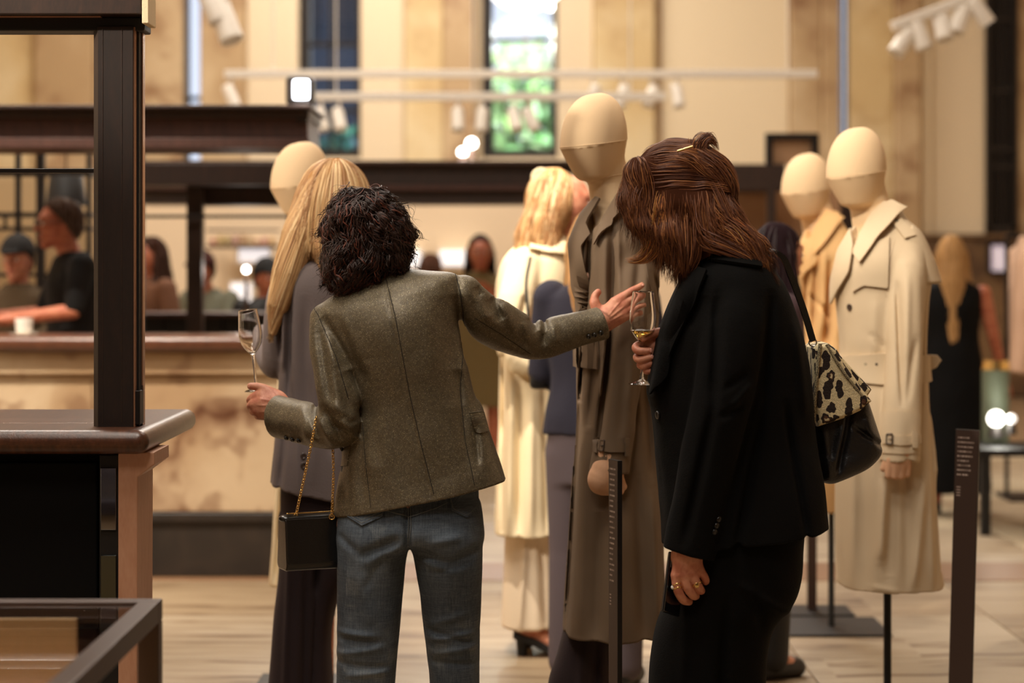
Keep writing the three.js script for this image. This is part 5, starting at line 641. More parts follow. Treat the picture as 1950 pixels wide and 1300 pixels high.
{ // tan blazer
  const fg = figure(1582, 482), P = fg.p, t = thing('mannequin', 'cloth mannequin in a tan blazer standing half hidden behind the auburn haired woman', 'mannequin', fg.root);
  const H = mannequinHead(fg, 1537, 413, 1.06, -0.85, 0.05), trunk = rowsOf(fg, [[450, 1548, 1600, -0.02, 0.06], [500, 1530, 1625, -0.02, 0.09], [900, 1540, 1620, 0, 0.09]]), nk = chain([[...P(1560, 400, -0.02), 0.05], [...P(1570, 448, -0.02), 0.054]]);
  obj('body', net(union(0.02, H.sdf, nk, trunk), [-0.24, 0.75, -0.2], [0.16, 1.95, 0.2], 0.008, { lip: 4 }), M.cloth, t); obj('head_seam', headSeam(fg, H), M.cloth, t);
  const trunkC = rowsOf(fg, [[402, 1556, 1598, -0.03, 0.06], [424, 1544, 1604, -0.02, 0.085], [450, 1528, 1620, -0.01, 0.11], [490, 1517, 1632, 0, 0.14], [600, 1522, 1634, 0, 0.14], [700, 1524, 1636, 0, 0.13], [850, 1518, 1644, 0, 0.15], [990, 1516, 1648, 0, 0.16]], 2.5), slv = sleeve(fg, [[1604, 470, 0.03, 28], [1604, 540, 0.12, 30], [1602, 650, 0.16, 28], [1592, 780, 0.15, 26], [1586, 870, 0.14, 24]]), hem = P(0, 968)[1], cuff = P(0, 850)[1];
  const coat = folded((x, y, z) => smin(smax(trunkC(x, y, z), hem - y, 0.004), smax(slv(x, y, z), cuff - y, 0.004), 0.012) + noise3(x * 10, y * 6, z * 10) * 0.004, foldsOf(fg, [[1546, 470, 1540, 640, 4, -0.02], [1560, 480, 1552, 640, 5, 0.014], [1570, 500, 1562, 660, 4, -0.02], [1582, 500, 1578, 640, 5, 0.012], [1530, 500, 1530, 620, 4, -0.012], [1590, 600, 1584, 760, 5, -0.012], [1536, 560, 1566, 600, 4, -0.01]]));
  const nc = chain([[...P(1556, 390, 0.0), 0.053], [...P(1548, 440, 0.05), 0.036]]), c = obj('blazer', net((x, y, z) => smax(coat(x, y, z), -nc(x, y, z), 0.008), [-0.22, 0.42, -0.22], [0.2, 1.7, 0.28], 0.008), M.tan, t);
  obj('collar', panel(coat, fg, [[1572, 402], [1556, 430], [1540, 470], [1530, 520]], [[1600, 418], [1584, 446], [1560, 484], [1536, 530]], 14, 7, 0.006, (u, v) => 0.008 + 0.01 * v), M.tan, c);
  obj('hand', net(mitten(fg, [[1588, 840, 0.14, 18], [1586, 866, 0.145, 19], [1584, 886, 0.145, 10]]), ...box3([P(1556, 830, 0.14), P(1615, 900, 0.14)], 0.05), 0.006), M.clothPink, t);
  stand(fg, t, 1583, 0.41, 0.4, 0.9, 0.0125);
}
{ // long cream coat behind the blonde woman
  const fg = figure(588, 560), P = fg.p, t = thing('mannequin', 'cloth mannequin in a long cream coat, head rising behind the long blonde hair', 'mannequin', fg.root);
  const H = mannequinHead(fg, 574, 408, 1.04, -0.85, 0.04), trunk = rowsOf(fg, [[440, 560, 612, -0.02, 0.06], [500, 540, 636, -0.02, 0.09], [900, 548, 630, 0, 0.09]]), nk = chain([[...P(590, 390, -0.02), 0.05], [...P(590, 450, -0.02), 0.054]]);
  obj('body', net(union(0.02, H.sdf, nk, trunk), [-0.22, 0.75, -0.2], [0.18, 1.95, 0.2], 0.007, { lip: 4 }), M.cloth, t); obj('head_seam', headSeam(fg, H), M.cloth, t);
  const trunkC = rowsOf(fg, [[420, 566, 612, -0.03, 0.07], [450, 552, 632, -0.01, 0.1], [500, 528, 648, 0, 0.13], [600, 530, 648, 0, 0.13], [700, 530, 648, 0, 0.13], [900, 527, 650, 0, 0.15], [1120, 514, 646, 0, 0.17]], 2.5), hem = P(0, 1106)[1], nc = chain([[...P(584, 400, 0.0), 0.05], [...P(578, 450, 0.05), 0.034]]);
  obj('coat', net((x, y, z) => smax(folded((a, b, c) => smax(trunkC(a, b, c), hem - b, 0.004) + noise3(a * 10, b * 6, c * 10) * 0.004, foldsOf(fg, [[540, 920, 532, 1100, 4, -0.014], [560, 900, 556, 1100, 6, 0.01]]))(x, y, z), -nc(x, y, z), 0.008), [-0.18, 0.3, -0.22], [0.16, 1.65, 0.24], 0.008), M.ivory, t);
  stand(fg, t, 600, 0.4, 0.34, 0.9, 0.0105); 
}
{ // further display stand at the back
  const fg = figure(1546, 461), t = thing('display_stand', 'brown flat post on a small dark floor plate beyond the tan blazer', 'stand', fg.root); obj('post', bx(-0.02, 0.02, 0.01, 0.62, -0.01, 0.01), M.bronze, t); obj('base_plate', bx(-0.14, 0.16, 0, 0.012, -0.12, 0.12), M.iron, t); obj('top_panel', bx(-0.1, 0.12, 0.62, 0.95, -0.012, 0.012), M.black, t);
}
// ---------- auburn haired woman in black, side on ----------
{
  const fg = figure(1395, 800), P = fg.p, px = 1 / 800, t = thing('person', 'auburn haired woman in a black suit leaning in with a glass of white wine', 'person', fg.root);
  const trunk = rowsOf(fg, [[466, 1356, 1440, 0, 0.07], [484, 1338, 1452, 0.0, 0.1], [510, 1312, 1468, 0, 0.165], [545, 1292, 1492, 0, 0.19], [600, 1270, 1514, 0, 0.195], [660, 1253, 1530, 0, 0.19], [740, 1239, 1543, 0, 0.18], [840, 1246, 1553, 0, 0.175], [940, 1255, 1570, 0, 0.19], [1070, 1263, 1580, 0, 0.2]], 2.3);
  const arm = sleeve(fg, [[1418, 548, 0.1, 58], [1404, 610, 0.15, 60], [1388, 690, 0.175, 58], [1372, 770, 0.18, 55], [1352, 860, 0.175, 52], [1334, 950, 0.165, 50], [1318, 1020, 0.155, 49], [1308, 1075, 0.15, 49]]), h0 = P(1262, 1036), h1 = P(1575, 1004), sl = (h1[1] - h0[1]) / (h1[0] - h0[0]), c0 = P(1270, 1029), c1 = P(1366, 1052), cs = (c1[1] - c0[1]) / (c1[0] - c0[0]);
  const far = sleeve(fg, [[1400, 560, -0.12, 52], [1370, 650, -0.16, 48], [1340, 720, -0.14, 44], [1300, 690, -0.1, 40], [1268, 660, -0.04, 36]]);
  const fl = foldsOf(fg, [[1352, 560, 1340, 760, 10, -0.012], [1340, 760, 1290, 1010, 9, -0.012], [1452, 560, 1440, 760, 10, -0.012], [1440, 760, 1385, 1030, 9, -0.012], [1310, 530, 1262, 640, 12, 0.012, -0.3], [1262, 640, 1240, 760, 12, 0.012, -0.3], [1400, 700, 1360, 730, 7, -0.005], [1410, 720, 1372, 760, 7, 0.005], [1396, 760, 1350, 780, 7, -0.005], [1480, 760, 1520, 1010, 7, -0.012], [1500, 620, 1520, 780, 10, 0.006], [1330, 560, 1300, 620, 12, -0.006]]);
  const jk = folded((x, y, z) => smin(smin(smax(trunk(x, y, z), h0[1] + (x - h0[0]) * sl - y, 0.004), smax(arm(x, y, z), c0[1] + (x - c0[0]) * cs - y, 0.004), 0.012), far(x, y, z), 0.012) + noise3(x * 9, y * 7, z * 9) * 0.004 + noise3(x * 26, y * 20, z * 26) * 0.001, fl);
  const jo = obj('blazer', net(jk, [-0.24, 0.66, -0.3], [0.26, 1.52, 0.3], 0.0055), M.blackWool, t);
  for (const [x, y] of [[1374, 996], [1378, 984], [1382, 972]]) obj('cuff_button', button(hit(jk, fg, x - 14, y + 16), 0.007, 0.004), M.blackButton, jo);
  obj('front_button', button(hit(jk, fg, 1254, 790), 0.01, 0.005), M.blackButton, jo); obj('lapel', panel(jk, fg, [[1322, 508], [1292, 560], [1262, 640], [1243, 742]], [[1352, 520], [1322, 590], [1290, 660], [1248, 748]], 20, 8, 0.005, (u, v) => 0.004 + 0.008 * v), M.blackWool, jo); obj('collar', panel(jk, fg, [[1360, 470], [1400, 470], [1440, 482]], [[1356, 500], [1400, 506], [1448, 512]], 14, 8, 0.006, () => 0.005), M.blackWool, jo);
  const hp = rowsOf(fg, [[960, 1280, 1536, 0, 0.17], [1040, 1280, 1528, 0, 0.175], [1095, 1282, 1524, 0, 0.17], [1140, 1270, 1510, 0, 0.16], [1190, 1250, 1474, 0.0, 0.145], [1240, 1241, 1460, 0, 0.14], [1300, 1236, 1456, 0, 0.135], [1440, 1230, 1440, 0.0, 0.13], [1644, 1236, 1430, 0.0, 0.125]], 2.4);
  obj('trousers', net(folded((x, y, z) => hp(x, y, z) + noise3(x * 9, y * 7, z * 9) * 0.004, foldsOf(fg, [[1370, 1120, 1350, 1640, 10, -0.014], [1300, 1060, 1290, 1300, 10, 0.006], [1420, 1100, 1440, 1180, 10, -0.006], [1390, 1090, 1500, 1160, 9, 0.006]])), [-0.24, -0.01, -0.22], [0.2, 0.9, 0.22], 0.007), M.blackWool, t);
  for (const z of [0.07, -0.07]) obj('shoe', net(union(0.02, chain([[P(1420, 0)[0], 0.03, z, 0.032], [P(1200, 0)[0], 0.022, z, 0.024]]), chain([[P(1400, 0)[0], 0.05, z, 0.04], [P(1390, 0)[0], 0.1, z, 0.035]])), [-0.34, -0.02, z - 0.06], [0.12, 0.16, z + 0.06], 0.007), M.leatherSoft, t);
  // skin: head bowed to the left, trunk, arms, hands
  const hd = union(0.02, ell([P(1290, 0)[0], P(0, 384)[1], 0], [0.094, 0.108, 0.074], 0.5), chain([[...P(1262, 432, 0), 0.05], [...P(1252, 452, 0), 0.034]]), chain([[...P(1222, 404, 0), 0.014], [...P(1214, 420, 0), 0.013]]), chain([[...P(1320, 430, 0), 0.055], [...P(1375, 490, 0), 0.06]]));
  const tr = union(0.03, hd, chain([[...P(1390, 540, 0), 0.11], [...P(1395, 760, 0), 0.12], [...P(1400, 1000, 0), 0.13]]), chain([[...P(1410, 560, 0.12), 0.045], [...P(1370, 780, 0.175), 0.04], [...P(1308, 1035, 0.155), 0.028]]), chain([[...P(1390, 560, -0.12), 0.045], [...P(1340, 715, -0.14), 0.04], [...P(1262, 652, -0.03), 0.027]]), chain([[...P(1400, 1040, 0.05), 0.09], [...P(1360, 1180, 0.05), 0.06], [...P(1340, 1300, 0.05), 0.05], [...P(1350, 1580, 0.05), 0.04]]), chain([[...P(1400, 1040, -0.05), 0.09], [...P(1360, 1180, -0.05), 0.06], [...P(1340, 1300, -0.05), 0.05], [...P(1350, 1580, -0.05), 0.04]]));
  const g0 = net(tr, [-0.3, 0.02, -0.28], [0.2, 1.74, 0.28], 0.012), Z = 0.155;
  const hl = hand(fg, [[[1310, 1030, Z, 0.027], [1307, 1056, Z, 0.0285]], [[1302, 1050, Z + 0.006, 0.024], [1289, 1094, Z + 0.01, 0.0128]], [[1306, 1052, Z + 0.01, 0.024], [1303, 1092, Z + 0.016, 0.0125]], [[1312, 1052, Z + 0.008, 0.024], [1318, 1089, Z + 0.014, 0.0122]], [[1318, 1052, Z + 0.004, 0.02], [1331, 1083, Z + 0.008, 0.011]]],
    [[[1288, 1096, Z + 0.01, 0.0118], [1290, 1121, Z + 0.012, 0.011], [1301, 1141, Z, 0.0104], [1312, 1145, Z - 0.022, 0.009]], [[1303, 1094, Z + 0.016, 0.0118], [1309, 1117, Z + 0.018, 0.011], [1320, 1133, Z + 0.004, 0.0102], [1326, 1134, Z - 0.02, 0.009]], [[1318, 1091, Z + 0.014, 0.0114], [1326, 1109, Z + 0.016, 0.0106], [1334, 1123, Z + 0.002, 0.0098], [1336, 1124, Z - 0.02, 0.0086]], [[1331, 1085, Z + 0.008, 0.0108], [1340, 1096, Z + 0.008, 0.0098], [1344, 1106, Z - 0.004, 0.009], [1342, 1108, Z - 0.024, 0.008]], [[1290, 1056, Z - 0.01, 0.016], [1280, 1082, Z - 0.02, 0.0125], [1282, 1104, Z - 0.034, 0.0105], [1288, 1120, Z - 0.042, 0.009]]]);
  const hlF = folded(hl, [[1300, 1056, 1291, 1094, 2.4, 0.0012], [1307, 1056, 1304, 1092, 2.4, 0.0014], [1314, 1056, 1319, 1088, 2.4, 0.0012], [1296, 1072, 1322, 1066, 2, 0.0008], [1288, 1094, 1330, 1084, 4, 0.0008]].map(([a, b, c, d, w, h]) => [...P(a, b, Z).slice(0, 2), ...P(c, d, Z).slice(0, 2), w * px, h, Z]));
  const g1 = net(hlF, ...box3([P(1268, 1020, Z), P(1352, 1156, Z)], 0.05), 0.0026), Y = 0.0;
  const hr = hand(fg, [[[1268, 655, Y - 0.02, 0.026], [1252, 662, Y - 0.016, 0.024]], [[1262, 648, Y - 0.02, 0.018], [1238, 655, Y - 0.014, 0.0125]], [[1262, 672, Y - 0.02, 0.022], [1236, 680, Y - 0.016, 0.0125]], [[1262, 690, Y - 0.018, 0.018], [1240, 697, Y - 0.014, 0.011]]],
    [[[1242, 654, Y - 0.014, 0.0118], [1222, 655, Y - 0.01, 0.0108], [1211, 661, Y + 0.004, 0.0102], [1216, 668, Y + 0.016, 0.0092], [1236, 668, Y + 0.019, 0.0082]], [[1240, 676, Y - 0.016, 0.0112], [1222, 676, Y - 0.012, 0.0104], [1213, 680, Y + 0.002, 0.0098], [1219, 685, Y + 0.014, 0.009], [1238, 680, Y + 0.018, 0.0082]], [[1242, 690, Y - 0.014, 0.0104], [1226, 692, Y - 0.012, 0.0096], [1219, 695, Y, 0.009], [1226, 697, Y + 0.01, 0.0084], [1240, 692, Y + 0.014, 0.0076]], [[1246, 702, Y - 0.012, 0.0092], [1234, 704, Y - 0.01, 0.0084], [1229, 706, Y, 0.008], [1234, 707, Y + 0.008, 0.0074], [1242, 705, Y + 0.01, 0.0066]], [[1264, 634, Y - 0.008, 0.0145], [1250, 634, Y + 0.002, 0.0118], [1238, 638, Y + 0.008, 0.0102], [1226, 644, Y + 0.011, 0.0088]]]);
  const g2 = net(hr, ...box3([P(1198, 618, Y), P(1280, 722, Y)], 0.04), 0.0026), bd = obj('body', merge([g0, g1, g2]), M.skin, t);
  for (const [x, y, z] of [[1240, 667, Y + 0.0265], [1242, 679, Y + 0.0255], [1243, 704, Y + 0.016]]) obj('nail', nail(fg, x, y, z, 0.0052, [0.25, 0.1, 1]), M.nail, bd);
  obj('ring', new THREE.TorusGeometry(0.0108, 0.0024, 8, 22).rotateX(Math.PI / 2 - 0.5).rotateZ(0.3).translate(...P(1290, 1114, Z + 0.0125)), M.gold, bd, 'gold ring with a pearl'); obj('ring_pearl', new THREE.SphereGeometry(0.0052, 16, 12).translate(...P(1281.5, 1118, Z + 0.014)), M.pearl, bd); obj('ring', new THREE.TorusGeometry(0.0108, 0.0022, 8, 22).rotateX(Math.PI / 2 - 0.5).rotateZ(0.3).translate(...P(1291, 1121, Z + 0.0125)), M.gold, bd); obj('ring', new THREE.TorusGeometry(0.0106, 0.0026, 8, 22).rotateX(Math.PI / 2 - 0.5).rotateZ(0.5).translate(...P(1328, 1113, Z + 0.0145)), M.gold, bd, 'gold signet ring'); obj('ring_face', new THREE.SphereGeometry(0.006, 14, 10).scale(1, 1.1, 0.4).translate(...P(1327, 1114, Z + 0.0255)), M.gold, bd);
  // hair: half up with a tuft, waves over the shoulder
  const core = union(0.03, ell([P(1292, 0)[0], P(0, 356)[1], 0], [0.122, 0.112, 0.098], 0.25), ell([P(1368, 0)[0], P(0, 350)[1], 0.03], [0.036, 0.062, 0.05], 0.4), chain([[...P(1218, 330, 0.06), 0.035], [...P(1207, 380, 0.06), 0.032], [...P(1220, 420, 0.07), 0.024]]), chain([[...P(1290, 400, 0.05), 0.07], [...P(1290, 450, 0.06), 0.06], [...P(1296, 486, 0.07), 0.03]]), chain([[...P(1345, 400, 0.06), 0.065], [...P(1390, 440, 0.08), 0.05], [...P(1425, 474, 0.1), 0.034], [...P(1445, 506, 0.12), 0.012]]), chain([[...P(1250, 410, 0.06), 0.04], [...P(1256, 450, 0.07), 0.024]]));
  const lump = (x, y, z) => core(x, y, z) + noise3(x * 26, y * 20, z * 26) * 0.006 + 0.0065 * sstep(P(0, 380)[1], P(0, 430)[1], y) * Math.sin(y * 62 + x * 34 + noise3(x * 9, y * 9, z * 9) * 3), hc = obj('hair', net(lump, [-0.34, 1.38, -0.16], [0.1, 1.76, 0.2], 0.006, { tint: () => lin(70, 40, 26) }), M.hairCore, t), R = rng(7), S = new Strands(), cg = net(core, [-0.34, 1.38, -0.16], [0.1, 1.76, 0.2], 0.009), knot = P(1384, 318, 0.05);
  const colr = () => { const k = R(); return lin(...(k < 0.16 ? [176, 116, 70] : k < 0.5 ? [126, 76, 46] : [84 + 20 * k, 48 + 12 * k, 30 + 8 * k])); };
  for (const s of samples(cg, 5200, R)) {
    const w1 = R() * 6.28, hi = s[1] > P(0, 366)[1], ph = R();
    if (hi && s[0] > P(1225, 0)[0]) comb(S, lump, s, (p) => [1, (knot[1] - p[1]) * (1.5 + 40 * Math.max(0, p[0] - P(1320, 0)[0])), 0.1], { steps: 14, ds: 0.0075, lift: () => 0.0012 + 0.003 * ph, w: 0.0007 + R() * 0.0006, col: colr(), flat: 0.5 });
    else comb(S, lump, s, (p, q) => [s[0] > P(1330, 0)[0] ? 0.6 + 0.75 * Math.sin(q * 9 + s[1] * 14 + w1 * 0.15) : s[0] < P(1235, 0)[0] ? 0.25 * Math.sin(q * 5) : 0.1 * Math.sin(q * 7 + w1), -1, 0.25], { steps: 16, ds: 0.0085, lift: (q) => 0.001 + 0.006 * ph * q, w: 0.0007 + R() * 0.0007, col: colr(), flat: 0.5, hang: 0.45 + R() * 0.3, curl: 0.003, turns: 1.1, phase: w1 });
  }
  const lock = (L, n, sp, w, gold) => { const c = spline(L.map(([x, y, z]) => [...P(x, y, z), 0]), 6); for (let i = 0; i < n; i++) { const o = [R() - 0.5, R() - 0.5, R() - 0.5].map((v) => v * sp), q = R() * 0.3; const pts = c.slice(0, Math.floor(c.length * (0.7 + 0.3 * R()))).map((p, k, A) => { const t2 = k / A.length, f = 1 - 0.75 * Math.pow(t2, 2.2); return [p[0] + o[0] * f, p[1] + o[1] * f, p[2] + o[2] * f + Math.sin(t2 * 5 + q * 9) * 0.002]; }); S.add(pts, pts.map(() => { const v = V3(o[0], o[1], o[2] + sp * 0.6).normalize(); return [v.x, v.y, v.z]; }), w, gold && R() < 0.6 ? lin(186 + 30 * R(), 122 + 20 * R(), 70) : colr(), 0.5); } };
  lock([[1250, 322, 0.04], [1214, 366, 0.078], [1206, 396, 0.09], [1218, 414, 0.085], [1238, 418, 0.08]], 220, 0.036, 0.0009); lock([[1270, 370, 0.06], [1262, 390, 0.085], [1254, 430, 0.09], [1244, 466, 0.085], [1228, 488, 0.088], [1212, 495, 0.085], [1192, 496, 0.08]], 300, 0.04, 0.0009, true); lock([[1236, 400, 0.08], [1236, 440, 0.085], [1248, 470, 0.085], [1262, 500, 0.085]], 120, 0.03, 0.0009); lock([[1380, 430, 0.11], [1410, 452, 0.125], [1432, 486, 0.13], [1452, 500, 0.13], [1464, 526, 0.13]], 200, 0.045, 0.0009, true); lock([[1270, 420, 0.09], [1268, 460, 0.09], [1274, 490, 0.085], [1272, 512, 0.08]], 120, 0.03, 0.0008); lock([[1300, 430, 0.1], [1298, 480, 0.1], [1290, 510, 0.1], [1276, 540, 0.09]], 50, 0.04, 0.0012); lock([[1310, 430, 0.1], [1312, 480, 0.11], [1306, 516, 0.11]], 220, 0.06, 0.0009);
  lock([[1340, 360, 0.06], [1356, 385, 0.09], [1380, 430, 0.11], [1412, 448, 0.13], [1440, 470, 0.14], [1456, 512, 0.14]], 380, 0.055, 0.0009); lock([[1340, 400, 0.11], [1350, 450, 0.12], [1390, 470, 0.13], [1430, 492, 0.14], [1450, 524, 0.14]], 260, 0.055, 0.0009); lock([[1384, 380, 0.06], [1410, 410, 0.08], [1440, 440, 0.08]], 12, 0.05, 0.0006);
  lock([[1330, 302, 0.05], [1332, 276, 0.05], [1346, 262, 0.05], [1358, 270, 0.05], [1367, 288, 0.05]], 160, 0.034, 0.0008); lock([[1322, 300, 0.04], [1316, 274, 0.04], [1313, 264, 0.04]], 60, 0.02, 0.0007); lock([[1340, 300, 0.06], [1372, 320, 0.07], [1392, 352, 0.07], [1390, 378, 0.06], [1376, 372, 0.05]], 360, 0.044, 0.0009); lock([[1290, 300, 0.09], [1320, 308, 0.09], [1345, 330, 0.09], [1372, 350, 0.08]], 90, 0.03, 0.0008);
  obj('strands', S.geo(), M.hair, hc); const ha = P(1290, 288, 0.115), hb = P(1319, 279, 0.112); obj('hair_clip', tube([ha, hb], 0.0028, 4, 8), M.gold, hc);
  const fr = obj('spectacle_frame', [tube([P(1204, 414, 0.05), P(1218, 408, 0.075), P(1240, 404, 0.08), P(1262, 398, 0.08)], 0.0016, 20, 6), new THREE.TorusGeometry(0.019, 0.0013, 6, 24).rotateY(1.0).translate(...P(1212, 420, 0.045))], M.bronze, t);
  const wp = (x, y, z) => P(x, y, z).map((v, i) => v + fg.root[i]); wineGlass('wine_glass', 'stemmed glass with a little white wine held by the woman in black', wp(1222, 732, 0.004), wp(1225, 556, 0.004), 0.026);
  const ph = thing('phone', 'black phone held in the ringed left hand of the woman in black', 'phone', wp(1283, 1112, Z - 0.014)); const pc = obj('case', boxUV(new RoundedBoxGeometry(0.07, 0.14, 0.009, 3, 0.004)), M.phone, ph); obj('camera_bump', new RoundedBoxGeometry(0.026, 0.03, 0.003, 2, 0.001).translate(-0.018, 0.048, 0.006), M.phone, ph); ph.rotation.set(-0.1, 0.9, -0.24);
}
{ // bag with leopard flap
  const fg = figure(1590, 780), P = fg.p, t = thing('shoulder_bag', 'black leather shoulder bag with leopard print flap, worn by the woman in black', 'bag', fg.root);
  const sh = (L) => new THREE.Shape(L.map(([x, y]) => new THREE.Vector2(...P(x, y).slice(0, 2)))), ext = (L, d, z, b = 0.02) => boxUV(new THREE.ExtrudeGeometry(sh(L), { depth: d, bevelEnabled: true, bevelSize: b * 0.5, bevelThickness: b, bevelSegments: 6, bevelOffset: -b * 0.5 }).translate(0, 0, z));
  const body = folded(union(0.03, chain([[...P(1568, 790, 0), 0.055], [...P(1590, 868, 0), 0.062]]), chain([[...P(1620, 785, 0), 0.05], [...P(1634, 850, 0), 0.058]]), chain([[...P(1590, 870, 0), 0.06], [...P(1640, 852, 0), 0.056]])), []), poly = [[1538, 790], [1648, 752], [1682, 856], [1664, 884], [1612, 912], [1572, 923], [1548, 905]].map(([x, y]) => P(x, y)), pl = poly.map((a, i) => { const b = poly[(i + 1) % poly.length], n = [a[1] - b[1], b[0] - a[0]], l = Math.hypot(...n); return [-n[0] / l, -n[1] / l, a[0], a[1]]; }), sgn = Math.sign(pl[0][0] * (P(1600, 840)[0] - pl[0][2]) + pl[0][1] * (P(1600, 840)[1] - pl[0][3]));
  const solid = (x, y, z) => { let d = -9; for (const q of pl) d = smax(d, -sgn * (q[0] * (x - q[2]) + q[1] * (y - q[3])), 0.02); return smax(d, Math.abs(z) - 0.062 - 0.02 * Math.max(0, P(0, 860)[1] - y) * 10, 0.05); };
  obj('pouch', net(folded(solid, foldsOf(fg, [[1612, 780, 1588, 896, 6, -0.008], [1600, 800, 1580, 880, 8, 0.007], [1614, 806, 1676, 848, 5, -0.006], [1560, 810, 1572, 900, 7, 0.005], [1640, 790, 1660, 850, 8, 0.004]])), [-0.1, 0.88, -0.13], [0.14, 1.18, 0.13], 0.005), M.leatherSoft, t);
  obj('flap', ext([[1538, 660], [1545, 654], [1568, 651], [1584, 662], [1600, 690], [1650, 760], [1628, 778], [1598, 792], [1548, 808], [1541, 760]], 0.12, -0.055, 0.022), M.leopard, t, 'leopard print fur flap'); obj('side_flap', ext([[1570, 653], [1586, 660], [1662, 742], [1648, 764], [1630, 752], [1590, 690]], 0.06, -0.078, 0.014), M.leopard, t); obj('flap_edge', tube([P(1562, 654, 0.088), P(1557, 700, 0.09), P(1552, 760, 0.088), P(1550, 804, 0.084)], 0.0045, 24, 8), M.leopard, t); obj('flap_edge', tube([P(1574, 656, 0.084), P(1604, 705, 0.088), P(1642, 754, 0.084)], 0.004, 24, 8), M.leopard, t);
  obj('strap_ring', new THREE.TorusGeometry(0.009, 0.0018, 8, 20).translate(...P(1548, 652, 0.07)), M.silver, t);
  const sp = spline([[1548, 650, 0.07], [1530, 590, 0.085], [1508, 530, 0.12], [1490, 490, 0.14], [1460, 474, 0.13], [1440, 480, 0.04]].map(([x, y, z]) => [...P(x, y, z), 0]), 8); obj('strap', gridGeo([-1, 0, 1].map((k) => sp.map((p) => [p[0] + k * 0.007, p[1] + k * 0.002, p[2], 0.3, 0.1, 0.95])), 0.003), M.leatherSoft, t);
}
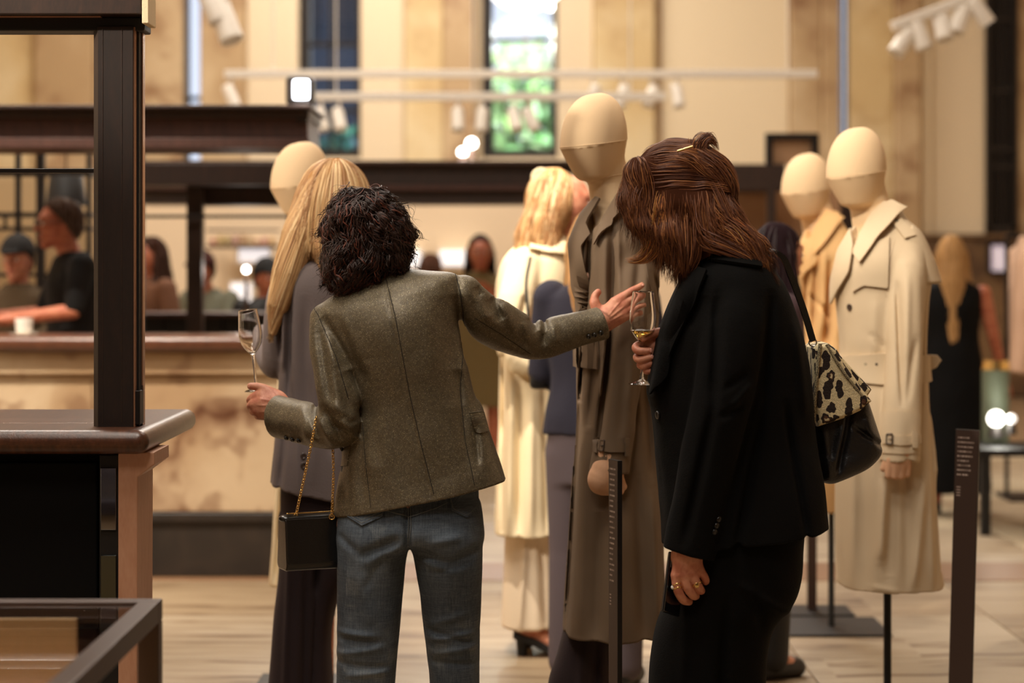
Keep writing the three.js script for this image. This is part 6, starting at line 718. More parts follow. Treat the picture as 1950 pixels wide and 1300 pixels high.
// ---------- blonde woman in grey blazer, behind ----------
{
  const fg = figure(590, 650), P = fg.p, px = 1 / 650, t = thing('person', 'woman with long straight blonde hair in a grey blazer and dark trousers, seen from behind', 'person', fg.root);
  const trunk = rowsOf(fg, [[478, 585, 640, -0.02, 0.06], [492, 560, 664, -0.01, 0.085], [512, 542, 690, 0, 0.11], [560, 530, 700, 0, 0.125], [680, 532, 692, 0, 0.115], [760, 528, 694, 0, 0.12], [860, 520, 700, 0, 0.14], [960, 512, 706, 0, 0.15]], 2.5), armL = sleeve(fg, [[556, 522, 0.0, 28], [540, 570, 0.02, 33], [532, 640, 0.02, 33], [528, 690, 0.0, 31], [512, 672, -0.08, 27], [506, 640, -0.18, 24]]), armR = sleeve(fg, [[686, 524, 0.0, 28], [690, 600, 0.02, 32], [684, 720, 0.03, 30], [650, 820, 0.05, 28], [634, 900, 0.06, 27]]), h0 = P(510, 918), h1 = P(640, 946);
  const fl = foldsOf(fg, [[560, 520, 556, 760, 6, -0.012, -0.05], [548, 560, 544, 700, 5, 0.008, -0.1], [536, 540, 540, 680, 4, -0.008, -0.1], [590, 560, 592, 800, 14, -0.006], [610, 600, 606, 900, 12, 0.006], [556, 760, 540, 930, 6, -0.008], [575, 800, 580, 940, 8, 0.005], [528, 720, 518, 920, 5, -0.008], [622, 780, 640, 860, 8, -0.005]]);
  const jk = folded((x, y, z) => smin(smin(smax(trunk(x, y, z), h0[1] + (x - h0[0]) * (h1[1] - h0[1]) / (h1[0] - h0[0]) - y, 0.004), armL(x, y, z), 0.01), smax(armR(x, y, z), P(0, 900)[1] - y, 0.004), 0.01) + noise3(x * 9, y * 6, z * 9) * 0.004, fl);
  const jo = obj('blazer', net(jk, [-0.2, 0.68, -0.26], [0.22, 1.5, 0.22], 0.006), M.greyWool, t); obj('seam', seam(jk, fg, [[548, 520], [546, 600], [552, 690], [560, 780]], 0.0014, 24), M.greyWool, jo); obj('button', button(hit(jk, fg, 578, 868), 0.009, 0.004), M.horn, jo); obj('button', button(hit(jk, fg, 578, 886), 0.009, 0.004), M.horn, jo);
  const hp = rowsOf(fg, [[860, 535, 690, 0, 0.12], [960, 534, 690, 0, 0.13], [1020, 534, 688, 0, 0.13]]), lL = rowsOf(fg, [[980, 534, 616, 0, 0.12], [1060, 534, 622, 0, 0.11], [1160, 524, 618, 0, 0.1], [1300, 512, 606, 0, 0.1], [1425, 504, 602, 0, 0.11]]), lR = rowsOf(fg, [[980, 606, 690, 0, 0.12], [1060, 602, 684, 0, 0.11], [1160, 596, 640, -0.02, 0.1], [1300, 590, 634, -0.03, 0.1], [1425, 588, 640, -0.03, 0.11]]);
  obj('trousers', net(folded((x, y, z) => smin(hp(x, y, z), Math.min(lL(x, y, z), lR(x, y, z)), 0.02) + noise3(x * 9, y * 6, z * 9) * 0.003, foldsOf(fg, [[560, 1000, 545, 1400, 6, 0.008], [590, 1060, 580, 1400, 6, -0.01], [612, 1020, 606, 1120, 6, -0.008]])), [-0.2, -0.01, -0.2], [0.2, 0.92, 0.2], 0.008), M.plum, t);
  for (const [x, z] of [[552, 0], [612, -0.03]]) obj('shoe', net(chain([[P(x, 0)[0], 0.035, z + 0.05, 0.034], [P(x, 0)[0], 0.026, z - 0.16, 0.026]]), [P(x, 0)[0] - 0.05, -0.01, z - 0.2], [P(x, 0)[0] + 0.05, 0.08, z + 0.1], 0.008), M.leatherSoft, t);
  const hd = union(0.03, ell([P(634, 0)[0], P(0, 392)[1], -0.02], [0.076, 0.112, 0.094]), chain([[...P(628, 450, -0.01), 0.05], [...P(622, 500, 0), 0.055]])), body = union(0.03, hd, chain([[...P(620, 540, 0), 0.09], [...P(612, 940, 0), 0.1]]), chain([[...P(686, 530, 0), 0.035], [...P(684, 720, 0.03), 0.03], [...P(636, 905, 0.06), 0.026]]), chain([[...P(550, 540, 0), 0.035], [...P(528, 690, 0), 0.03], [...P(506, 640, -0.2), 0.025]]), chain([[...P(575, 980, 0), 0.06], [...P(552, 1400, 0), 0.035]]), chain([[...P(636, 980, 0), 0.06], [...P(618, 1160, -0.02), 0.03], [...P(612, 1400, -0.03), 0.03]]));
  const Z = 0.06, hr = hand(fg, [[[632, 900, Z, 0.024], [628, 918, Z, 0.025]], [[622, 920, Z + 0.006, 0.018], [614, 938, Z + 0.008, 0.012]], [[628, 922, Z + 0.006, 0.018], [624, 942, Z + 0.01, 0.012]], [[634, 922, Z + 0.004, 0.018], [634, 944, Z + 0.008, 0.012]], [[640, 922, Z, 0.016], [643, 942, Z + 0.004, 0.011]]], [[[613, 938, Z + 0.008, 0.0105], [612, 954, Z + 0.006, 0.0096], [618, 964, Z - 0.006, 0.0086]], [[624, 942, Z + 0.01, 0.0105], [624, 960, Z + 0.006, 0.0096], [629, 972, Z - 0.006, 0.0086]], [[634, 944, Z + 0.008, 0.0102], [635, 962, Z + 0.004, 0.0094], [638, 973, Z - 0.008, 0.0084]], [[643, 942, Z + 0.004, 0.0094], [645, 956, Z, 0.0086], [646, 966, Z - 0.01, 0.0076]], [[620, 914, Z - 0.01, 0.014], [608, 930, Z - 0.014, 0.0115], [606, 946, Z - 0.016, 0.0095]]]);
  obj('body', merge([net(body, [-0.2, 0.04, -0.26], [0.2, 1.76, 0.16], 0.012), net(hr, ...box3([P(600, 890, Z), P(652, 980, Z)], 0.04), 0.003)]), M.skin, t);
  const core = union(0.03, ell([P(636, 0)[0], P(0, 376)[1], -0.01], [0.104, 0.116, 0.108]), chain([[...P(600, 390, 0.03), 0.06], [...P(572, 450, 0.06), 0.052], [...P(548, 520, 0.08), 0.042], [...P(530, 580, 0.09), 0.028], [...P(520, 632, 0.09), 0.008]]), chain([[...P(640, 400, 0.04), 0.075], [...P(630, 470, 0.08), 0.055], [...P(632, 540, 0.1), 0.02]])), R = rng(12), S = new Strands(), cg = net(core, [-0.26, 1.2, -0.16], [0.2, 1.78, 0.22], 0.009);
  const hc = obj('hair', net((x, y, z) => core(x, y, z) + noise3(x * 40, y * 6, z * 40) * 0.004, [-0.26, 1.2, -0.16], [0.2, 1.78, 0.22], 0.006, { tint: () => lin(176, 130, 84) }), M.hairCore, t), cr = P(650, 306, 0.0);
  for (const s of samples(cg, 3000, R)) { const k = R(), q = R(), c = k < 0.25 ? [244, 212, 160] : k < 0.6 ? [220, 176, 122] : [178, 130, 86]; const left = s[0] < P(612, 0)[0]; comb(S, core, s, (p, u) => [(s[0] - cr[0]) * (p[1] > P(0, 400)[1] ? 3.2 : 0.6) - (left ? 0.34 : 0.02) + (q - 0.5) * 0.12, -1, (s[2] - cr[2]) * (p[1] > P(0, 360)[1] ? 3 : 0.2)], { steps: 20, ds: 0.014, lift: (u) => 0.0015 + 0.004 * q * u, w: 0.0013 + R() * 0.0012, col: lin(...c), flat: 0.45, hang: 0.92, taper: 0.12 }); }
  obj('strands', S.geo(), M.hair, hc);
}
// ---------- cream coat woman, navy sweater woman ----------
{
  const fg = figure(1012, 513), P = fg.p, t = thing('person', 'blonde woman in a long cream coat and wide cream trousers facing right in bright light', 'person', fg.root);
  const trunk = rowsOf(fg, [[446, 1015, 1066, 0, 0.07], [470, 978, 1084, 0, 0.12], [500, 954, 1092, 0, 0.16], [560, 943, 1094, 0, 0.18], [660, 950, 1086, 0, 0.165], [760, 951, 1084, 0, 0.17], [900, 946, 1086, 0, 0.19], [1025, 942, 1090, 0, 0.2]], 2.4), arm = sleeve(fg, [[1002, 505, 0.12, 34], [985, 570, 0.17, 36], [975, 650, 0.19, 33], [1005, 690, 0.2, 28], [1044, 688, 0.2, 24]]), hem = P(0, 1011)[1];
  const ct = folded((x, y, z) => smin(smax(trunk(x, y, z), hem - y, 0.004), arm(x, y, z), 0.012) + noise3(x * 9, y * 5, z * 9) * 0.005, foldsOf(fg, [[975, 700, 968, 1005, 7, 0.014], [992, 720, 988, 1005, 6, -0.016], [1012, 740, 1010, 1005, 8, 0.01], [1034, 720, 1040, 1005, 7, -0.012], [960, 620, 956, 1000, 5, -0.01], [1000, 560, 985, 640, 6, -0.01], [1060, 760, 1066, 1005, 7, 0.01]]));
  const c = obj('coat', net(ct, [-0.18, 0.4, -0.26], [0.2, 1.58, 0.28], 0.008), M.ivory, t); obj('collar', panel(ct, fg, [[1018, 446], [1042, 444], [1070, 452]], [[1006, 478], [1042, 484], [1080, 486]], 12, 8, 0.008, () => 0.01), M.ivory, c);
  const tr = union(0.02, rowsOf(fg, [[960, 962, 1072, 0, 0.13], [1060, 960, 1070, 0, 0.13], [1190, 954, 1062, 0, 0.14]])); obj('trousers', net(folded((x, y, z) => smax(tr(x, y, z), P(0, 1192)[1] - y, 0.004), foldsOf(fg, [[1000, 1020, 990, 1188, 5, 0.01], [1030, 1020, 1036, 1188, 6, -0.012]])), [-0.16, 0.06, -0.2], [0.14, 0.6, 0.2], 0.009), M.ivoryPale, t);
  for (const [x, z, l] of [[1020, 0.08, 'near'], [1030, -0.08, 'far']]) { const ax = P(x, 0)[0]; obj('shoe_sole', [new THREE.CylinderGeometry(0.024, 0.018, 0.07, 16).translate(ax - 0.05, 0.035, z), boxUV(new THREE.ExtrudeGeometry(new THREE.Shape([[-0.08, 0.085], [-0.08, 0.07], [0.0, 0.04], [0.07, 0.0], [0.16, 0.0], [0.16, 0.016], [0.07, 0.02], [0, 0.06]].map((q) => new THREE.Vector2(...q))), { depth: 0.07, bevelEnabled: true, bevelSize: 0.004, bevelThickness: 0.004 }).translate(ax, 0, z - 0.035))], M.black, t); obj('shoe_strap', [0.06, 0.085, 0.11].map((d) => new THREE.TorusGeometry(0.036, 0.007, 6, 18, Math.PI).rotateY(Math.PI / 2).scale(1, 0.8, 1).translate(ax + d, 0.012, z)), M.ivoryPale, t); }
  const foot = (x, z) => chain([[P(x, 0)[0] - 0.04, 0.16, z, 0.038], [P(x, 0)[0] - 0.05, 0.1, z, 0.03], [P(x, 0)[0] + 0.06, 0.045, z, 0.026], [P(x, 0)[0] + 0.13, 0.03, z, 0.018]]);
  const hy = P(0, 392)[1], hx = P(1076, 0)[0], head = union(0.012, ell([hx, hy, 0], [0.098, 0.115, 0.078], -0.1), chain([[hx + 0.05, hy - 0.06, 0, 0.05], [hx + 0.074, hy - 0.085, 0, 0.026]]), chain([[hx + 0.092, hy + 0.01, 0, 0.01], [hx + 0.115, hy - 0.022, 0, 0.012]]), chain([[hx + 0.092, hy - 0.052, -0.015, 0.01], [hx + 0.092, hy - 0.052, 0.015, 0.01]]), chain([[hx + 0.07, hy + 0.034, -0.03, 0.018], [hx + 0.07, hy + 0.034, 0.03, 0.018]]), chain([[...P(1060, 420, 0), 0.05], [...P(1046, 470, 0), 0.055]]));
  const Z = 0.2, hr = hand(fg, [[[1044, 688, Z, 0.024], [1062, 686, Z, 0.026]]], [[[1066, 680, Z, 0.011], [1082, 678, Z, 0.01], [1092, 684, Z, 0.009]], [[1068, 686, Z, 0.011], [1084, 686, Z, 0.01], [1092, 692, Z, 0.009]], [[1066, 692, Z, 0.011], [1080, 694, Z, 0.01], [1088, 698, Z, 0.009]], [[1062, 698, Z, 0.01], [1074, 702, Z, 0.009], [1080, 704, Z, 0.008]], [[1058, 678, Z, 0.013], [1066, 668, Z, 0.011], [1076, 664, Z, 0.009]]]);
  const bd = obj('body', merge([net(union(0.02, head, chain([[...P(1040, 500, 0), 0.09], [...P(1020, 1000, 0), 0.1]]), foot(1020, 0.08), foot(1030, -0.08), chain([[...P(1016, 1000, 0.05), 0.06], [...P(1014, 1180, 0.07), 0.035]]), chain([[...P(1016, 1000, -0.05), 0.06], [...P(1014, 1180, -0.07), 0.035]]), chain([[...P(990, 560, 0.16), 0.03], [...P(1046, 688, 0.2), 0.024]])), [-0.16, 0.0, -0.16], [0.3, 1.8, 0.26], 0.0075), net(hr, ...box3([P(1038, 655, Z), P(1098, 715, Z)], 0.03), 0.004)]), M.skin, t);
  for (const s of [-1, 1]) { obj('eye', new THREE.SphereGeometry(0.0115, 14, 10).translate(hx + 0.081, hy + 0.008, s * 0.03), M.eye, bd); obj('iris', new THREE.SphereGeometry(0.006, 10, 8).translate(hx + 0.0895, hy + 0.008, s * 0.031), M.pupil, bd); } obj('lips', new THREE.SphereGeometry(0.012, 12, 8).scale(0.5, 0.5, 1.6).translate(hx + 0.1, hy - 0.052, 0), M.lip, bd); obj('ear', new THREE.SphereGeometry(0.02, 12, 8).scale(0.7, 1.3, 0.4).translate(hx - 0.005, hy, 0.078), M.skin, bd);
  const core = union(0.03, ell([hx - 0.046, hy + 0.02, 0], [0.1, 0.122, 0.1]), chain([[...P(1046, 400, 0.05), 0.07], [...P(1016, 450, 0.06), 0.065], [...P(1000, 490, 0.08), 0.04]]), chain([[...P(1052, 410, 0.07), 0.036], [...P(1046, 470, 0.1), 0.035], [...P(1044, 510, 0.12), 0.02]]), chain([[...P(1030, 430, 0.07), 0.06], [...P(1024, 500, 0.1), 0.03]])), R = rng(31), S = new Strands(), cg = net(core, [-0.2, 1.36, -0.16], [0.26, 1.82, 0.26], 0.012);
  const hc = obj('hair', net((x, y, z) => core(x, y, z) + noise3(x * 30, y * 8, z * 30) * 0.006, [-0.2, 1.36, -0.16], [0.26, 1.82, 0.26], 0.008, { tint: () => lin(196, 150, 100) }), M.hairCore, t);
  for (const s of samples(cg, 1500, R)) { const k = R(), w = R() * 6; comb(S, core, s, (p, u) => [(s[0] - hx) * (p[1] > hy ? 4 : 0.3) - 0.15 + 0.3 * Math.sin(u * 7 + w), -1, s[2] * (p[1] > hy ? 3 : 0.3)], { steps: 14, ds: 0.015, lift: (u) => 0.002 + 0.006 * k * u, w: 0.002, col: lin(...(k < 0.4 ? [246, 214, 164] : k < 0.7 ? [214, 166, 112] : [176, 126, 82])), flat: 0.5, hang: 0.85 }); } obj('strands', S.geo(), M.hair, hc);
  obj('hair_tie', new THREE.TorusGeometry(0.03, 0.008, 6, 16).translate(...P(1030, 338, 0.0)), M.ivory, hc);
}
{ const fg = figure(1026, 530), P = fg.p, t = thing('shoulder_bag', 'small black bag between the cream coat and the navy sweater', 'bag', fg.root); const b = (x, y, z) => smax(smax(Math.max(P(1008, 0, 0.2)[0] - x, x - P(1046, 0, 0.2)[0]), Math.max(P(0, 738, 0.2)[1] - y, y - P(0, 655, 0.2)[1]), 0.02), Math.abs(z - 0.28) - 0.03, 0.02); obj('pouch', net(b, [-0.08, 0.9, 0.2], [0.08, 1.22, 0.36], 0.007), M.leatherSoft, t); obj('strap', tube([P(1012, 660, 0.28), P(1006, 600, 0.28), P(1002, 540, 0.25), P(1010, 490, 0.2)], 0.006, 20, 6), M.leatherSoft, t); }
// ---------- further guests: one builder, each with its own build, pose and clothes. Faces +z before it is turned ----------
function guest(o) {
  const fg = figure(o.px, o.s), k = o.h / 1.7, t = thing('person', o.label, 'person', fg.root, o.turn), c = o.cell ?? 0.012, sc = (L) => L.map(([x, y, z, r]) => [x * k, y * k, z * k, r * k]);
  if (o.lift) t.position.y = o.lift;
  const bow = o.bow ?? 0, H = [0.0, 1.585, 0.02 + bow], aL = o.armL ?? [[0.19, 1.38, 0], [0.25, 1.1, -0.02], [0.25, 0.86, 0.08]], aR = o.armR ?? [[-0.19, 1.38, 0], [-0.25, 1.1, -0.02], [-0.25, 0.86, 0.08]];
  const head = union(0.012, ell([H[0] * k, H[1] * k, H[2] * k], [0.076 * k, 0.112 * k, 0.096 * k]), chain(sc([[0, 1.52, H[2] + 0.035, 0.05], [0, 1.49, H[2] + 0.062, 0.028]])), chain(sc([[0, 1.59, H[2] + 0.092, 0.008], [0, 1.56, H[2] + 0.112, 0.012]])), chain(sc([[-0.03, 1.615, H[2] + 0.078, 0.016], [0.03, 1.615, H[2] + 0.078, 0.016]])), chain(sc([[-0.014, 1.522, H[2] + 0.086, 0.01], [0.014, 1.522, H[2] + 0.086, 0.01]])), chain(sc([[0, 1.52, H[2] - 0.02, 0.052], [0, 1.4, 0, 0.056]])));
  const limb = (a, r) => chain(sc([[...a[0], r * 1.15], [...a[1], r * 0.9], [...a[2], r * 0.62]]), 0);
  const handAt = (a) => { const d = V3(...a[2]).sub(V3(...a[1])).normalize(), w = V3(...a[2]), n = V3(0, 1, 0).cross(d).normalize().multiplyScalar(1); if (n.length() < 0.5) n.set(1, 0, 0); const at2 = (f, s) => w.clone().addScaledVector(d, f).addScaledVector(n, s).toArray(); const fs = [[0.034, -1], [0.012, 0], [-0.012, 0], [-0.033, -1]].map(([s, e]) => chain(sc([[...at2(0.08, s), 0.011], [...at2(0.125 + e * 0.012, s * 1.1), 0.0095], [...at2(0.16 + e * 0.02, s), 0.008]]))); return union(0.01, chain(sc([[...at2(0, 0), 0.026], [...at2(0.04, 0.012), 0.026], [...at2(0.08, 0), 0.022]])), chain(sc([[...at2(0.04, -0.012), 0.024], [...at2(0.085, -0.016), 0.018]])), ...fs, chain(sc([[...at2(0.02, 0.03), 0.016], [...at2(0.06, 0.058), 0.012], [...at2(0.095, 0.062), 0.009]]))); };
  const torso = loft([[0.74 * k, 0, 0, 0.15 * k, 0.1 * k], [0.92 * k, 0, 0, 0.165 * k, 0.115 * k], [1.08 * k, 0, 0, 0.13 * k, 0.095 * k], [1.28 * k, 0, 0, 0.155 * k, 0.11 * k], [1.38 * k, 0, 0, 0.16 * k, 0.085 * k], [1.44 * k, 0, 0, 0.07 * k, 0.06 * k]], 2.2, 0.02);
  const legs = union(0.0, chain(sc([[0.085, 0.85, 0, 0.085], [0.095, 0.48, 0.01, 0.055], [0.1, 0.08, -0.01, 0.04], [0.11, 0.04, 0.1, 0.03]])), chain(sc([[-0.085, 0.85, 0, 0.085], [-0.095, 0.48, 0.01, 0.055], [-0.1, 0.08, -0.01, 0.04], [-0.11, 0.04, 0.1, 0.03]])));
  const all = union(0.02, head, torso, legs, limb(aL, 0.042), limb(aR, 0.042), handAt(aL), handAt(aR)), R = 0.62 * k;
  const bd = obj('body', net(all, [-R, 0, -0.4], [R, o.h + 0.05, 0.85], c), o.skin ?? M.skin, t);
  for (const s of [-1, 1]) { obj('eye', new THREE.SphereGeometry(0.012 * k, 12, 8).translate(s * 0.03 * k, 1.588 * k, (H[2] + 0.083) * k), M.eye, bd); obj('iris', new THREE.SphereGeometry(0.006 * k, 10, 8).translate(s * 0.03 * k, 1.588 * k, (H[2] + 0.0925) * k), M.pupil, bd); obj('ear', new THREE.SphereGeometry(0.02 * k, 12, 8).scale(0.45, 1.4, 0.8).translate(s * 0.077 * k, 1.575 * k, (H[2] - 0.005) * k), o.skin ?? M.skin, bd); } obj('lips', new THREE.SphereGeometry(0.012 * k, 12, 8).scale(1.7, 0.5, 0.5).translate(0, 1.522 * k, (H[2] + 0.096) * k), M.lip, bd);
  // top
  const dr = o.hem ?? 0.86, tp = loft([[dr * k, 0, 0, (o.flare ?? 0.19) * k, (o.flare ?? 0.19) * 0.72 * k], [Math.max(dr + 0.03, 0.96) * k, 0, 0, 0.185 * k, 0.135 * k], [1.1 * k, 0, 0, (o.waist ?? 0.165) * k, 0.12 * k], [1.28 * k, 0, 0, 0.178 * k, 0.13 * k], [1.38 * k, 0, 0, 0.175 * k, 0.1 * k], [1.425 * k, 0, 0, 0.11 * k, 0.078 * k], [1.455 * k, 0, 0, 0.068 * k, 0.066 * k]], 2.3, 0.008), cutS = (a, f) => { const q = a.map((p) => p.slice()); if (f < 0.5) { q[2] = q[1].map((v, i) => mix(q[0][i], v, f * 2)); q[1] = q[0].map((v, i) => mix(v, q[2][i], 0.5)); } else q[2] = q[1].map((v, i) => mix(v, q[2][i], (f - 0.5) * 2)); return q; }, sl = o.sleeve ?? 1;
  const sv = (a) => { const q = cutS(a, sl); return chain(sc([[...q[0], 0.066], [...q[1], 0.058], [...q[2], 0.046]])); }, tops = sl > 0 ? union(0.02, tp, sv(aL), sv(aR)) : tp;
  obj(o.topName ?? 'top', net((x, y, z) => tops(x, y, z) + noise3(x * 9, y * 6, z * 9) * 0.006 + noise3(x * 24, y * 12, z * 24) * 0.002, [-R, (dr - 0.04) * k, -0.4], [R, 1.5 * k, 0.8], c), o.top, t);
  if (o.bottom) { const b = union(0.02, loft([[0.72 * k, 0, 0, 0.16 * k, 0.12 * k], [0.94 * k, 0, 0, 0.178 * k, 0.128 * k], [1.0 * k, 0, 0, 0.165 * k, 0.12 * k]], 2.2, 0.02), chain(sc([[0.088, 0.82, 0, 0.098], [0.098, 0.48, 0.01, 0.078], [0.102, 0.09, -0.01, 0.07]])), chain(sc([[-0.088, 0.82, 0, 0.098], [-0.098, 0.48, 0.01, 0.078], [-0.102, 0.09, -0.01, 0.07]]))); obj('trousers', net(b, [-0.3, 0.0, -0.2], [0.3, 1.05 * k, 0.25], c), o.bottom, t); }
  for (const s of [-1, 1]) obj('shoe', net(chain(sc([[s * 0.102, 0.045, -0.03, 0.042], [s * 0.11, 0.034, 0.12, 0.036]])), [-0.2, -0.02, -0.12], [0.2, 0.12, 0.22], c), M.leatherSoft, t);
  // hair
  const hz = H[2] - 0.016, cap = (x, y, z) => smax(ell([0, 1.6 * k, hz * k], [0.086 * k, 0.116 * k, 0.106 * k])(x, y, z), (o.long ? 0.62 : 1) * ((z - (H[2] + 0.055) * k) - (y - 1.66 * k) * 0.9), 0.012), nape = (o.long ? union(0.03, chain(sc([[0, 1.58, hz - 0.03, 0.08], [0, 1.42, hz - 0.07, 0.075], [0, 1.42 - o.long, hz - 0.09, 0.04]])), chain(sc([[0.075, 1.58, hz - 0.01, 0.03], [0.085, 1.44, hz, 0.034], [0.09, 1.42 - o.long * 0.8, 0.05, 0.02]])), chain(sc([[-0.075, 1.58, hz - 0.01, 0.03], [-0.085, 1.44, hz, 0.034], [-0.09, 1.42 - o.long * 0.8, 0.05, 0.02]]))) : () => 9), hf = (x, y, z) => smin(o.long ? cap(x, y, z) : smax(cap(x, y, z), (1.545 * k - y) - Math.max(0, hz * k - z) * 0.5, 0.01), nape(x, y, z), 0.02) + noise3(x * 50, y * 12, z * 50) * 0.004, hl = lin(...o.hair), hm = obj('hair', net(hf, [-0.2, 1.0 * k, -0.28], [0.2, o.h + 0.06, 0.26], 0.009, { tint: () => hl.map((v) => v * 0.8) }), M.hairCore, t);
  { const S = new Strands(), Rr = rng(Math.round(o.px)), cg = net(hf, [-0.2, 1.0 * k, -0.28], [0.2, o.h + 0.06, 0.26], 0.016); for (const s of samples(cg, 260, Rr)) { const q = Rr(); comb(S, hf, s, (p) => [s[0] * 3, -1 + (p[1] > 1.66 * k ? 0.8 : 0), (s[2] - hz) * 3], { steps: 8, ds: o.long ? 0.018 : 0.007, lift: () => 0.002 + 0.002 * q, w: 0.003, col: hl.map((v) => v * (0.7 + 0.8 * q)), hang: 0.9 }); } obj('strands', S.geo(), M.hair, hm); }
  if (o.cap) { const cm = flat(...o.cap), cp = (x, y, z) => smax(ell([0, 1.615 * k, (H[2] - 0.008) * k], [0.1 * k, 0.125 * k, 0.118 * k])(x, y, z), 1.625 * k - y, 0.01), vis = chain(sc([[-0.04, 1.63, H[2] + 0.1, 0.008], [0, 1.625, H[2] + 0.17, 0.008], [0.04, 1.63, H[2] + 0.1, 0.008]])); obj('cap', net(union(0.02, cp, vis, chain(sc([[0, 1.63, H[2] + 0.1, 0.01], [0, 1.625, H[2] + 0.16, 0.008]]))), [-0.14, 1.55 * k, -0.16], [0.14, o.h + 0.1, 0.26], 0.008), cm, t); }
  if (o.glasses) { const g = [-1, 1].map((s) => new THREE.TorusGeometry(0.021 * k, 0.0026, 6, 22).translate(s * 0.03 * k, 1.588 * k, (H[2] + 0.108) * k)); g.push(tube([[-0.05 * k, 1.59 * k, (H[2] + 0.106) * k], [-0.084 * k, 1.592 * k, (H[2] + 0.05) * k], [-0.084 * k, 1.588 * k, (H[2] - 0.01) * k]], 0.0024, 12, 5), tube([[0.05 * k, 1.59 * k, (H[2] + 0.106) * k], [0.084 * k, 1.592 * k, (H[2] + 0.05) * k], [0.084 * k, 1.588 * k, (H[2] - 0.01) * k]], 0.0024, 12, 5), tube([[-0.01 * k, 1.59 * k, (H[2] + 0.109) * k], [0.01 * k, 1.59 * k, (H[2] + 0.109) * k]], 0.0024, 4, 5)); obj('spectacles', g, M.iron, t); }
  return t;
}
const skinRed = phy({ map: tSkinC, color: srgb(226, 200, 184), roughness: 0.5 });
guest({ label: 'bartender in black t-shirt and glasses looking down behind the stone bar', px: 140, s: 380, h: 1.76, turn: -1.15, hair: [72, 50, 36], top: M.blackSilk, topName: 't_shirt', bottom: M.black, sleeve: 0.46, glasses: true, bow: 0.05, skin: skinRed, armL: [[0.2, 1.38, 0], [0.27, 1.17, 0.06], [0.12, 1.13, 0.34]], armR: [[-0.2, 1.38, 0], [-0.26, 1.15, 0.1], [-0.14, 1.14, 0.36]] });
guest({ label: 'person in black cap and olive scarf at the left edge behind the bar', px: 36, s: 362, h: 1.57, turn: -0.2, hair: [40, 30, 24], cap: [16, 14, 14], top: flat(84, 66, 42), topName: 'jacket', bottom: M.black, armL: [[0.19, 1.38, 0], [0.24, 1.16, 0.06], [0.06, 1.1, 0.26]] });
guest({ label: 'person in brown coat right of the dark square post, beyond the bar', px: 290, s: 316, h: 1.6, turn: -0.9, hair: [60, 36, 26], top: flat(104, 66, 42), topName: 'coat', bottom: M.black, long: 0.03, skin: skinRed, cell: 0.014, hem: 0.6, flare: 0.21 });
guest({ label: 'person in grey green shirt with dark red cap bent over behind the bar', px: 398, s: 298, h: 1.51, turn: -0.5, hair: [50, 26, 20], cap: [72, 30, 24], top: flat(118, 118, 100), topName: 'shirt', bottom: M.black, bow: 0.08, cell: 0.014, skin: skinRed, armL: [[0.19, 1.38, 0], [0.25, 1.12, 0.06], [0.08, 1.0, 0.3]] });
guest({ label: 'person in black cap partly behind the blonde hair and the raised glass', px: 506, s: 312, h: 1.46, turn: 0.6, hair: [40, 28, 22], cap: [16, 15, 16], top: M.black, topName: 'top', bottom: M.black, cell: 0.014, skin: skinRed });
guest({ label: 'dark haired woman in olive dress facing the camera, far beyond the outstretched arm', px: 914, s: 280, h: 1.64, turn: 0.1, hair: [40, 26, 22], long: 0.12, top: flat(112, 92, 52), topName: 'dress', sleeve: 0.5, hem: 0.5, flare: 0.24, cell: 0.014, skin: skinRed, armL: [[0.19, 1.38, 0], [0.24, 1.14, 0.06], [0.06, 1.3, 0.2]] });
guest({ label: 'person with brown hair far behind, only the head above the blazer shoulder', px: 820, s: 262, h: 1.52, turn: 2.6, hair: [84, 54, 40], long: 0.04, top: flat(120, 100, 84), topName: 'top', bottom: M.black, cell: 0.016 });
guest({ label: 'blonde woman in navy sweater and grey trousers beside the brown trench coat', px: 1135, s: 560, h: 1.62, turn: 2.8, hair: [214, 164, 110], long: 0.16, top: M.navy, topName: 'sweater', bottom: M.greyPlum, hem: 0.9, cell: 0.01, armL: [[0.17, 1.38, 0], [0.21, 1.12, 0.04], [0.06, 1.0, 0.2]], armR: [[-0.17, 1.38, 0], [-0.21, 1.12, 0.04], [-0.06, 1.0, 0.2]] });
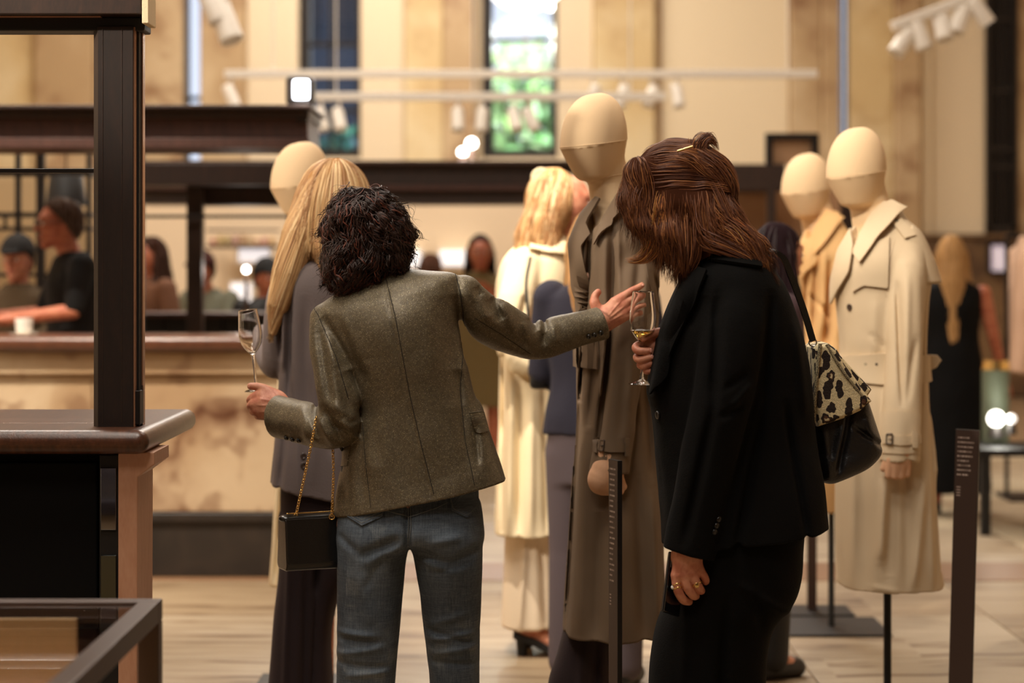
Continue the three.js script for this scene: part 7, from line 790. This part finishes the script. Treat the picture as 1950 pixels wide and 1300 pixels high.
guest({ label: 'dark haired woman in dark purple clothes almost hidden behind the woman in black', px: 1434, s: 545, h: 1.57, turn: 2.2, bow: 0.115, hair: [48, 34, 38], long: 0.2, top: flat(60, 40, 46), topName: 'coat', bottom: M.black, hem: 0.5, flare: 0.14, cell: 0.012, armL: [[0.18, 1.38, 0], [0.2, 1.12, 0.0], [0.14, 0.98, 0.08]], armR: [[-0.18, 1.38, 0], [-0.2, 1.12, 0.0], [-0.14, 0.98, 0.08]] });
guest({ label: 'blonde woman in a sleeveless black dress walking away at the right', px: 1812, s: 330, h: 1.6, turn: 3.0, hair: [190, 146, 96], long: 0.34, top: M.blackSilk, topName: 'dress', sleeve: 0, hem: 0.14, flare: 0.24, cell: 0.012, skin: skinRed, armL: [[0.19, 1.36, 0], [0.22, 1.1, 0.0], [0.26, 0.86, -0.04]], armR: [[-0.19, 1.36, 0], [-0.25, 1.1, 0], [-0.31, 0.86, 0.04]] });
// coats on the rail at the right edge
for (const [i, label, mat] of [[0, 'pale pink brown coat hanging first on the rail at the right edge', flat(206, 168, 140)], [1, 'brown coat hanging behind the pale one at the right edge', flat(128, 84, 58)]]) {
  const x = at(1952, 0, 308)[0] + i * 0.24, t = thing('hanging_coat', label, 'coat', [x, 0.06, -FP / 308]), f = loft([[0.72, 0, 0, 0.1, 0.25], [1.1, 0, 0, 0.085, 0.22], [1.38, 0, 0, 0.075, 0.21], [1.46, 0, 0, 0.06, 0.17], [1.53, 0, 0, 0.045, 0.07], [1.555, 0, 0, 0.04, 0.05]], 2.3, 0.02), s1 = chain([[0, 1.44, 0.2, 0.055], [-0.03, 1.1, 0.27, 0.05], [-0.02, 0.86, 0.27, 0.045]]), s2 = chain([[0, 1.44, -0.2, 0.055], [0, 0.86, -0.27, 0.045]]);
  obj('coat_body', net((a, b, c) => union(0.02, f, s1, s2)(a, b, c) + noise3(a * 14, b * 4, c * 14) * 0.012, [-0.18, 0.66, -0.36], [0.18, 1.6, 0.36], 0.011), mat, t); obj('hanger', tube([[0, 1.55, 0], [0, 1.6, 0], [0, 1.635, 0.012], [0, 1.62, 0.026]], 0.003, 16, 6), M.silver, t);
}
renderer.render(scene, camera);
